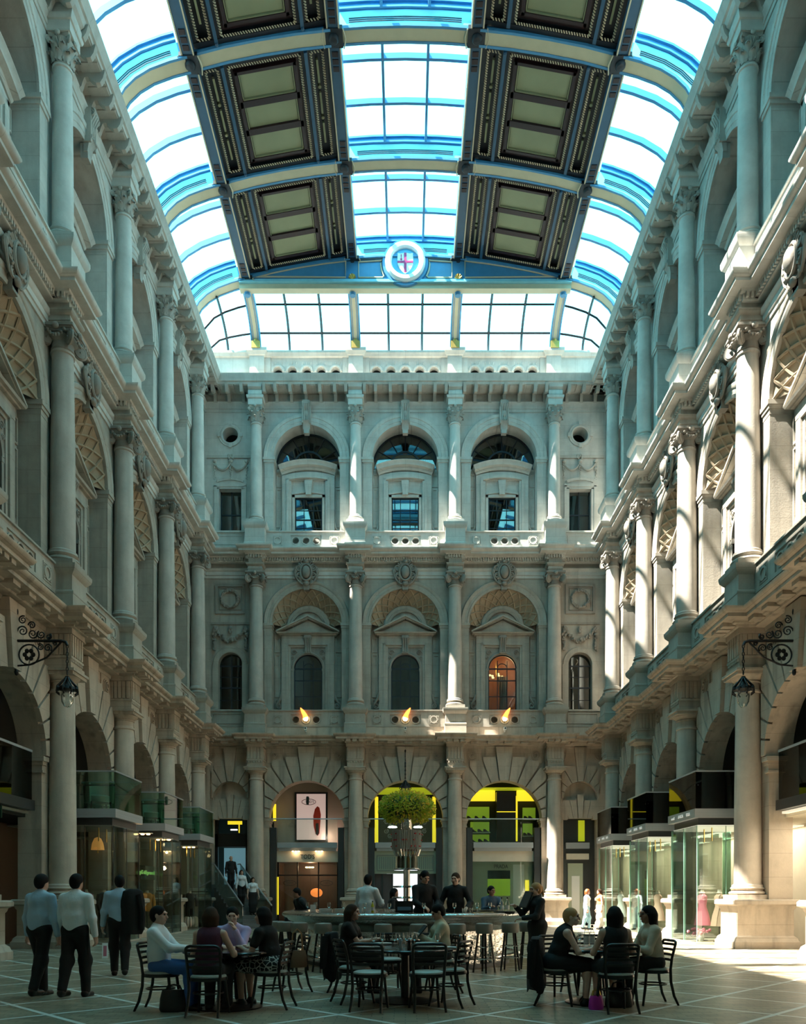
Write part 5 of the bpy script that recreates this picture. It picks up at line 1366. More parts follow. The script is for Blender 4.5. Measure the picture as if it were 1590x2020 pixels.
for side in ('right', 'left'):
    for i in range(3):
        loc, rz = place(side, WALLS[side]['bays'][i])
        lab = ('%s, %s, with %s upper panes' % (ORB[i], WALLN[side], 'smoked black' if side == 'right' else 'clear green'))
        if side not in BX: BX[side] = shop_box(side); o = BX[side]; o.location = loc; o.rotation_euler.z = rz; o['label'] = lab
        else: dup(BX[side], loc, rz, lab)
        BX[side]['group'] = 'glass shop boxes, %s side' % side
    s = 1 if side == 'right' else -1
    # interior shells
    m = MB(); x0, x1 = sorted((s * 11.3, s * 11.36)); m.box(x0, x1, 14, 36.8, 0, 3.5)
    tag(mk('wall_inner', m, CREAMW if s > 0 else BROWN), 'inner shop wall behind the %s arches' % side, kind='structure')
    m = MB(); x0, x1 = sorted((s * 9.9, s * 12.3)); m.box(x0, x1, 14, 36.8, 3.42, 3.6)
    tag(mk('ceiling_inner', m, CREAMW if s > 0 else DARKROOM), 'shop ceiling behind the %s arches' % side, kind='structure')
    loc, rz = place(side, WALLS[side]['bays'][3])
    t = thing('mezzanine_balcony', loc, rz, 'dark mezzanine front in the nearest arch, %s side' % side, 'balcony')
    mk('smoked_pane', MB().box(-1.62, 1.62, .50, .515, 3.84, 5.1), BLKG, t, smooth=0); mk('steel_band', MB().box(-1.66, 1.66, .44, .62, 3.58, 3.84), DSTEEL, t)
    mk('rail', MB().box(-1.62, 1.62, .48, .54, 5.08, 5.14), STEEL, t)
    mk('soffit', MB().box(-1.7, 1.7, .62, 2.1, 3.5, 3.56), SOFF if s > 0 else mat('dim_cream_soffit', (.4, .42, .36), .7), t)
    if s > 0:
        for yy in (19.1, 23.7, 28.4, 33.0):
            ld = bpy.data.lights.new('shop_light', 'AREA'); ld.shape = 'RECTANGLE'; ld.size = 1.6; ld.size_y = 2.4; ld.energy = 130; ld.color = (1, .88, .66)
            lo = bpy.data.objects.new('shop_light', ld); COL.objects.link(lo); lo.location = (10.4, yy, 3.33)
mk_ = thing('fire_sign', (11.25, 19.55, 0), -pi / 2, 'small red sign above the red fire extinguisher, right edge', 'sign')
mk('plate', MB().box(-.14, .14, -.03, 0, 1.25, 1.5), RED, mk_); mk('symbol', MB().box(-.08, -.02, -.035, -.03, 1.3, 1.45).box(.03, .09, -.035, -.03, 1.3, 1.42), WHITEP, mk_)
t = thing('fire_extinguisher', (11.15, 19.45, 0), -pi / 2, 'red fire extinguisher on the wall at the right edge', 'extinguisher')
mk('cylinder', MB().lathe([(.09, .42), (.1, .45), (.1, .95), (.07, 1.03), (.03, 1.06)], n=16), RED, t); mk('hose', MB().tube([(0, 0, 1.08), (.12, -.04, 1.06), (.17, -.04, .85), (.14, -.02, .6)], .018, 6), BLK, t); mk('valve', MB().box(-.03, .05, -.02, .02, 1.05, 1.12), BLK, t)
t = thing('wall_grille', (11.28, 19.4, 0), -pi / 2, 'white framed wall grille high at the right edge', 'grille')
m = MB(); framed(m, -.5, .5, 2.05, 2.95, 0, .06, .04); mk('frame', m, WHITEP, t); m = MB(); [m.box(-.44, .44, -.02, 0, 2.1 + .075 * k, 2.14 + .075 * k) for k in range(11)]; mk('slats', m, mat('grey_slat', (.35, .36, .33), .5), t)
t = thing('picture', (-11.25, 19.3, 0), pi / 2, 'pale framed picture hanging at the left edge', 'picture')
m = MB(); framed(m, -.6, .6, 2.0, 3.1, 0, .09, .05); mk('frame', m, WHITEP, t); mk('sheet', MB().box(-.52, .52, -.02, 0, 2.08, 3.02), mat('grey_green_sheet', (.28, .34, .30), .6), t)
t = thing('exit_sign', (-10.0, 19.35, 3.42), 0, 'small dark exit sign with a white running figure, left edge', 'sign')
mk('plate', MB().box(-.26, .26, -.03, 0, -.16, .14), mat('exit_dark_green', (.01, .06, .03), .5), t); m = MB().ball((.04, -.035, .07), (.03, .01, .03), 8, 5).tube([(.03, -.035, .03), (0, -.035, -.04), (.06, -.035, -.1)], .014, 5).tube([(0, -.035, -.04), (-.08, -.035, -.09)], .014, 5).tube([(.03, -.035, .02), (.1, -.035, 0)], .012, 5).tube([(.03, -.035, .02), (-.05, -.035, -.01)], .012, 5); mk('figure', m, WHITEP, t)
t = thing('sign_reflection', (-9.35, 28.9, 2.2), pi / 2, 'reflection of green shop lettering, modelled as reversed letters on the left glass', 'sign')
text('Ermenegildo Zegna', .2, emi('reflected_lettering', (.35, .75, .2), .35), t, (0, 0, 0), mirror=True, fit=1.9); mk('glass', MB().box(-1.1, 1.1, .02, .03, -.25, .25), SHOPG, t, smooth=0)  # the sign's reflection is built as glowing letters, not mirrored by the glass
for i, (px_, y, z) in enumerate(((280, 25.4, 3.3), (322, 28.0, 3.3), (372, 32.4, 3.3))):
    t = thing('spot_lamps', ((px_ - 799.5) * y / F_PX, y, 3.35), 0, ['warm ceiling spots in the nearest left glass box', 'warm ceiling spots in the middle left glass box', 'warm ceiling spots in the farthest left glass box'][i], 'lamp')
    m = MB(); [m.ball((k, 0, -.03), (.07, .07, .03), 8, 4) for k in (-.18, .02, .2)]; mk('bulb', m, WARM, t); mk('plate', MB().box(-.32, .32, -.1, .1, -.01, .01), WHITEP, t)
    ld = bpy.data.lights.new('spot', 'POINT'); ld.energy = 7; ld.color = (1, .6, .3); ld.shadow_soft_size = .08; lo = bpy.data.objects.new('spot', ld); COL.objects.link(lo); lo.location = t.location + Vector((0, 0, -.2))
t = thing('wall_sconce', (-9.6, 25.0, 2.8), 0, 'small orange shaded lamp glowing beside the nearest left column', 'lamp')
mk('shade', MB().lathe([(.2, 0), (.17, .2), (.1, .36), (.0, .4)], n=14), emi('amber_shade', (.9, .35, .08), .5), t); mk('stem', MB().tube([(0, 0, 0), (0, 0, -.1)], .02, 6), GOLD, t)
# armchairs on the left mezzanine
def armchair():
    t = thing('tub_armchair', cat='armchair', group='tub armchairs on the left mezzanine')
    A = [R(-40 + 260 * k / 20) for k in range(21)]
    m = MB(); V = []
    for a in A: V += [(.40 * cos(a), .36 * sin(a), .22), (.44 * cos(a), .40 * sin(a), .78), (.36 * cos(a), .32 * sin(a), .78), (.33 * cos(a), .29 * sin(a), .22)]
    m.add(V, [(i * 4 + q, i * 4 + (q + 1) % 4, i * 4 + 4 + (q + 1) % 4, i * 4 + 4 + q) for i in range(20) for q in range(4)] + [(3, 2, 1, 0), (80, 81, 82, 83)]); mk('backrest', m, mat('sage_fabric', (.25, .29, .22), .8), t)
    mk('seat', MB().lathe([(.33, .24), (.34, .4), (.28, .44), (0, .45)], n=20, squash=.9), mat('sage_cushion', (.22, .26, .2), .8), t)
    for s in (-1, 1):
        for q in (-1, 1): mk('leg', MB().tube([(s * .26, q * .24, .24), (s * .29, q * .27, 0)], [.03, .02], 6), BLACKL, t)
    return t
ac = None
for i in range(3):
    for k, (du, dv_) in enumerate(((-.45, -.25), (.55, .15))):
        y = WALLS['left']['bays'][i] + du
        lab = '%s sage tub armchair behind the glass of the %s' % (['nearer', 'farther'][k], ['farthest left box', 'middle left box', 'nearest left box'][i])
        L_ = (-XS - dv_, y, 3.84)
        if ac is None: ac = armchair(); ac.location = L_; ac['label'] = lab; ac.rotation_euler.z = .6
        else: dup(ac, L_, .6 + 2.4 * k, lab)
# headless mannequins
def mannequin(cloth, lab, loc, rz, dress=False, trouser=None):
    t = thing('mannequin', loc, rz, lab, 'mannequin'); IV = mat('ivory_form', (.62, .56, .46), .5)
    mk('neck', MB().lathe([(.0, 1.5), (.05, 1.5), (.055, 1.44), (.09, 1.40)], n=12), IV, t)
    P = [(.17, .78), (.19, .86), (.165, 1.05), (.19, 1.22), (.21, 1.33), (.15, 1.40), (.07, 1.43)]
    if dress: P = [(.30, .45), (.24, .75), (.14, 1.02), (.17, 1.2), (.17, 1.3), (.08, 1.38)]
    m = MB().lathe(P, n=18, squash=.62)
    if not dress:
        for s in (-1, 1): m.tube([(s * .20, 0, 1.35), (s * .27, 0, 1.12), (s * .25, -.06, .88)], [.075, .06, .05], 8)
    mk('dress' if dress else 'jacket', m, cloth, t)
    if trouser is not None:
        m = MB(); [m.tube([(s * .09, 0, .82), (s * .10, 0, .05)], [.1, .075], 8) for s in (-1, 1)]; mk('trousers', m, trouser, t)
    else: mk('stand', MB().tube([(0, 0, .8), (0, 0, .02)], .018, 6).lathe([(.0, .03), (.16, .02), (.17, 0)], n=14), DSTEEL, t)
    return t
PINK = mat('pink_silk', (.75, .22, .30), .4); PEACH = mat('peach_lace', (.78, .50, .38), .6); ORJ = mat('orange_jacket', (.72, .32, .08), .7); DSUIT = mat('charcoal_suit', (.02, .02, .024), .7); TWEED = mat('grey_tweed', (.20, .20, .20), .9, var=.4, scale=60)
mannequin(ORJ, 'headless mannequin in an orange jacket behind the middle left glass', (-8.85, 27.45, .05), .9)
mannequin(DSUIT, 'headless mannequin in a dark suit behind the farthest left glass', (-8.75, 32.55, .05), .5, trouser=DSUIT)
mannequin(TWEED, 'headless mannequin in grey jacket with pink scarf, nearest left glass', (-9.15, 22.95, .05), 1.2, trouser=DSUIT)
mk('scarf', MB().tube([(-.12, -.12, 1.1), (-.1, -.13, 1.35), (0, .08, 1.46), (.1, -.13, 1.35), (.12, -.12, .95)], .04, 6), PINK, bpy.data.objects['mannequin.002'])
mannequin(DSUIT, 'headless mannequin in a dark jacket, back of the nearest left glass', (-9.1, 24.2, .05), 1.2, trouser=DSUIT)
mannequin(PINK, 'pink dress on a form behind the nearest right glass', (8.75, 23.6, .05), -1.2, True)
mannequin(PEACH, 'peach lace dress on a form behind the nearest right glass', (9.0, 22.95, .05), -1.2, True)
mannequin(PEACH, 'peach dress on a form behind the middle right glass', (8.8, 27.9, .05), -1.2, True)
mannequin(WHITEP, 'white dress on a form behind the farthest right glass', (8.8, 32.7, .05), -1.2, True)
t = thing('ribbed_pot', (-8.62, 32.2, .05), 0, 'round ribbed pale pot on the floor of the farthest left glass box', 'pot')
m = MB()
for k in range(14): m.merge(MB().ball((.2, 0, .26), (.12, .075, .22), 8, 8), Matrix.Rotation(2 * pi * k / 14, 4, 'Z'))
mk('body', m, mat('pale_terracotta', (.70, .52, .40), .6), t); mk('rim', MB().lathe([(.12, .44), (.14, .5), (.1, .5)], n=16), INK, t)
t = thing('flower_vase', (8.6, 23.3, .05), 0, 'low pink flower arrangement behind the nearest right glass', 'flowers')
m = MB(); rnd = random.Random(2)
for k in range(26): m.ball((rnd.gauss(0, .1), rnd.gauss(0, .1), .3 + rnd.gauss(0, .06)), .05, 6, 5)
mk('blossom', m, PINK, t); mk('vase', MB().lathe([(.06, 0), (.1, .1), (.08, .26)], n=12), WHITEP, t)

# wrought iron bracket lamps
def bracket_lamp():
    t = thing('bracket_lamp', cat='lamp', group='wrought iron bracket lamps'); y = W - .18
    m = MB().box(-.05, .05, y - .05, y, 6.75, 8.1); m.ball((0, y - .03, 8.14), (.05, .05, .1), 8, 6); m.ball((0, y - .03, 6.7), (.05, .05, .08), 8, 6); mk('wall_plate', m, IRON, t)
    m = MB().tube([(0, y, 7.45), (0, y - 1.1, 7.45), (0, y - 1.2, 7.42), (0, y - 1.24, 7.34)], .035, 8)
    m.tube([(0, y, 6.85), (0, y - .35, 6.88), (0, y - .75, 7.05), (0, y - 1.1, 7.42)], .022, 6)
    m.arch(0, 0, [(0, 0)], 0, 1, 1) if False else None
    P = [(0, y - .33 + .24 * cos(2 * pi * k / 24), 7.12 + .24 * sin(2 * pi * k / 24)) for k in range(24)]; m.tube(P, .02, 6, closed=True)
    for k in range(6): a = k * pi / 3; m.ball((0, y - .33 + .1 * cos(a), 7.12 + .1 * sin(a)), (.02, .06, .06), 6, 5)
    for cy, cz, r, a0, sg in ((.18, 7.68, .13, 0, 1), (.18, 7.95, .10, 2, -1), (.42, 7.62, .12, 3, 1), (.62, 7.60, .10, 1, -1), (.40, 7.82, .09, 0, 1), (.80, 7.55, .07, 2, 1), (.78, 7.28, .10, 4, -1), (.60, 7.3, .08, 1, 1), (.95, 7.38, .05, 0, 1)): m.spiral((0, y - cy, cz), r, .015, 1.7, .02, 'yz', a0, sgn=sg)
    mk('scroll_bracket', m, IRON, t)
    m = MB(); Q = []
    for k in range(8): m.tube([(.025 * cos(a) * (k % 2), y - 1.24 + .025 * cos(a) * (1 - k % 2), 7.32 - .09 * k + .05 * sin(a)) for a in [2 * pi * q / 8 for q in range(8)]], .012, 5, closed=True)
    mk('chain', m, IRON, t)
    c = (0, y - 1.24, 0)
    m = MB().lathe([(.0, 6.62), (.05, 6.6), (.03, 6.5), (.06, 6.42), (.20, 6.34), (.22, 6.28), (.10, 6.24)], c, 16)
    for k in range(8): a = k * pi / 4; m.tube([(.03 * cos(a), c[1] + .03 * sin(a), 6.58), (.13 * cos(a), c[1] + .13 * sin(a), 6.46), (.24 * cos(a), c[1] + .24 * sin(a), 6.34), (.26 * cos(a), c[1] + .26 * sin(a), 6.22), (.18 * cos(a), c[1] + .18 * sin(a), 6.16)], .018, 5)
    for k in range(8): a = k * pi / 4; m.ball((.22 * cos(a), c[1] + .22 * sin(a), 6.3), .045, 6, 5)
    mk('lantern_crown', m, IRON, t)
    mk('glass_globe', MB().lathe([(.13, 6.24), (.15, 6.12), (.13, 5.98), (.07, 5.88), (.0, 5.86)], c, 16, cap=False), WINEG, t)
    return t
bl = bracket_lamp(); loc, rz = place('left', WALLS['left']['bays'][3]); bl.location = loc; bl.rotation_euler.z = rz; bl['label'] = 'black wrought iron bracket lamp on the nearest arch of the shaded wall'
dup(bl, *place('right', WALLS['right']['bays'][3]), 'black wrought iron bracket lamp on the nearest arch of the sunlit wall')
dup(bl, *place('back', 0), 'black wrought iron bracket lamp hanging above the ball of foliage')
# ------------------------------------------------------------------ the round bar
BXC, BYC, BR_ = .03, 17.0, 2.58
t = thing('bar_counter', (BXC, BYC, 0), 0, 'large round bar with hammered silver counter in the middle of the floor', 'bar')
m = MB().lathe([(BR_ - .62, 1.06), (BR_ - .02, 1.06), (BR_ + .03, 1.03), (BR_ + .04, 1.00), (BR_ + .02, .97), (BR_ - .02, .95), (BR_ - .03, .94), (BR_ - .62, .94), (BR_ - .62, 1.06)], n=96, cap=False)
mk('counter_top', m, PEWTER, t)
m = MB().lathe([(BR_ - .05, .95), (BR_ - .10, .88), (BR_ - .30, .80), (BR_ - .45, .74), (BR_ - .50, .70), (BR_ - .50, .62)], n=96, cap=False); mk('apron', m, PEWTER, t)
V = []; n = 240
for k in range(n):
    a = 2 * pi * k / n; r = BR_ - .56 + .05 * abs(sin(a * 24)) + .015 * sin(a * 67)
    for z in (.06, .3, .5, .72): V.append((r * cos(a), r * sin(a), z))
m = MB(); m.add(V, [(k * 4 + q, ((k + 1) % n) * 4 + q, ((k + 1) % n) * 4 + q + 1, k * 4 + q + 1) for k in range(n) for q in range(3)]); mk('fluted_front', m, PEWTERF, t)
m = MB().lathe([(BR_ - .6, 0), (BR_ - .42, 0), (BR_ - .42, .07), (BR_ - .6, .08)], n=80, cap=False); mk('plinth', m, DSTEEL, t)
m = MB().tube([((BR_ - .22) * cos(2 * pi * k / 80), (BR_ - .22) * sin(2 * pi * k / 80), .2) for k in range(80)], .025, 8, closed=True)
for k in range(12): a = 2 * pi * k / 12; m.tube([((BR_ - .22) * cos(a), (BR_ - .22) * sin(a), .2), ((BR_ - .5) * cos(a), (BR_ - .5) * sin(a), .12)], .018, 6)
mk('foot_rail', m, MIRR, t)
mk('inner_counter', MB().lathe([(BR_ - 1.1, .0), (BR_ - 1.1, .86), (BR_ - .62, .86)], n=64, cap=False), DSTEEL, t)
t = thing('bar_platform', (BXC, BYC, 0), 0, 'raised dark floor inside the round bar', 'platform'); mk('deck', MB().lathe([(0, 0), (BR_ - .7, 0), (BR_ - .7, .12), (0, .12)], n=48, cap=False), BLACKL, t)
# centre piece
t = thing('bar_centrepiece', (BXC, BYC, 0), 0, 'tall centre stand of the bar with bottle tier and crystal shade', 'display stand')
mk('post', MB().lathe([(.5, .12), (.5, .8), (.42, .9), (.07, .98), (.07, 1.95)], n=24), MIRR, t)
for z, r in ((1.32, .30), (1.55, .28), (1.92, .27)): mk('tray', MB().lathe([(.06, z), (r, z), (r + .02, z + .02), (r, z + .04), (.06, z + .03)], n=28, cap=False), MIRR, t)
mk('bottle_cage', MB().lathe([(.235, 1.95), (.235, 2.32)], n=24, cap=False), SHOPG, t, smooth=0)
m = MB()
for k in range(44): a = 2 * pi * k / 44; m.tube([(.30 * cos(a), .30 * sin(a), 2.36), (.30 * cos(a), .30 * sin(a), 2.76)], .017, 5)
mk('crystal_shade', m, CRYST, t)
m = MB()
for k in range(28): a = 2 * pi * k / 28; m.tube([(.29 * cos(a), .29 * sin(a), 2.36), (.24 * cos(a), .24 * sin(a), 2.22)], .015, 5)
mk('crystal_skirt', m, CRYST, t)
mk('shade_lining', MB().lathe([(.27, 2.34), (.27, 2.76), (.12, 2.78)], n=28, cap=False), mat('rose_lining', (.66, .48, .42), .5), t)
m = MB(); rnd = random.Random(4)
for k in range(40): a = rnd.uniform(0, 6.28); m.ball((.325 * cos(a), .325 * sin(a), rnd.choice((2.42, 2.55, 2.68))), .016, 6, 4)
mk('red_beads', m, mat('red_beads', (.5, .03, .04), .2), t)
mk('silver_vase', MB().lathe([(.10, 2.76), (.115, 2.8), (.11, 3.12), (.13, 3.16)], n=20), PEWTERF, t)
for k in range(9):
    a = 2 * pi * k / 9; b = thing('bottle', (BXC + .17 * cos(a), BYC + .17 * sin(a), 1.962), 0, 'dark bottle standing on the tier under the crystal shade', 'bottle', 'bottles on the bar tier')
    mk('glass', MB().lathe([(.0, 0), (.036, 0), (.037, .2), (.014, .26), (.013, .30)], n=10), BOTAMB if k % 3 == 1 else BOTTLE, b); mk('foil', MB().lathe([(.015, .29), (.015, .34), (0, .342)], n=8), FOIL, b)
t = thing('topiary_ball', (BXC, BYC, 3.23), 0, 'round ball of yellow green foliage on top of the bar stand', 'plant')
rnd = random.Random(11); M_ = [MB(), MB(), MB()]
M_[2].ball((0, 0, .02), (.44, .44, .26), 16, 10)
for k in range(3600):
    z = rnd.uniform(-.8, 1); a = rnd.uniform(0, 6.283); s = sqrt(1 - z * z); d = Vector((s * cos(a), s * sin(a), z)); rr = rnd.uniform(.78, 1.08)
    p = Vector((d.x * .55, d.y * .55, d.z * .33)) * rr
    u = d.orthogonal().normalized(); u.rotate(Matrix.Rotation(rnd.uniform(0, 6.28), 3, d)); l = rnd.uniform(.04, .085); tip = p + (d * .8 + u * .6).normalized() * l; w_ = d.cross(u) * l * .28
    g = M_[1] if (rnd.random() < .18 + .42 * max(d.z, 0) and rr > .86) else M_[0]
    mid = (p + tip) / 2 + d * .006; g.add([p, mid + w_, tip, mid - w_], [(0, 1, 2, 3)])
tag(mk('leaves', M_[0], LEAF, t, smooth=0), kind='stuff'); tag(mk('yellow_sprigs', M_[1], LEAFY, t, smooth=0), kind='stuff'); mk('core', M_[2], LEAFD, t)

# stools
def stool():
    t = thing('bar_stool', cat='stool', group='bar stools round the counter')
    mk('seat', MB().lathe([(.0, .70), (.145, .70), (.155, .72), (.16, .78), (.16, .84), (.15, .875), (.12, .89), (0, .893)], n=24), TAUPE, t)
    for k in range(4):
        a = pi / 4 + k * pi / 2; mk('leg', MB().tube([(.11 * cos(a), .11 * sin(a), .71), (.20 * cos(a), .20 * sin(a), 0)], [.022, .018], 6), BLACKL, t)
    for z, r in ((.25, .178), (.46, .15)):
        mk('foot_ring', MB().tube([(r * cos(2 * pi * k / 24), r * sin(2 * pi * k / 24), z) for k in range(24)], .010, 6, closed=True), MIRR, t)
    return t
st = None; RS = 2.92
SP = [547, 563, 590, 638, 686, 756, 826, 902, 955, 1006, 1041]
SW = ['first from the left', 'second from the left', 'third from the left', 'fourth from the left', 'fifth from the left by a seated woman', 'just left of the centre', 'just right of the centre', 'fourth from the right', 'third from the right', 'second from the right', 'first from the right']
for p, wl in zip(SP, SW):
    best = min((abs((p - 799.5) / F_PX - (BXC + RS * sin(R(a))) / (BYC - RS * cos(R(a)))), a) for a in [x * .25 for x in range(-400, 401)])[1]
    loc = (BXC + RS * sin(R(best)), BYC - RS * cos(R(best)), 0); lab = 'taupe round bar stool on dark legs, ' + wl
    if st is None: st = stool(); st.location = loc; st['label'] = lab
    else: dup(st, loc, best * .03, lab)

# ------------------------------------------------------------------ chairs and tables
def chair():
    """bentwood chair, sitter faces -y"""
    t = thing('bentwood_chair', cat='chair')
    mk('seat', MB().lathe([(.0, .435), (.19, .435), (.205, .445), (.20, .465), (.17, .478), (0, .484)], n=24, squash=.98), VINYL, t)
    mk('seat_rim', MB().lathe([(.18, .405), (.215, .405), (.22, .42), (.215, .447), (.18, .447)], n=24, cap=False), BLACKL, t)
    for s in (-1, 1): mk('leg', MB().tube([(s * .15, -.14, .42), (s * .165, -.165, .2), (s * .185, -.20, 0)], [.019, .018, .015], 8), BLACKL, t)
    for s in (-1, 1): mk('leg', MB().tube([(s * .185, .16, .46), (s * .175, .17, .3), (s * .18, .21, .12), (s * .19, .265, 0)], [.019, .019, .018, .015], 8), BLACKL, t)
    P = [(-.185, .16, .44), (-.195, .175, .6), (-.20, .215, .76)] + [(-.20 + .06 - .06 * cos(a), .222 + .008 * sin(a), .765 + .05 * sin(a)) for a in (.5, 1.0, 1.57)]
    P = P + [(-x, y, z) for x, y, z in P[::-1]]
    for i, q in enumerate(P):
        pass
    mk('back_frame', MB().tube(P, .0175, 8), BLACKL, t)
    for z, yy in ((.765, .222), (.70, .20), (.635, .183), (.57, .170)):
        m = MB(); V = []
        for k in range(11):
            x = -.195 + .39 * k / 10; y = yy + .045 * (1 - (x / .195) ** 2) - .004
            for dy, dz in ((-.007, -.016), (.007, -.016), (.007, .016), (-.007, .016)): V.append((x, y + dy, z + dz))
        m.add(V, [(k * 4 + q, k * 4 + (q + 1) % 4, k * 4 + 4 + (q + 1) % 4, k * 4 + 4 + q) for k in range(10) for q in range(4)]); mk('slat', m, BLACKL, t)
    mk('stretcher', MB().tube([(.168 * cos(2 * pi * k / 24), .168 * sin(2 * pi * k / 24) + .008, .26) for k in range(24)], .011, 6, closed=True), BLACKL, t)
    return t
CH = None
def put_chair(x, y, rz, lab, group='bentwood chairs at the tables'):
    global CH
    if CH is None: CH = chair(); CH.location = (x, y, 0); CH.rotation_euler.z = rz; CH['label'] = lab; CH['group'] = group; return CH
    return dup(CH, (x, y, 0), rz, lab)
LT = (-2.20, 9.95); CT = (.0, 10.55); RT = (2.50, 10.40)
put_chair(-2.98, 9.78, R(88), 'bentwood chair under the man in white shirt, table of four')
put_chair(-2.29, 9.33, R(176), 'bentwood chair under the woman in plum top, table of four')
put_chair(-1.66, 9.93, R(-100), 'bentwood chair under the woman in patterned skirt, table of four')
put_chair(-2.28, 10.66, R(4), 'bentwood chair under the man in lavender shirt, table of four')
put_chair(-1.66, 11.55, R(-60), 'empty bentwood chair with a handbag, behind the table of four')
put_chair(-.43, 9.74, R(170), 'empty bentwood chair, front left of the set lunch table, back to viewer')
put_chair(.26, 9.74, R(188), 'empty bentwood chair, front right of the set lunch table, back to viewer')
put_chair(.56, 10.12, R(-118), 'empty bentwood chair on the right side of the set lunch table')
put_chair(-.66, 10.42, R(115), 'empty bentwood chair on the left side of the set lunch table')
put_chair(-.82, 11.55, R(80), 'bentwood chair under the woman in black, set lunch table')
put_chair(.52, 11.52, R(-78), 'bentwood chair under the woman in cream jacket, set lunch table')
put_chair(-.26, 11.75, R(8), 'empty bentwood chair, rear left of the set lunch table')
put_chair(.20, 11.78, R(-6), 'empty bentwood chair, rear right of the set lunch table')
put_chair(1.92, 10.20, R(78), 'bentwood chair under the blonde woman, table of three women')
put_chair(2.53, 9.62, R(186), 'bentwood chair under the woman with long black hair, table of three women')
put_chair(3.17, 10.28, R(-84), 'bentwood chair under the woman in cream jacket, table of three women')
put_chair(2.15, 11.22, R(20), 'empty bentwood chair, rear left of the table of three women')
put_chair(2.62, 11.30, R(-12), 'empty bentwood chair, rear right of the table of three women')
def table(c, r, lab):
    t = thing('round_table', (c[0], c[1], 0), 0, lab, 'table', 'round dark tables')
    mk('tabletop', MB().lathe([(0, .675), (r - .02, .675), (r, .685), (r, .70), (r - .01, .71), (0, .71)], n=48), TABLEM, t)
    mk('pedestal', MB().lathe([(.06, .03), (.055, .3), (.05, .6), (.16, .66), (.2, .675)], n=20), BLACKL, t); mk('base', MB().lathe([(0, 0), (.42, 0), (.42, .015), (.3, .03), (.06, .05), (0, .05)], n=36), BLACKL, t)
table(LT, .55, 'round dark table with four people, left'); table(CT, .74, 'large round dark table set for lunch, middle'); table(RT, .56, 'round dark table with three women, right')
ZT = .71
# tableware
def wineglass():
    t = thing('wine_glass', cat='glass'); mk('bowl', MB().lathe([(.005, .088), (.028, .10), (.036, .13), (.034, .165), (.030, .19)], n=14, cap=False), WINEG, t); mk('stem', MB().lathe([(.034, 0), (.033, .004), (.006, .012), (.005, .09)], n=12), WINEG, t); return t
WG = None
def put_glass(x, y, z, lab, group):
    global WG
    if WG is None: WG = wineglass(); WG.location = (x, y, z); WG['label'] = lab; WG['group'] = group; return
    dup(WG, (x, y, z), 0, lab, group=group)
rnd = random.Random(21)
for x, y in ((-.05, 10.5), (.02, 10.42), (.06, 10.62), (-.1, 10.66), (.0, 10.75), (.12, 10.48), (-.14, 10.42), (.08, 10.86)): put_glass(x, y, ZT, 'stemmed wine glass in the cluster at the centre of the set lunch table', 'glasses on the set lunch table')
for x, y in ((-.40, 10.30), (-.30, 10.50)): put_glass(x, y, ZT, 'stemmed wine glass before the woman in black, left part of set lunch table', 'glasses at the left of the set lunch table')
put_glass(.42, 10.35, ZT, 'stemmed water glass before the woman in cream, right part of set lunch table', 'glass at the right of the set lunch table')
for x, y in ((2.3, 10.6), (2.35, 10.75), (2.72, 10.5)): put_glass(x, y, ZT, 'stemmed wine glass on the table of three women', 'glasses on the table of three women')
for p in (590, 610, 641, 672, 716, 765, 833, 894, 941, 970):
    a = math.asin(max(-1, min(1, (p - 799.5) * 14.9 / F_PX / 2.32))); put_glass(BXC + 2.3 * sin(a), BYC - 2.3 * cos(a), 1.06, 'stemmed wine glass standing along the bar counter', 'glasses along the bar')
def bottle(x, y, z, lab, m, s=1.0, cap=INK):
    t = thing('bottle', (x, y, z), 0, lab, 'bottle'); mk('glass', MB().lathe([(0, 0), (.033 * s, 0), (.035 * s, .17 * s), (.014 * s, .22 * s), (.013 * s, .26 * s)], n=14), m, t); mk('cap', MB().lathe([(.016 * s, .25 * s), (.016 * s, .28 * s), (0, .282 * s)], n=10), cap, t)
    mk('label_band', MB().lathe([(.0365 * s, .05 * s), (.0365 * s, .13 * s)], n=14, cap=False), PAPER, t)
    return t
bottle(-2.42, 9.62, ZT, 'dark beer bottle before the man in white shirt', BOTTLE)
bottle(2.36, 10.42, ZT, 'clear water bottle in the middle of the table of three women', WINEG, 1.15); bottle(2.45, 10.5, ZT, 'second clear bottle with dark cap on the table of three women', WINEG, 1.05, INK)
bottle(1.86, 15.45, 1.06, 'clear spirit bottle on a tray at the right end of the bar', WINEG, 1.05); bottle(1.98, 15.52, 1.06, 'second clear bottle on a tray at the right end of the bar', WINEG, 1.05)
bottle(-.62, 15.2, 1.06, 'yellow juice bottle on the bar beside the man in white', mat('yellow_juice', (.75, .65, .05), .3), .8)
for i, (x, y) in enumerate(((.05, 10.32), (-.06, 10.30))):
    t = thing('pepper_mill', (x, y, ZT), 0, ['taller dark pepper mill by the glasses on the set lunch table', 'shorter steel salt mill by the glasses on the set lunch table'][i], 'mill'); mk('body', MB().lathe([(.028, 0), (.03, .02), (.02, .06), (.028, .1)], n=14), [BLACKL, STEEL][i], t); mk('knob', MB().ball((0, 0, .115), .018, 8, 6), STEEL, t)
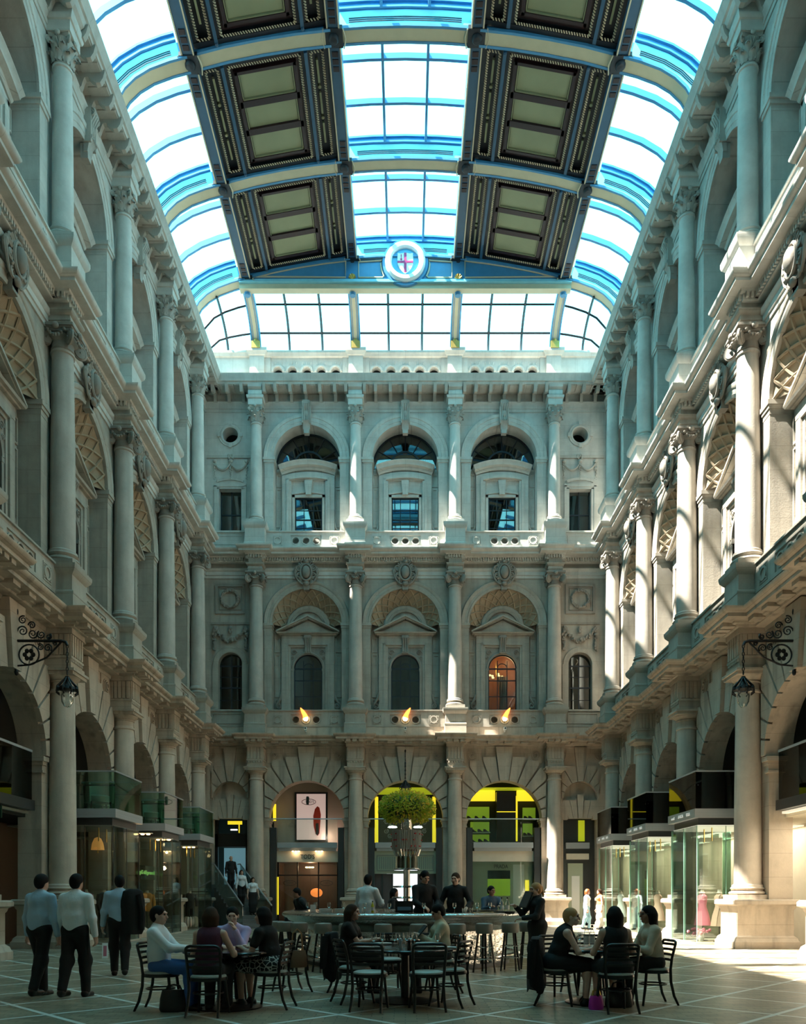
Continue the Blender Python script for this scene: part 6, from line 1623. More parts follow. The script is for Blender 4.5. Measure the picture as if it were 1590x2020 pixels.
for i, (x, y, rz, lab) in enumerate(((-.52, 10.15, .1, 'rolled white napkin, front left of set lunch table'), (.52, 10.2, .0, 'rolled white napkin, front right of set lunch table'), (-.32, 11.05, .2, 'rolled white napkin, rear left of set lunch table'), (.28, 11.12, -.1, 'rolled white napkin, rear right of set lunch table'))):
    t = thing('napkin', (x, y, ZT), rz, lab, 'napkin'); mk('cloth', MB().tube([(-.13, 0, .018), (-.05, .003, .02), (.05, -.002, .02), (.13, 0, .018)], [.016, .02, .02, .016], 8, flat=.7), PAPER, t); mk('ring', MB().tube([(0, .022 * cos(a), .02 + .02 * sin(a)) for a in [2 * pi * k / 12 for k in range(12)]], .004, 5, closed=True), STEEL, t)
for i, (x, y, z, rz, lab) in enumerate(((-.16, 10.12, ZT, .5, 'cutlery on the front left of the set lunch table'), (.30, 10.10, ZT, -.5, 'cutlery on the front right of the set lunch table'), (2.25, 10.12, ZT, .2, 'cutlery before the blonde woman on the table of three women'))):
    t = thing('cutlery', (x, y, z), rz, lab, 'cutlery')
    mk('fork', MB().box(-.1, .05, -.004, .004, .001, .006).box(.05, .1, -.012, .012, .001, .006), MIRR, t); mk('knife', MB().box(-.1, .12, .03, .044, .001, .006), MIRR, t)
for i, (x, y, rz, lab) in enumerate(((-2.55, 9.78, .1, 'folded white paper menu before the man in white shirt'), (-1.88, 10.05, -.2, 'folded white paper menu on the right of the table of four'), (2.2, 10.28, .1, 'folded white paper menu on the table of three women'))):
    t = thing('menu', (x, y, ZT), rz, lab, 'menu'); mk('sheet', MB().box(-.11, .11, -.07, .07, 0, .006), PAPER, t); mk('fold', MB().box(-.11, .11, -.07, .0, .006, .01), PAPER, t)
t = thing('till', (-.02, 15.35, 1.0), 0, 'black till screen on the bar below the bottle tier', 'till')
mk('screen', MB().box(-.17, .17, -.02, .03, .06, .28), BLACKL, t); mk('stand', MB().box(-.09, .09, -.02, .12, 0, .07), BLACKL, t); mk('display', MB().box(-.13, .13, -.023, -.019, .10, .17), mat('pale_blue_screen', (.15, .28, .42), .3), t)
t = thing('tray', (1.92, 15.5, 1.06), .3, 'black oval tray at the right end of the bar', 'tray'); t.location.z = 1.06
mk('plate', MB().lathe([(0, 0), (.2, 0), (.22, .02), (.21, .022), (.2, .008), (0, .008)], n=28), BLACKL, t)
for i, (p, lab) in enumerate(((640, 'white folded linen stack on the left of the bar'), (655, 'second white folded linen stack on the left of the bar'))):
    t = thing('napkin_stack', (-1.52 + .28 * i, 15.25 - .1 * i, 1.06), .3, lab, 'napkins'); [mk('napkin', MB().box(-.11, .11, -.08, .08, .02 * k, .02 * k + .016), PAPER, t) for k in range(4)]
t = thing('menu_card', (-1.78, 15.42, 1.06), .4, 'small white standing card on the left of the bar', 'card'); mk('card', MB().box(-.05, .05, -.003, .003, 0, .15), PAPER, t); mk('foot', MB().box(-.05, .05, -.03, .03, 0, .008), BLACKL, t)
for i, (x, y) in enumerate(((-.95, 15.0), (-.78, 15.0), (-.35, 14.95), (.55, 14.95), (1.1, 15.1), (1.25, 15.15), (1.4, 15.25))):
    t = thing('tumbler', (x, y, 1.06), 0, 'short clear tumbler on the bar counter', 'glass', 'tumblers on the bar'); mk('wall', MB().lathe([(.028, .006), (.034, .09)], n=12, cap=False), WINEG, t); mk('foot', MB().lathe([(0, 0), (.028, 0), (.028, .01), (0, .01)], n=12, cap=False), WINEG, t)
# bags and coats
def bag(lab, loc, rz, w, d, h, m, strap=None, hh=.2):
    t = thing('handbag', loc, rz, lab, 'bag'); q = MB(); V = []
    for z, k, dd in ((0, .92, 1), (.03, 1, 1.05), (h * .6, .95, .9), (h, .8, .35)): V += [(w / 2 * k * cos(a) * (1 if abs(cos(a)) < .7 else 1.0), d / 2 * dd * sin(a), z) for a in [2 * pi * j / 20 for j in range(20)]]
    q.add(V, [(i * 20 + j, i * 20 + (j + 1) % 20, i * 20 + 20 + (j + 1) % 20, i * 20 + 20 + j) for i in range(3) for j in range(20)] + [tuple(range(19, -1, -1)), tuple(range(60, 80))]); mk('body', q, m, t)
    mk('handle', MB().tube([(-w * .28, 0, h * .95), (-w * .2, 0, h + hh * .8), (0, 0, h + hh), (w * .2, 0, h + hh * .8), (w * .28, 0, h * .95)], .012, 6), strap or m, t); return t
bag('small bright pink handbag on the floor under the table of three women', (2.33, 9.78, 0), .3, .20, .12, .17, mat('magenta_satin', (.62, .03, .42), .35), GOLD, .07)
bag('black bag on the floor under the woman with long black hair', (2.66, 9.98, 0), .1, .36, .18, .24, BLACKL, None, .08)
bag('black bag on the floor beside the man in white shirt', (-2.78, 9.62, 0), .2, .34, .2, .26, mat('black_leather', (.012, .012, .012), .4), None, .06)
b = bag('brown leather handbag hanging on the empty chair behind the table of four', (-1.52, 11.25, .38), .4, .30, .12, .24, mat('brown_leather', (.16, .09, .05), .5), mat('tan_strap', (.36, .18, .08), .5), .30)
def coat(lab, x, y, rz, seed):
    t = thing('coat', (x, y, 0), rz, lab, 'coat'); rnd = random.Random(seed); m = MB(); V = []; n = 24
    for z, k in ((.86, .85), (.84, 1.0), (.70, 1.05), (.5, 1.12), (.3, 1.2), (.2, 1.1)):
        for j in range(n): a = 2 * pi * j / n; f = 1 + .10 * sin(5 * a + z * 3); V.append((.235 * k * cos(a) * f, .245 + .075 * k * sin(a) * f * (1.5 - z * .6), z + (.05 * sin(3 * a) if z < .25 else 0)))
    m.add(V, [(i * n + j, i * n + n + j, i * n + n + (j + 1) % n, i * n + (j + 1) % n) for i in range(5) for j in range(n)] + [tuple(range(n)), tuple(range(6 * n - 1, 5 * n - 1, -1))]); mk('body', m, mat('black_wool', (.008, .008, .009), .9), t)
    for s in (-1, 1): mk('sleeve', MB().tube([(s * .2, .28, .80), (s * .25, .30, .6), (s * .24, .31, .35)], [.06, .055, .05], 8), bpy.data.materials['black_wool'], t)
coat('black coat draped over the chair of the woman in black, set lunch table', -.82, 11.55, R(80), 1)
coat('black coat draped over the chair of the blonde woman, table of three women', 1.92, 10.20, R(78), 2)
t = thing('floor_notice', (-6.6, 17.6, 0), .3, 'small pale leaning notice on the floor near the left pedestals', 'notice'); mk('board', MB().box(-.06, .06, -.01, .01, 0, .34), PAPER, t); mk('print', MB().box(-.035, .035, -.014, -.01, .05, .28), mat('pink_print', (.5, .15, .2), .6), t); t.rotation_euler.x = -.2
# ------------------------------------------------------------------ people: signed-distance bodies meshed with surface nets
def nets(F, o, h):
    S = F < 0; nx, ny, nz = F.shape
    c = np.zeros((nx - 1, ny - 1, nz - 1), np.int8)
    for a in (0, 1):
        for b in (0, 1):
            for d in (0, 1): c += S[a:nx - 1 + a, b:ny - 1 + b, d:nz - 1 + d]
    ids = np.argwhere((c > 0) & (c < 8))
    if len(ids) == 0: return np.zeros((0, 3)), np.zeros((0, 4), int)
    idx = np.full(c.shape, -1, np.int64); idx[tuple(ids.T)] = np.arange(len(ids))
    acc = np.zeros((len(ids), 3)); cnt = np.zeros(len(ids)); Cn = [(a, b, d) for a in (0, 1) for b in (0, 1) for d in (0, 1)]
    for p in Cn:
        for ax in range(3):
            if p[ax] == 0:
                q = list(p); q[ax] = 1
                f0 = F[ids[:, 0] + p[0], ids[:, 1] + p[1], ids[:, 2] + p[2]]; f1 = F[ids[:, 0] + q[0], ids[:, 1] + q[1], ids[:, 2] + q[2]]
                mk_ = (f0 < 0) != (f1 < 0); tt = np.where(mk_, f0 / np.where(f0 == f1, 1, f0 - f1), 0); pp = np.array(p, float) + tt[:, None] * (np.array(q, float) - np.array(p, float))
                acc += pp * mk_[:, None]; cnt += mk_
    V = (ids + acc / cnt[:, None]) * h + o; Q = []
    for ax in range(3):
        u, v = (ax + 1) % 3, (ax + 2) % 3
        s0 = [slice(1, -1)] * 3; s1 = [slice(1, -1)] * 3; s0[ax] = slice(0, -1); s1[ax] = slice(1, None)
        A = S[tuple(s0)]; B = S[tuple(s1)]; e = np.argwhere(A != B)
        if not len(e): continue
        sg = A[tuple(e.T)]; g = e.copy(); g[:, u] += 1; g[:, v] += 1
        def cell(du, dv_): k = g.copy(); k[:, u] -= du; k[:, v] -= dv_; return idx[tuple(k.T)]
        q = np.stack([cell(1, 1), cell(0, 1), cell(0, 0), cell(1, 0)], 1); q[~sg] = q[~sg][:, ::-1]; Q.append(q)
    return V, np.concatenate(Q)

class SDF:
    def __init__(s): s.P = []
    def cap(s, a, b, r1, r2=None, k=.03, sub=False): s.P.append(('c', np.array(a, float), np.array(b, float), r1, r1 if r2 is None else r2, k, sub)); return s
    def ell(s, c, r, k=.03, Rm=None, sub=False): s.P.append(('e', np.array(c, float), np.array(r, float), None if Rm is None else np.array(Rm, float), k, sub)); return s
    def grow(s, d):
        o = SDF()
        for p in s.P: o.P.append(p[:3] + (p[3] + d, p[4] + d) + p[5:] if p[0] == 'c' else (p[0], p[1], p[2] + d) + p[3:])
        return o
    def mesh(s, h):
        lo = np.full(3, 1e9); hi = -lo
        for p in s.P:
            if p[-1]: continue
            if p[0] == 'c': r = max(p[3], p[4]); lo = np.minimum(lo, np.minimum(p[1], p[2]) - r); hi = np.maximum(hi, np.maximum(p[1], p[2]) + r)
            else: r = max(p[2]); lo = np.minimum(lo, p[1] - r); hi = np.maximum(hi, p[1] + r)
        lo -= 4 * h; hi += 4 * h; n = np.ceil((hi - lo) / h).astype(int) + 1
        F = np.full(n, 1.0, np.float32); ax = [lo[i] + h * np.arange(n[i]) for i in range(3)]
        for p in s.P:
            k = p[-2]; pad = k + 3 * h
            if p[0] == 'c': r = max(p[3], p[4]); a = np.minimum(p[1], p[2]) - r - pad; b = np.maximum(p[1], p[2]) + r + pad
            else: r = max(p[2]); a = p[1] - r - pad; b = p[1] + r + pad
            i0 = np.clip(np.floor((a - lo) / h).astype(int), 0, n - 1); i1 = np.clip(np.ceil((b - lo) / h).astype(int) + 1, 1, n)
            if (i1 <= i0).any(): continue
            X, Y, Z = np.meshgrid(*[ax[i][i0[i]:i1[i]] for i in range(3)], indexing='ij'); G = np.stack([X, Y, Z], -1)
            if p[0] == 'c':
                ba = p[2] - p[1]; pa = G - p[1]; t = np.clip((pa @ ba) / max(ba @ ba, 1e-9), 0, 1); d = np.linalg.norm(pa - t[..., None] * ba, axis=-1) - (p[3] + (p[4] - p[3]) * t)
            else:
                q = G - p[1]
                if p[3] is not None: q = q @ p[3]
                k0 = np.linalg.norm(q / p[2], axis=-1); k1 = np.linalg.norm(q / (p[2] ** 2), axis=-1); d = k0 * (k0 - 1) / np.maximum(k1, 1e-6)
            sl = tuple(slice(i0[i], i1[i]) for i in range(3)); f = F[sl]
            if p[-1]:
                d = -d; hh = np.maximum(k - np.abs(f - d), 0) / k; F[sl] = np.maximum(f, d) + hh * hh * k / 4
            else:
                hh = np.maximum(k - np.abs(f - d), 0) / k; F[sl] = np.minimum(f, d) - hh * hh * k / 4
        return nets(F, lo, h)
def mk_sdf(name, sdf, h, m, parent, sc=1.0, zmin=None):
    V, Q = sdf.mesh(h)
    if zmin is not None: V[:, 2] = np.maximum(V[:, 2], zmin)
    me = bpy.data.meshes.new(name); V = V * sc
    me.vertices.add(len(V)); me.vertices.foreach_set('co', V.ravel()); me.loops.add(Q.size); me.loops.foreach_set('vertex_index', Q.ravel().astype(np.int32))
    me.polygons.add(len(Q)); me.polygons.foreach_set('loop_start', np.arange(0, Q.size, 4, dtype=np.int32)); me.polygons.foreach_set('use_smooth', np.ones(len(Q), bool))
    me.update(calc_edges=True); me.validate(); me.materials.append(m); o = bpy.data.objects.new(name, me); COL.objects.link(o)
    if parent is not None: o.parent = parent
    return o
def ik(a, b, l1, l2, pole):
    a, b, pole = Vector(a), Vector(b), Vector(pole); d = b - a; L_ = min(d.length, (l1 + l2) * .995); dn = d.normalized(); b = a + dn * L_
    x = (l1 * l1 - l2 * l2 + L_ * L_) / (2 * L_); hgt = sqrt(max(l1 * l1 - x * x, 0)); p = pole - dn * pole.dot(dn)
    return a + dn * x + p.normalized() * hgt, b
SKIN = mat('skin', (.60, .35, .26), .5); SKIN2 = mat('skin_deep', (.36, .18, .12), .5); SKIN3 = mat('skin_pale', (.72, .46, .36), .5)
H_BLK = mat('black_hair', (.010, .008, .008), .75, bump=.15, bscale=60, spec=.2); H_BRN = mat('brown_hair', (.045, .022, .012), .75, bump=.15, bscale=60, spec=.2); H_BLD = mat('blonde_hair', (.50, .27, .12), .7, bump=.15, bscale=60, spec=.2); H_RED = mat('auburn_hair', (.30, .08, .02), .5)
SHOE = mat('black_shoe', (.01, .01, .01), .3); EYEM = mat('dark_eye', (.02, .015, .012), .2); LIPS = mat('lips', (.38, .12, .10), .5)
def cloth(n, c, r=.85): return mat(n, c, r, bump=.35, bscale=14)

def person(lab, loc, rz, pose='stand', lean=0., sc=1.0, fem=False, skin=None, hair=None, hstyle='short', top=None, sleeve='long', bottom=None, bstyle='trousers', hands=None, look=(0, 0), h=.011, stride=.0, glasses=False, extra=None, twist=0., shoe=None, seat=.475, knee=None):
    """local frame: faces -y, its left hand on +x"""
    skin = skin or SKIN; hair = hair or H_BRN
    t = thing('person', loc, rz, lab, 'person'); fine = h < .012
    sit = pose == 'sit'; pz = seat + .085 if sit else .93; P = Vector((0, .02 if sit else 0, pz)); U = Vector((sin(twist), -sin(lean), cos(lean))).normalized()
    sw = .158 if fem else .182; hw = .095 if fem else .09
    waist = P + U * .17; chest = P + U * .36; neck = P + U * .50; head = neck + U * .085 + Vector((0, -.03, .055))
    yaw, pit = look; RH = Matrix.Rotation(yaw, 3, 'Z') @ Matrix.Rotation(pit, 3, 'X')
    def hp(x, y, z): return head + RH @ Vector((x, y, z))
    RM = [[RH[i][j] for j in range(3)] for i in range(3)]
    jo = {}
    for s in (-1, 1):
        sh = neck + Vector((s * sw, 0, -.075)); hip = P + Vector((s * hw, 0, -.01))
        if sit:
            kn = (knee or {}).get(s, (s * .11, -.42, seat + .06)); an = (kn[0] * 1.0, kn[1] + .04, .085)
        else:
            f = s * stride; kn = (s * .085, -.03 - f * .5, .50); an = (s * .08, .03 - f * (1.0 if f > 0 else .9), .085 + (.0 if f >= 0 else abs(f) * .25))
        hd = (hands or {}).get(s)
        if hd is None: hd = (s * .20, -.30, .66 + pz - .56) if sit else (s * .27, -.06, .80)
        el, wr = ik(sh, hd, .285, .25, (s * .55, .45, -.8)); jo[s] = (sh, el, wr, hip, Vector(kn), Vector(an))
    B = SDF()
    B.ell(P, (.155 if fem else .15, .115, .12), .05); B.cap(waist + Vector((-.05, 0, 0)), waist + Vector((.05, 0, 0)), .10 if fem else .115, None, .08)
    B.ell(chest, (.15 if fem else .17, .11, .16), .06); B.cap(chest, P, .10, .11, .05)
    if fem:
        for s in (-1, 1): B.ell(chest + Vector((s * .075, -.085, .0)), (.065, .055, .065), .04)
    [B.cap(neck - U * .03, jo[q][0], .052, .046, .05) for q in (-1, 1)]; B.cap(neck - U * .03, head + Vector((0, .01, -.05)), .055 if not fem else .047, .05, .035)
    B.ell(hp(0, .012, .025), (.074, .092, .088), .02, RM); B.ell(hp(0, -.026, -.045), (.055, .060, .062), .03, RM); B.ell(hp(0, -.055, -.092), (.026, .026, .022), .02, RM)
    if fine:
        B.cap(hp(0, -.082, .012), hp(0, -.104, -.03), .009, .014, .012); B.ell(hp(0, -.086, .028), (.05, .014, .012), .015, RM)
        for s in (-1, 1):
            B.ell(hp(s * .032, -.093, .006), (.018, .014, .012), .012, RM, True); B.ell(hp(s * .076, .01, -.01), (.012, .02, .032), .01, RM); B.ell(hp(s * .045, -.06, -.03), (.024, .022, .022), .02, RM)
        B.ell(hp(0, -.082, -.064), (.024, .012, .009), .008, RM)
    for s in (-1, 1):
        sh, el, wr, hip, kn, an = jo[s]; f = .9 if fem else 1.0
        B.cap(sh, el, .05 * f, .040 * f, .03); B.cap(el, wr, .041 * f, .028 * f, .02); B.ell(el.lerp(wr, .3), (.043 * f,) * 3, .03)
        d = (wr - el).normalized(); pl = Vector((0, 0, -1)) if abs(d.z) < .8 else Vector((-s, 0, 0)); sd = d.cross(pl).normalized(); pl = sd.cross(d).normalized() * (1 if sd.cross(d).dot(pl) > 0 else -1)
        pc = wr + d * .045; k = max(.9 * h, .009)
        B.cap(wr, wr + d * .03, .027, .03, .015)
        for q in range(4):
            off = (q - 1.5) * .019; b0 = wr + d * .02 + sd * off * .8; b1 = wr + d * .085 + sd * off; B.cap(b0, b1, .0145, .0125, .010)
            ln = (.034, .040, .037, .028)[q]; b2 = b1 + (d * .85 + pl * .5).normalized() * ln; b3 = b2 + (d * .35 + pl * .95).normalized() * ln * .8
            B.cap(b1, b2, max(.0105, k), None, .005); B.cap(b2, b3, max(.0095, k), max(.008, k), .005)
        th = sd * (-1 if (sd.x * s > 0) else 1); t0 = wr + d * .025 + th * .022; t1 = t0 + (d * .6 + th * .75 + pl * .2).normalized() * .042; t2 = t1 + (d * .9 + th * .1 + pl * .3).normalized() * .03
        B.cap(t0, t1, .0145, .0115, .010); B.cap(t1, t2, max(.0105, k), max(.0088, k), .005)
        B.cap(hip, kn, .085, .058, .05); B.cap(kn, an, .054, .036, .03); B.ell(kn.lerp(an, .3) + Vector((0, .02, 0)), (.05, .052, .09), .03)
        B.cap(an - Vector((0, -.03, .04)), an + Vector((0, -.14, -.055)), .036, .026, .03)
    mk_sdf('body', B, h, skin, t, sc)
    # clothes
    if top is not None:
        T = SDF(); g = .016 if not fem else .013
        T.ell(P + U * .03, (.165, .13, .10), .05); T.cap(waist + Vector((-.05, 0, 0)), waist + Vector((.05, 0, 0)), .115 if fem else .132, None, .08); T.ell(chest, (.16 if fem else .182, .125, .165), .06); T.cap(chest, P, .115, .125, .05)
        if fem:
            for s in (-1, 1): T.ell(chest + Vector((s * .075, -.088, .0)), (.075, .062, .075), .04)
        w2 = .6 if sleeve == 'none' else 1
        [T.cap(neck - U * .035, (neck - U * .035).lerp(jo[q][0], w2), .060, .056, .05) for q in (-1, 1)]
        T.cap(neck - U * .06, neck + U * .002, .062, .060, .03)
        for s in (-1, 1):
            sh, el, wr, hip, kn, an = jo[s]
            if sleeve != 'none': T.cap(sh, sh.lerp(el, .55 if sleeve == 'short' else 1.0), .066, .060 if sleeve == 'short' else .054, .03)
            if sleeve == 'long': T.cap(el, el.lerp(wr, .90), .055, .044, .02); T.ell(el, (.058,) * 3, .03)
        if hstyle == 'bald' or fem is False:
            for s in (-1, 1): T.cap(neck + Vector((s * .02, -.045, .0)), neck + Vector((s * .055, .02, .02)), .018, .02, .01)
        o = mk_sdf('top', T, h, top, t, sc)
    if bottom is not None:
        T = SDF(); T.ell(P, (.172, .135, .125), .05)
        if bstyle == 'trousers':
            for s in (-1, 1):
                sh, el, wr, hip, kn, an = jo[s]; T.cap(hip, kn, .100, .078, .05); T.cap(kn, an + Vector((0, 0, .01)), .078, .062, .05); T.ell(kn, (.082, .082, .09), .05); T.ell(kn.lerp(an, .3) + Vector((0, .02, 0)), (.07, .072, .11), .03)
        else:
            low = {'skirt': .0, 'long': .75}[bstyle]
            for s in (-1, 1):
                sh, el, wr, hip, kn, an = jo[s]; T.cap(hip, kn, .105, .088, .12)
                if low: T.cap(kn, kn.lerp(an, low), .09, .085, .12)
            K0 = (jo[1][4] + jo[-1][4]) / 2; T.cap(P, K0, .13, .075, .1)
            if low: T.cap(K0, K0.lerp((jo[1][5] + jo[-1][5]) / 2, low), .09, .09, .1)
        mk_sdf('trousers' if bstyle == 'trousers' else 'skirt', T, h, bottom, t, sc)
    for s in (-1, 1):
        an = jo[s][5]; T = SDF(); T.cap(an + Vector((0, .03, -.045)), an + Vector((0, -.145, -.058)), .044, .034, .03); T.cap(an + Vector((0, .02, -.03)), an + Vector((0, .0, -.0)), .046, .045, .03); T.cap(an + Vector((0, .03, -.07)), an + Vector((0, -.15, -.072)), .03, .028, .02)
        mk_sdf('shoe', T, h, shoe or SHOE, t, sc, zmin=(0.002 if an.z < .1 else None))
    # hair
    T = SDF()
    if hstyle != 'bald':
        T.ell(hp(0, .020, .034), (.082, .098, .090), .02, RM)
        if hstyle in ('bob', 'long', 'tail'):
            T.ell(hp(0, .05, -.01), (.080, .066, .095), .03, RM)
            if hstyle == 'tail': T.cap(hp(0, .12, .02), hp(0, .15, -.12), .035, .02, .02)
            else:
                zl = -.10 if hstyle == 'bob' else -.24
                for s in (-1, 1): T.cap(hp(s * .070, .02, .0), hp(s * .075, .03, zl * .85), .034, .026, .03)
                T.cap(hp(0, .075, -.02), hp(0, .085, zl), .065, .055, .04); T.cap(hp(-.045, .06, -.02), hp(-.05, .065, zl), .05, .042, .04); T.cap(hp(.045, .06, -.02), hp(.05, .065, zl), .05, .042, .04)
        else: T.ell(hp(0, .055, -.01), (.078, .062, .085), .03, RM)
        T.ell(hp(0, -.105, -.035), (.064, .075, .085), .015, RM, True)
        if hstyle == 'short':
            for s in (-1, 1): T.ell(hp(s * .085, -.0, -.055), (.03, .06, .05), .015, RM, True)
        mk_sdf('hair', T, h, hair, t, sc)
    else:
        T.ell(hp(0, .05, -.005), (.079, .062, .05), .02, RM); mk_sdf('hair', T, h, hair, t, sc)
    if fine:
        for s in (-1, 1): mk('eye', MB().ball(tuple(hp(s * .032, -.079, .006) * sc), (.012 * sc, .012 * sc, .009 * sc), 8, 6), EYEM, t)
        mk('lips', MB().ball(tuple(hp(0, -.090, -.064) * sc), (.019 * sc, .007 * sc, .007 * sc), 8, 6), LIPS, t)
    if glasses:
        m = MB()
        for s in (-1, 1): m.tube([tuple(hp(s * .034 + .024 * cos(a), -.104, .006 + .018 * sin(a)) * sc) for a in [2 * pi * k / 14 for k in range(14)]], .003, 5, closed=True); m.tube([tuple(hp(s * .058, -.1, .01) * sc), tuple(hp(s * .08, .0, .012) * sc)], .003, 5)
        m.tube([tuple(hp(-.01, -.106, .01) * sc), tuple(hp(.01, -.106, .01) * sc)], .003, 5); mk('spectacles', m, DSTEEL, t)
    return t
WSH = cloth('white_shirt', (.84, .87, .90)); PLUM = cloth('plum_top', (.075, .018, .045)); LAV = cloth('lavender_shirt', (.62, .48, .78)); BLKC = cloth('black_cloth', (.010, .010, .011)); JEAN = cloth('blue_jeans', (.05, .13, .36)); GREYT = cloth('charcoal_trousers', (.022, .022, .025)); CREAMJ = cloth('cream_jacket', (.56, .50, .36)); BEIGE = cloth('beige_jacket', (.62, .50, .38)); BLUSH = cloth('pale_blue_shirt', (.42, .56, .70)); WBL = cloth('white_blouse', (.70, .74, .78)); WHS = cloth('white_skirt', (.8, .78, .72)); ORT = cloth('orange_top', (.70, .28, .10)); LJEAN = cloth('light_jeans', (.28, .48, .58))
def pattern_mat():
    m = bpy.data.materials.new('patterned_skirt'); m.use_nodes = True; nt = m.node_tree; N = nt.nodes; L = nt.links; b = N['Principled BSDF']
    v = N.new('ShaderNodeTexVoronoi'); v.feature = 'DISTANCE_TO_EDGE'; v.inputs['Scale'].default_value = 16; tc = N.new('ShaderNodeTexCoord'); L.new(tc.outputs['Object'], v.inputs['Vector'])
    r = N.new('ShaderNodeValToRGB'); r.color_ramp.elements[0].position = .06; r.color_ramp.elements[0].color = (.55, .55, .52, 1); r.color_ramp.elements[1].position = .10; r.color_ramp.elements[1].color = (.012, .012, .013, 1)
    L.new(v.outputs['Distance'], r.inputs[0]); L.new(r.outputs[0], b.inputs['Base Color']); b.inputs['Roughness'].default_value = .8; return m
PATT = pattern_mat()
Sc = .96
# table of four
person('man in a white shirt and jeans sitting in profile at the table of four', (-2.98, 9.78, 0), R(88), 'sit', -.06, Sc, skin=SKIN, hair=H_BLK, top=WSH, bottom=JEAN, hands={1: (.05, -.36, .77), -1: (-.02, -.37, .78)}, h=.009)
person('woman in a sleeveless plum top sitting with her back to the viewer', (-2.29, 9.33, 0), R(176), 'sit', .16, Sc, fem=True, hair=H_BRN, hstyle='bob', top=PLUM, sleeve='none', bottom=GREYT, hands={1: (.12, -.36, .78), -1: (-.20, -.33, .78)}, h=.009)
person('man in a lavender shirt resting his chin on his hand at the table of four', (-2.28, 10.66, 0), R(6), 'sit', .30, Sc, skin=SKIN3, hair=H_BLK, top=LAV, bottom=GREYT, hands={1: (.05, -.33, .985), -1: (-.12, -.42, .76)}, look=(0, .15), h=.009)
person('woman in black with a patterned skirt sitting at the table of four', (-1.66, 9.93, 0), R(-112), 'sit', .22, Sc, fem=True, skin=SKIN, hair=H_BLK, hstyle='bob', top=BLKC, sleeve='short', bottom=PATT, bstyle='skirt', hands={1: (.12, -.37, .77), -1: (-.10, -.38, .77)}, h=.009)
# set lunch table
person('woman in black with long hair sitting at the left of the set lunch table', (-.82, 11.55, 0), R(80), 'sit', .10, Sc, fem=True, hair=H_BRN, hstyle='long', top=BLKC, sleeve='short', bottom=BLKC, hands={1: (.08, -.38, .79), -1: (-.06, -.41, .79)}, h=.009)
rd = person('woman in a cream jacket reading a menu at the set lunch table', (.52, 11.52, 0), R(-82), 'sit', .08, Sc, fem=True, skin=SKIN, hair=H_BLK, hstyle='short', top=CREAMJ, sleeve='long', bottom=GREYT, hands={1: (.08, -.34, .85), -1: (-.08, -.34, .85)}, look=(0, .45), h=.009)
t = thing('menu', (.16, 11.47, .80), R(-82), 'dark open menu held by the woman in cream jacket', 'menu'); m = MB().box(-.13, .0, -.004, .004, 0, .22); mk('cover', MB().box(-.15, .15, -.006, .006, 0, .21), BLKC, t); mk('page', MB().box(-.14, .14, .007, .010, .01, .2), PAPER, t); t.rotation_euler.x = -.7
# table of three women
person('woman with short blonde hair in a sleeveless black dress, table of three women', (1.92, 10.20, 0), R(80), 'sit', .34, Sc, fem=True, skin=SKIN3, hair=H_BLD, hstyle='short', top=BLKC, sleeve='none', bottom=BLKC, bstyle='skirt', hands={1: (.03, -.46, .76), -1: (-.08, -.50, .76)}, look=(-.1, 0), h=.009)
person('woman with long black hair in a black top, table of three women', (2.53, 9.62, 0), R(186), 'sit', .10, Sc, fem=True, skin=SKIN, hair=H_BLK, hstyle='long', top=BLKC, sleeve='none', bottom=BLKC, bstyle='skirt', hands={1: (.16, -.32, .76), -1: (-.16, -.32, .76)}, h=.009)
person('woman with glasses in a beige jacket sitting in profile, table of three women', (3.17, 10.28, 0), R(-82), 'sit', .10, Sc, fem=True, skin=SKIN2, hair=H_BLK, hstyle='long', top=BEIGE, sleeve='long', bottom=BLKC, hands={1: (.07, -.36, .77), -1: (-.04, -.37, .78)}, glasses=True, h=.009)
# bar
def X_(p, Y): return (p - 799.5) * Y / F_PX
person('barman in a white shirt standing behind the counter, seen from behind', (X_(724, 15.95), 15.95, .12), R(150), 'stand', .04, 1.0, skin=SKIN2, hair=H_BLK, top=WSH, bottom=WBL, hands={1: (.16, -.30, 1.12), -1: (-.14, -.34, 1.16)}, look=(.3, 0), h=.012)
person('barman in black looking down, middle of the bar', (X_(835, 15.9), 15.9, .12), R(20), 'stand', .10, 1.04, skin=SKIN, hair=H_BLK, top=BLKC, bottom=BLKC, hands={1: (.16, -.32, 1.02), -1: (-.12, -.36, 1.0)}, look=(.2, .5), h=.0115)
person('fair barman in black smiling, right of the bar', (X_(899, 16.1), 16.1, .12), R(-14), 'stand', .02, 1.02, skin=SKIN3, hair=H_BRN, top=BLKC, bottom=BLKC, hands={1: (.26, -.26, 1.0), -1: (-.24, -.26, 1.0)}, look=(-.2, .1), h=.0115)
person('dark haired customer sitting on the far side of the bar, right', (X_(968, 19.4), 19.4, .30), R(10), 'sit', .1, 1.0, skin=SKIN2, hair=H_BLK, top=cloth('slate_shirt', (.06, .10, .15)), bottom=GREYT, hands={1: (.12, -.4, .82), -1: (-.12, -.4, .82)}, look=(.4, .1), h=.0115)
person('dark haired person leaning at the far left side of the bar', (X_(605, 19.0), 19.0, .30), R(-60), 'sit', .45, 1.0, skin=SKIN2, hair=H_BLK, top=BLKC, bottom=GREYT, look=(0, .2), h=.012)
person('woman in black with long hair beyond the bar before the bright doorway', (X_(774, 19.6), 19.6, .30), R(80), 'sit', .1, .96, fem=True, hair=H_BLK, hstyle='long', top=BLKC, bottom=BLKC, h=.012)
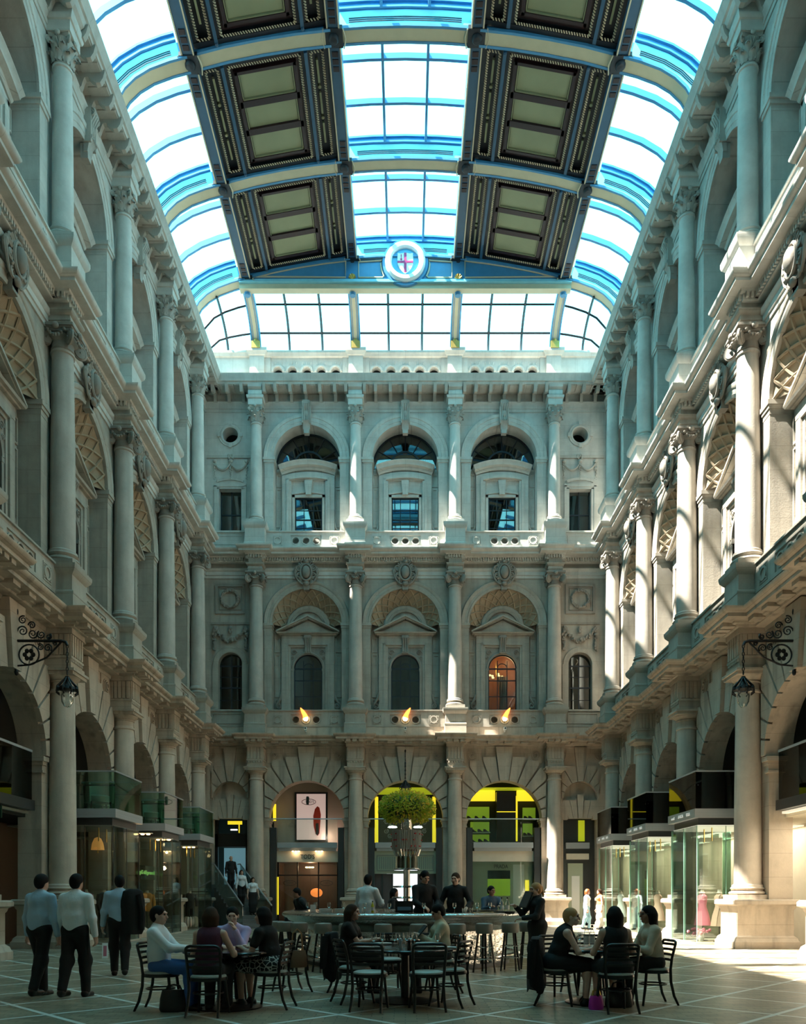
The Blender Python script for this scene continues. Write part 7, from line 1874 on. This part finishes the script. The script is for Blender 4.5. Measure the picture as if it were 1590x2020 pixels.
wt = person('waitress in black with blonde tied hair holding a menu, right of the bar', (X_(1060, 13.5), 13.5, 0), R(-70), 'stand', .02, .95, fem=True, skin=SKIN, hair=H_BLD, hstyle='tail', top=BLKC, sleeve='long', bottom=BLKC, bstyle='long', hands={1: (.06, -.34, 1.06), -1: (-.14, -.36, 1.26)}, look=(0, .1), h=.0115)
t = thing('menu', (X_(1030, 13.5), 13.45, 1.18), R(-60), 'black folder held up by the waitress', 'menu'); mk('cover', MB().box(-.11, .11, -.008, .008, 0, .32), BLKC, t); mk('page', MB().box(-.10, .10, -.012, -.008, .01, .31), DSTEEL, t); t.rotation_euler.x = -.5
t = thing('notepad', (X_(1040, 13.5), 13.35, .98), R(-60), 'white order pad in the lower hand of the waitress', 'notepad'); mk('pad', MB().box(-.06, .06, -.01, .01, 0, .16), PAPER, t); mk('board', MB().box(-.065, .065, .01, .016, 0, .165), BLKC, t); t.rotation_euler.x = -.9
# passers-by
person('man in a white shirt and dark trousers walking, nearest the pedestals', (X_(78, 11.0), 11.0, 0), R(160), 'walk', .04, 1.0, hair=H_BLK, top=BLUSH, bottom=BLKC, stride=.18, h=.012)
person('second man in a white shirt walking beside him, near the left edge', (X_(148, 10.9), 10.9, 0), R(170), 'walk', .04, 1.0, hair=H_BLK, top=WSH, bottom=BLKC, stride=-.16, h=.012)
pm = person('man in a pale blue shirt carrying a black jacket, walking at the left', (X_(236, 13.8), 13.8, 0), R(200), 'walk', .03, 1.03, hair=H_BLK, top=BLUSH, bottom=BLKC, stride=.16, h=.012)
t = thing('carried_jacket', (X_(262, 13.75), 13.75, 0), R(20), 'black jacket slung over the shoulder of the walking man, left', 'jacket'); m = MB(); V = []; n = 20
for z, k in ((1.50, .5), (1.46, .9), (1.3, 1.1), (1.05, 1.1), (.8, 1.0), (.72, .8)):
    for j in range(n): a = 2 * pi * j / n; f = 1 + .09 * sin(4 * a + 2 * z); V.append((.17 * k * cos(a) * f, .08 * k * sin(a) * f, z))
m.add(V, [(i * n + j, i * n + n + j, i * n + n + (j + 1) % n, i * n + (j + 1) % n) for i in range(5) for j in range(n)] + [tuple(range(n)), tuple(range(6 * n - 1, 5 * n - 1, -1))]); mk('body', m, BLKC, t); mk('sleeve', MB().tube([(.1, -.05, 1.4), (.16, -.08, 1.1), (.15, -.06, .8)], [.06, .05, .045], 8), BLKC, t)
def stair_z(f): return 1.9 * (1 - f)
for f, lab, kw in ((.18, 'bald man in black at the top of the stairs', dict(top=BLKC, bottom=BLKC, hstyle='bald', hair=H_BRN)), (.46, 'person in a white blouse and dark trousers halfway down the stairs', dict(top=WBL, bottom=BLKC, fem=True, hair=H_BRN, hstyle='bob')), (.72, 'woman in a white blouse and black skirt near the foot of the stairs', dict(top=WBL, bottom=BLKC, bstyle='long', fem=True, hair=H_BRN, hstyle='bob', sleeve='short'))):
    k = int(f * 11) + 1; p = A_.lerp(B_, (k - .5) / 11); person(lab, (p.x + (.25 if f > .7 else 0), p.y, 1.9 * (1 - k / 11)), R(30), 'stand', 0, .97, h=.014, stride=.0, **kw)
person('auburn haired woman in white top and light jeans beyond the table of three women', (X_(1157, 32.0), 32.0, 0), R(70), 'walk', .04, .97, fem=True, hair=H_RED, hstyle='bob', top=WBL, bottom=LJEAN, stride=.12, h=.014)
person('woman in orange top and long white skirt beyond the table of three women', (X_(1184, 32.5), 32.5, 0), R(-80), 'stand', .04, .97, fem=True, hair=H_BRN, hstyle='tail', top=ORT, sleeve='none', bottom=WHS, bstyle='long', h=.014)
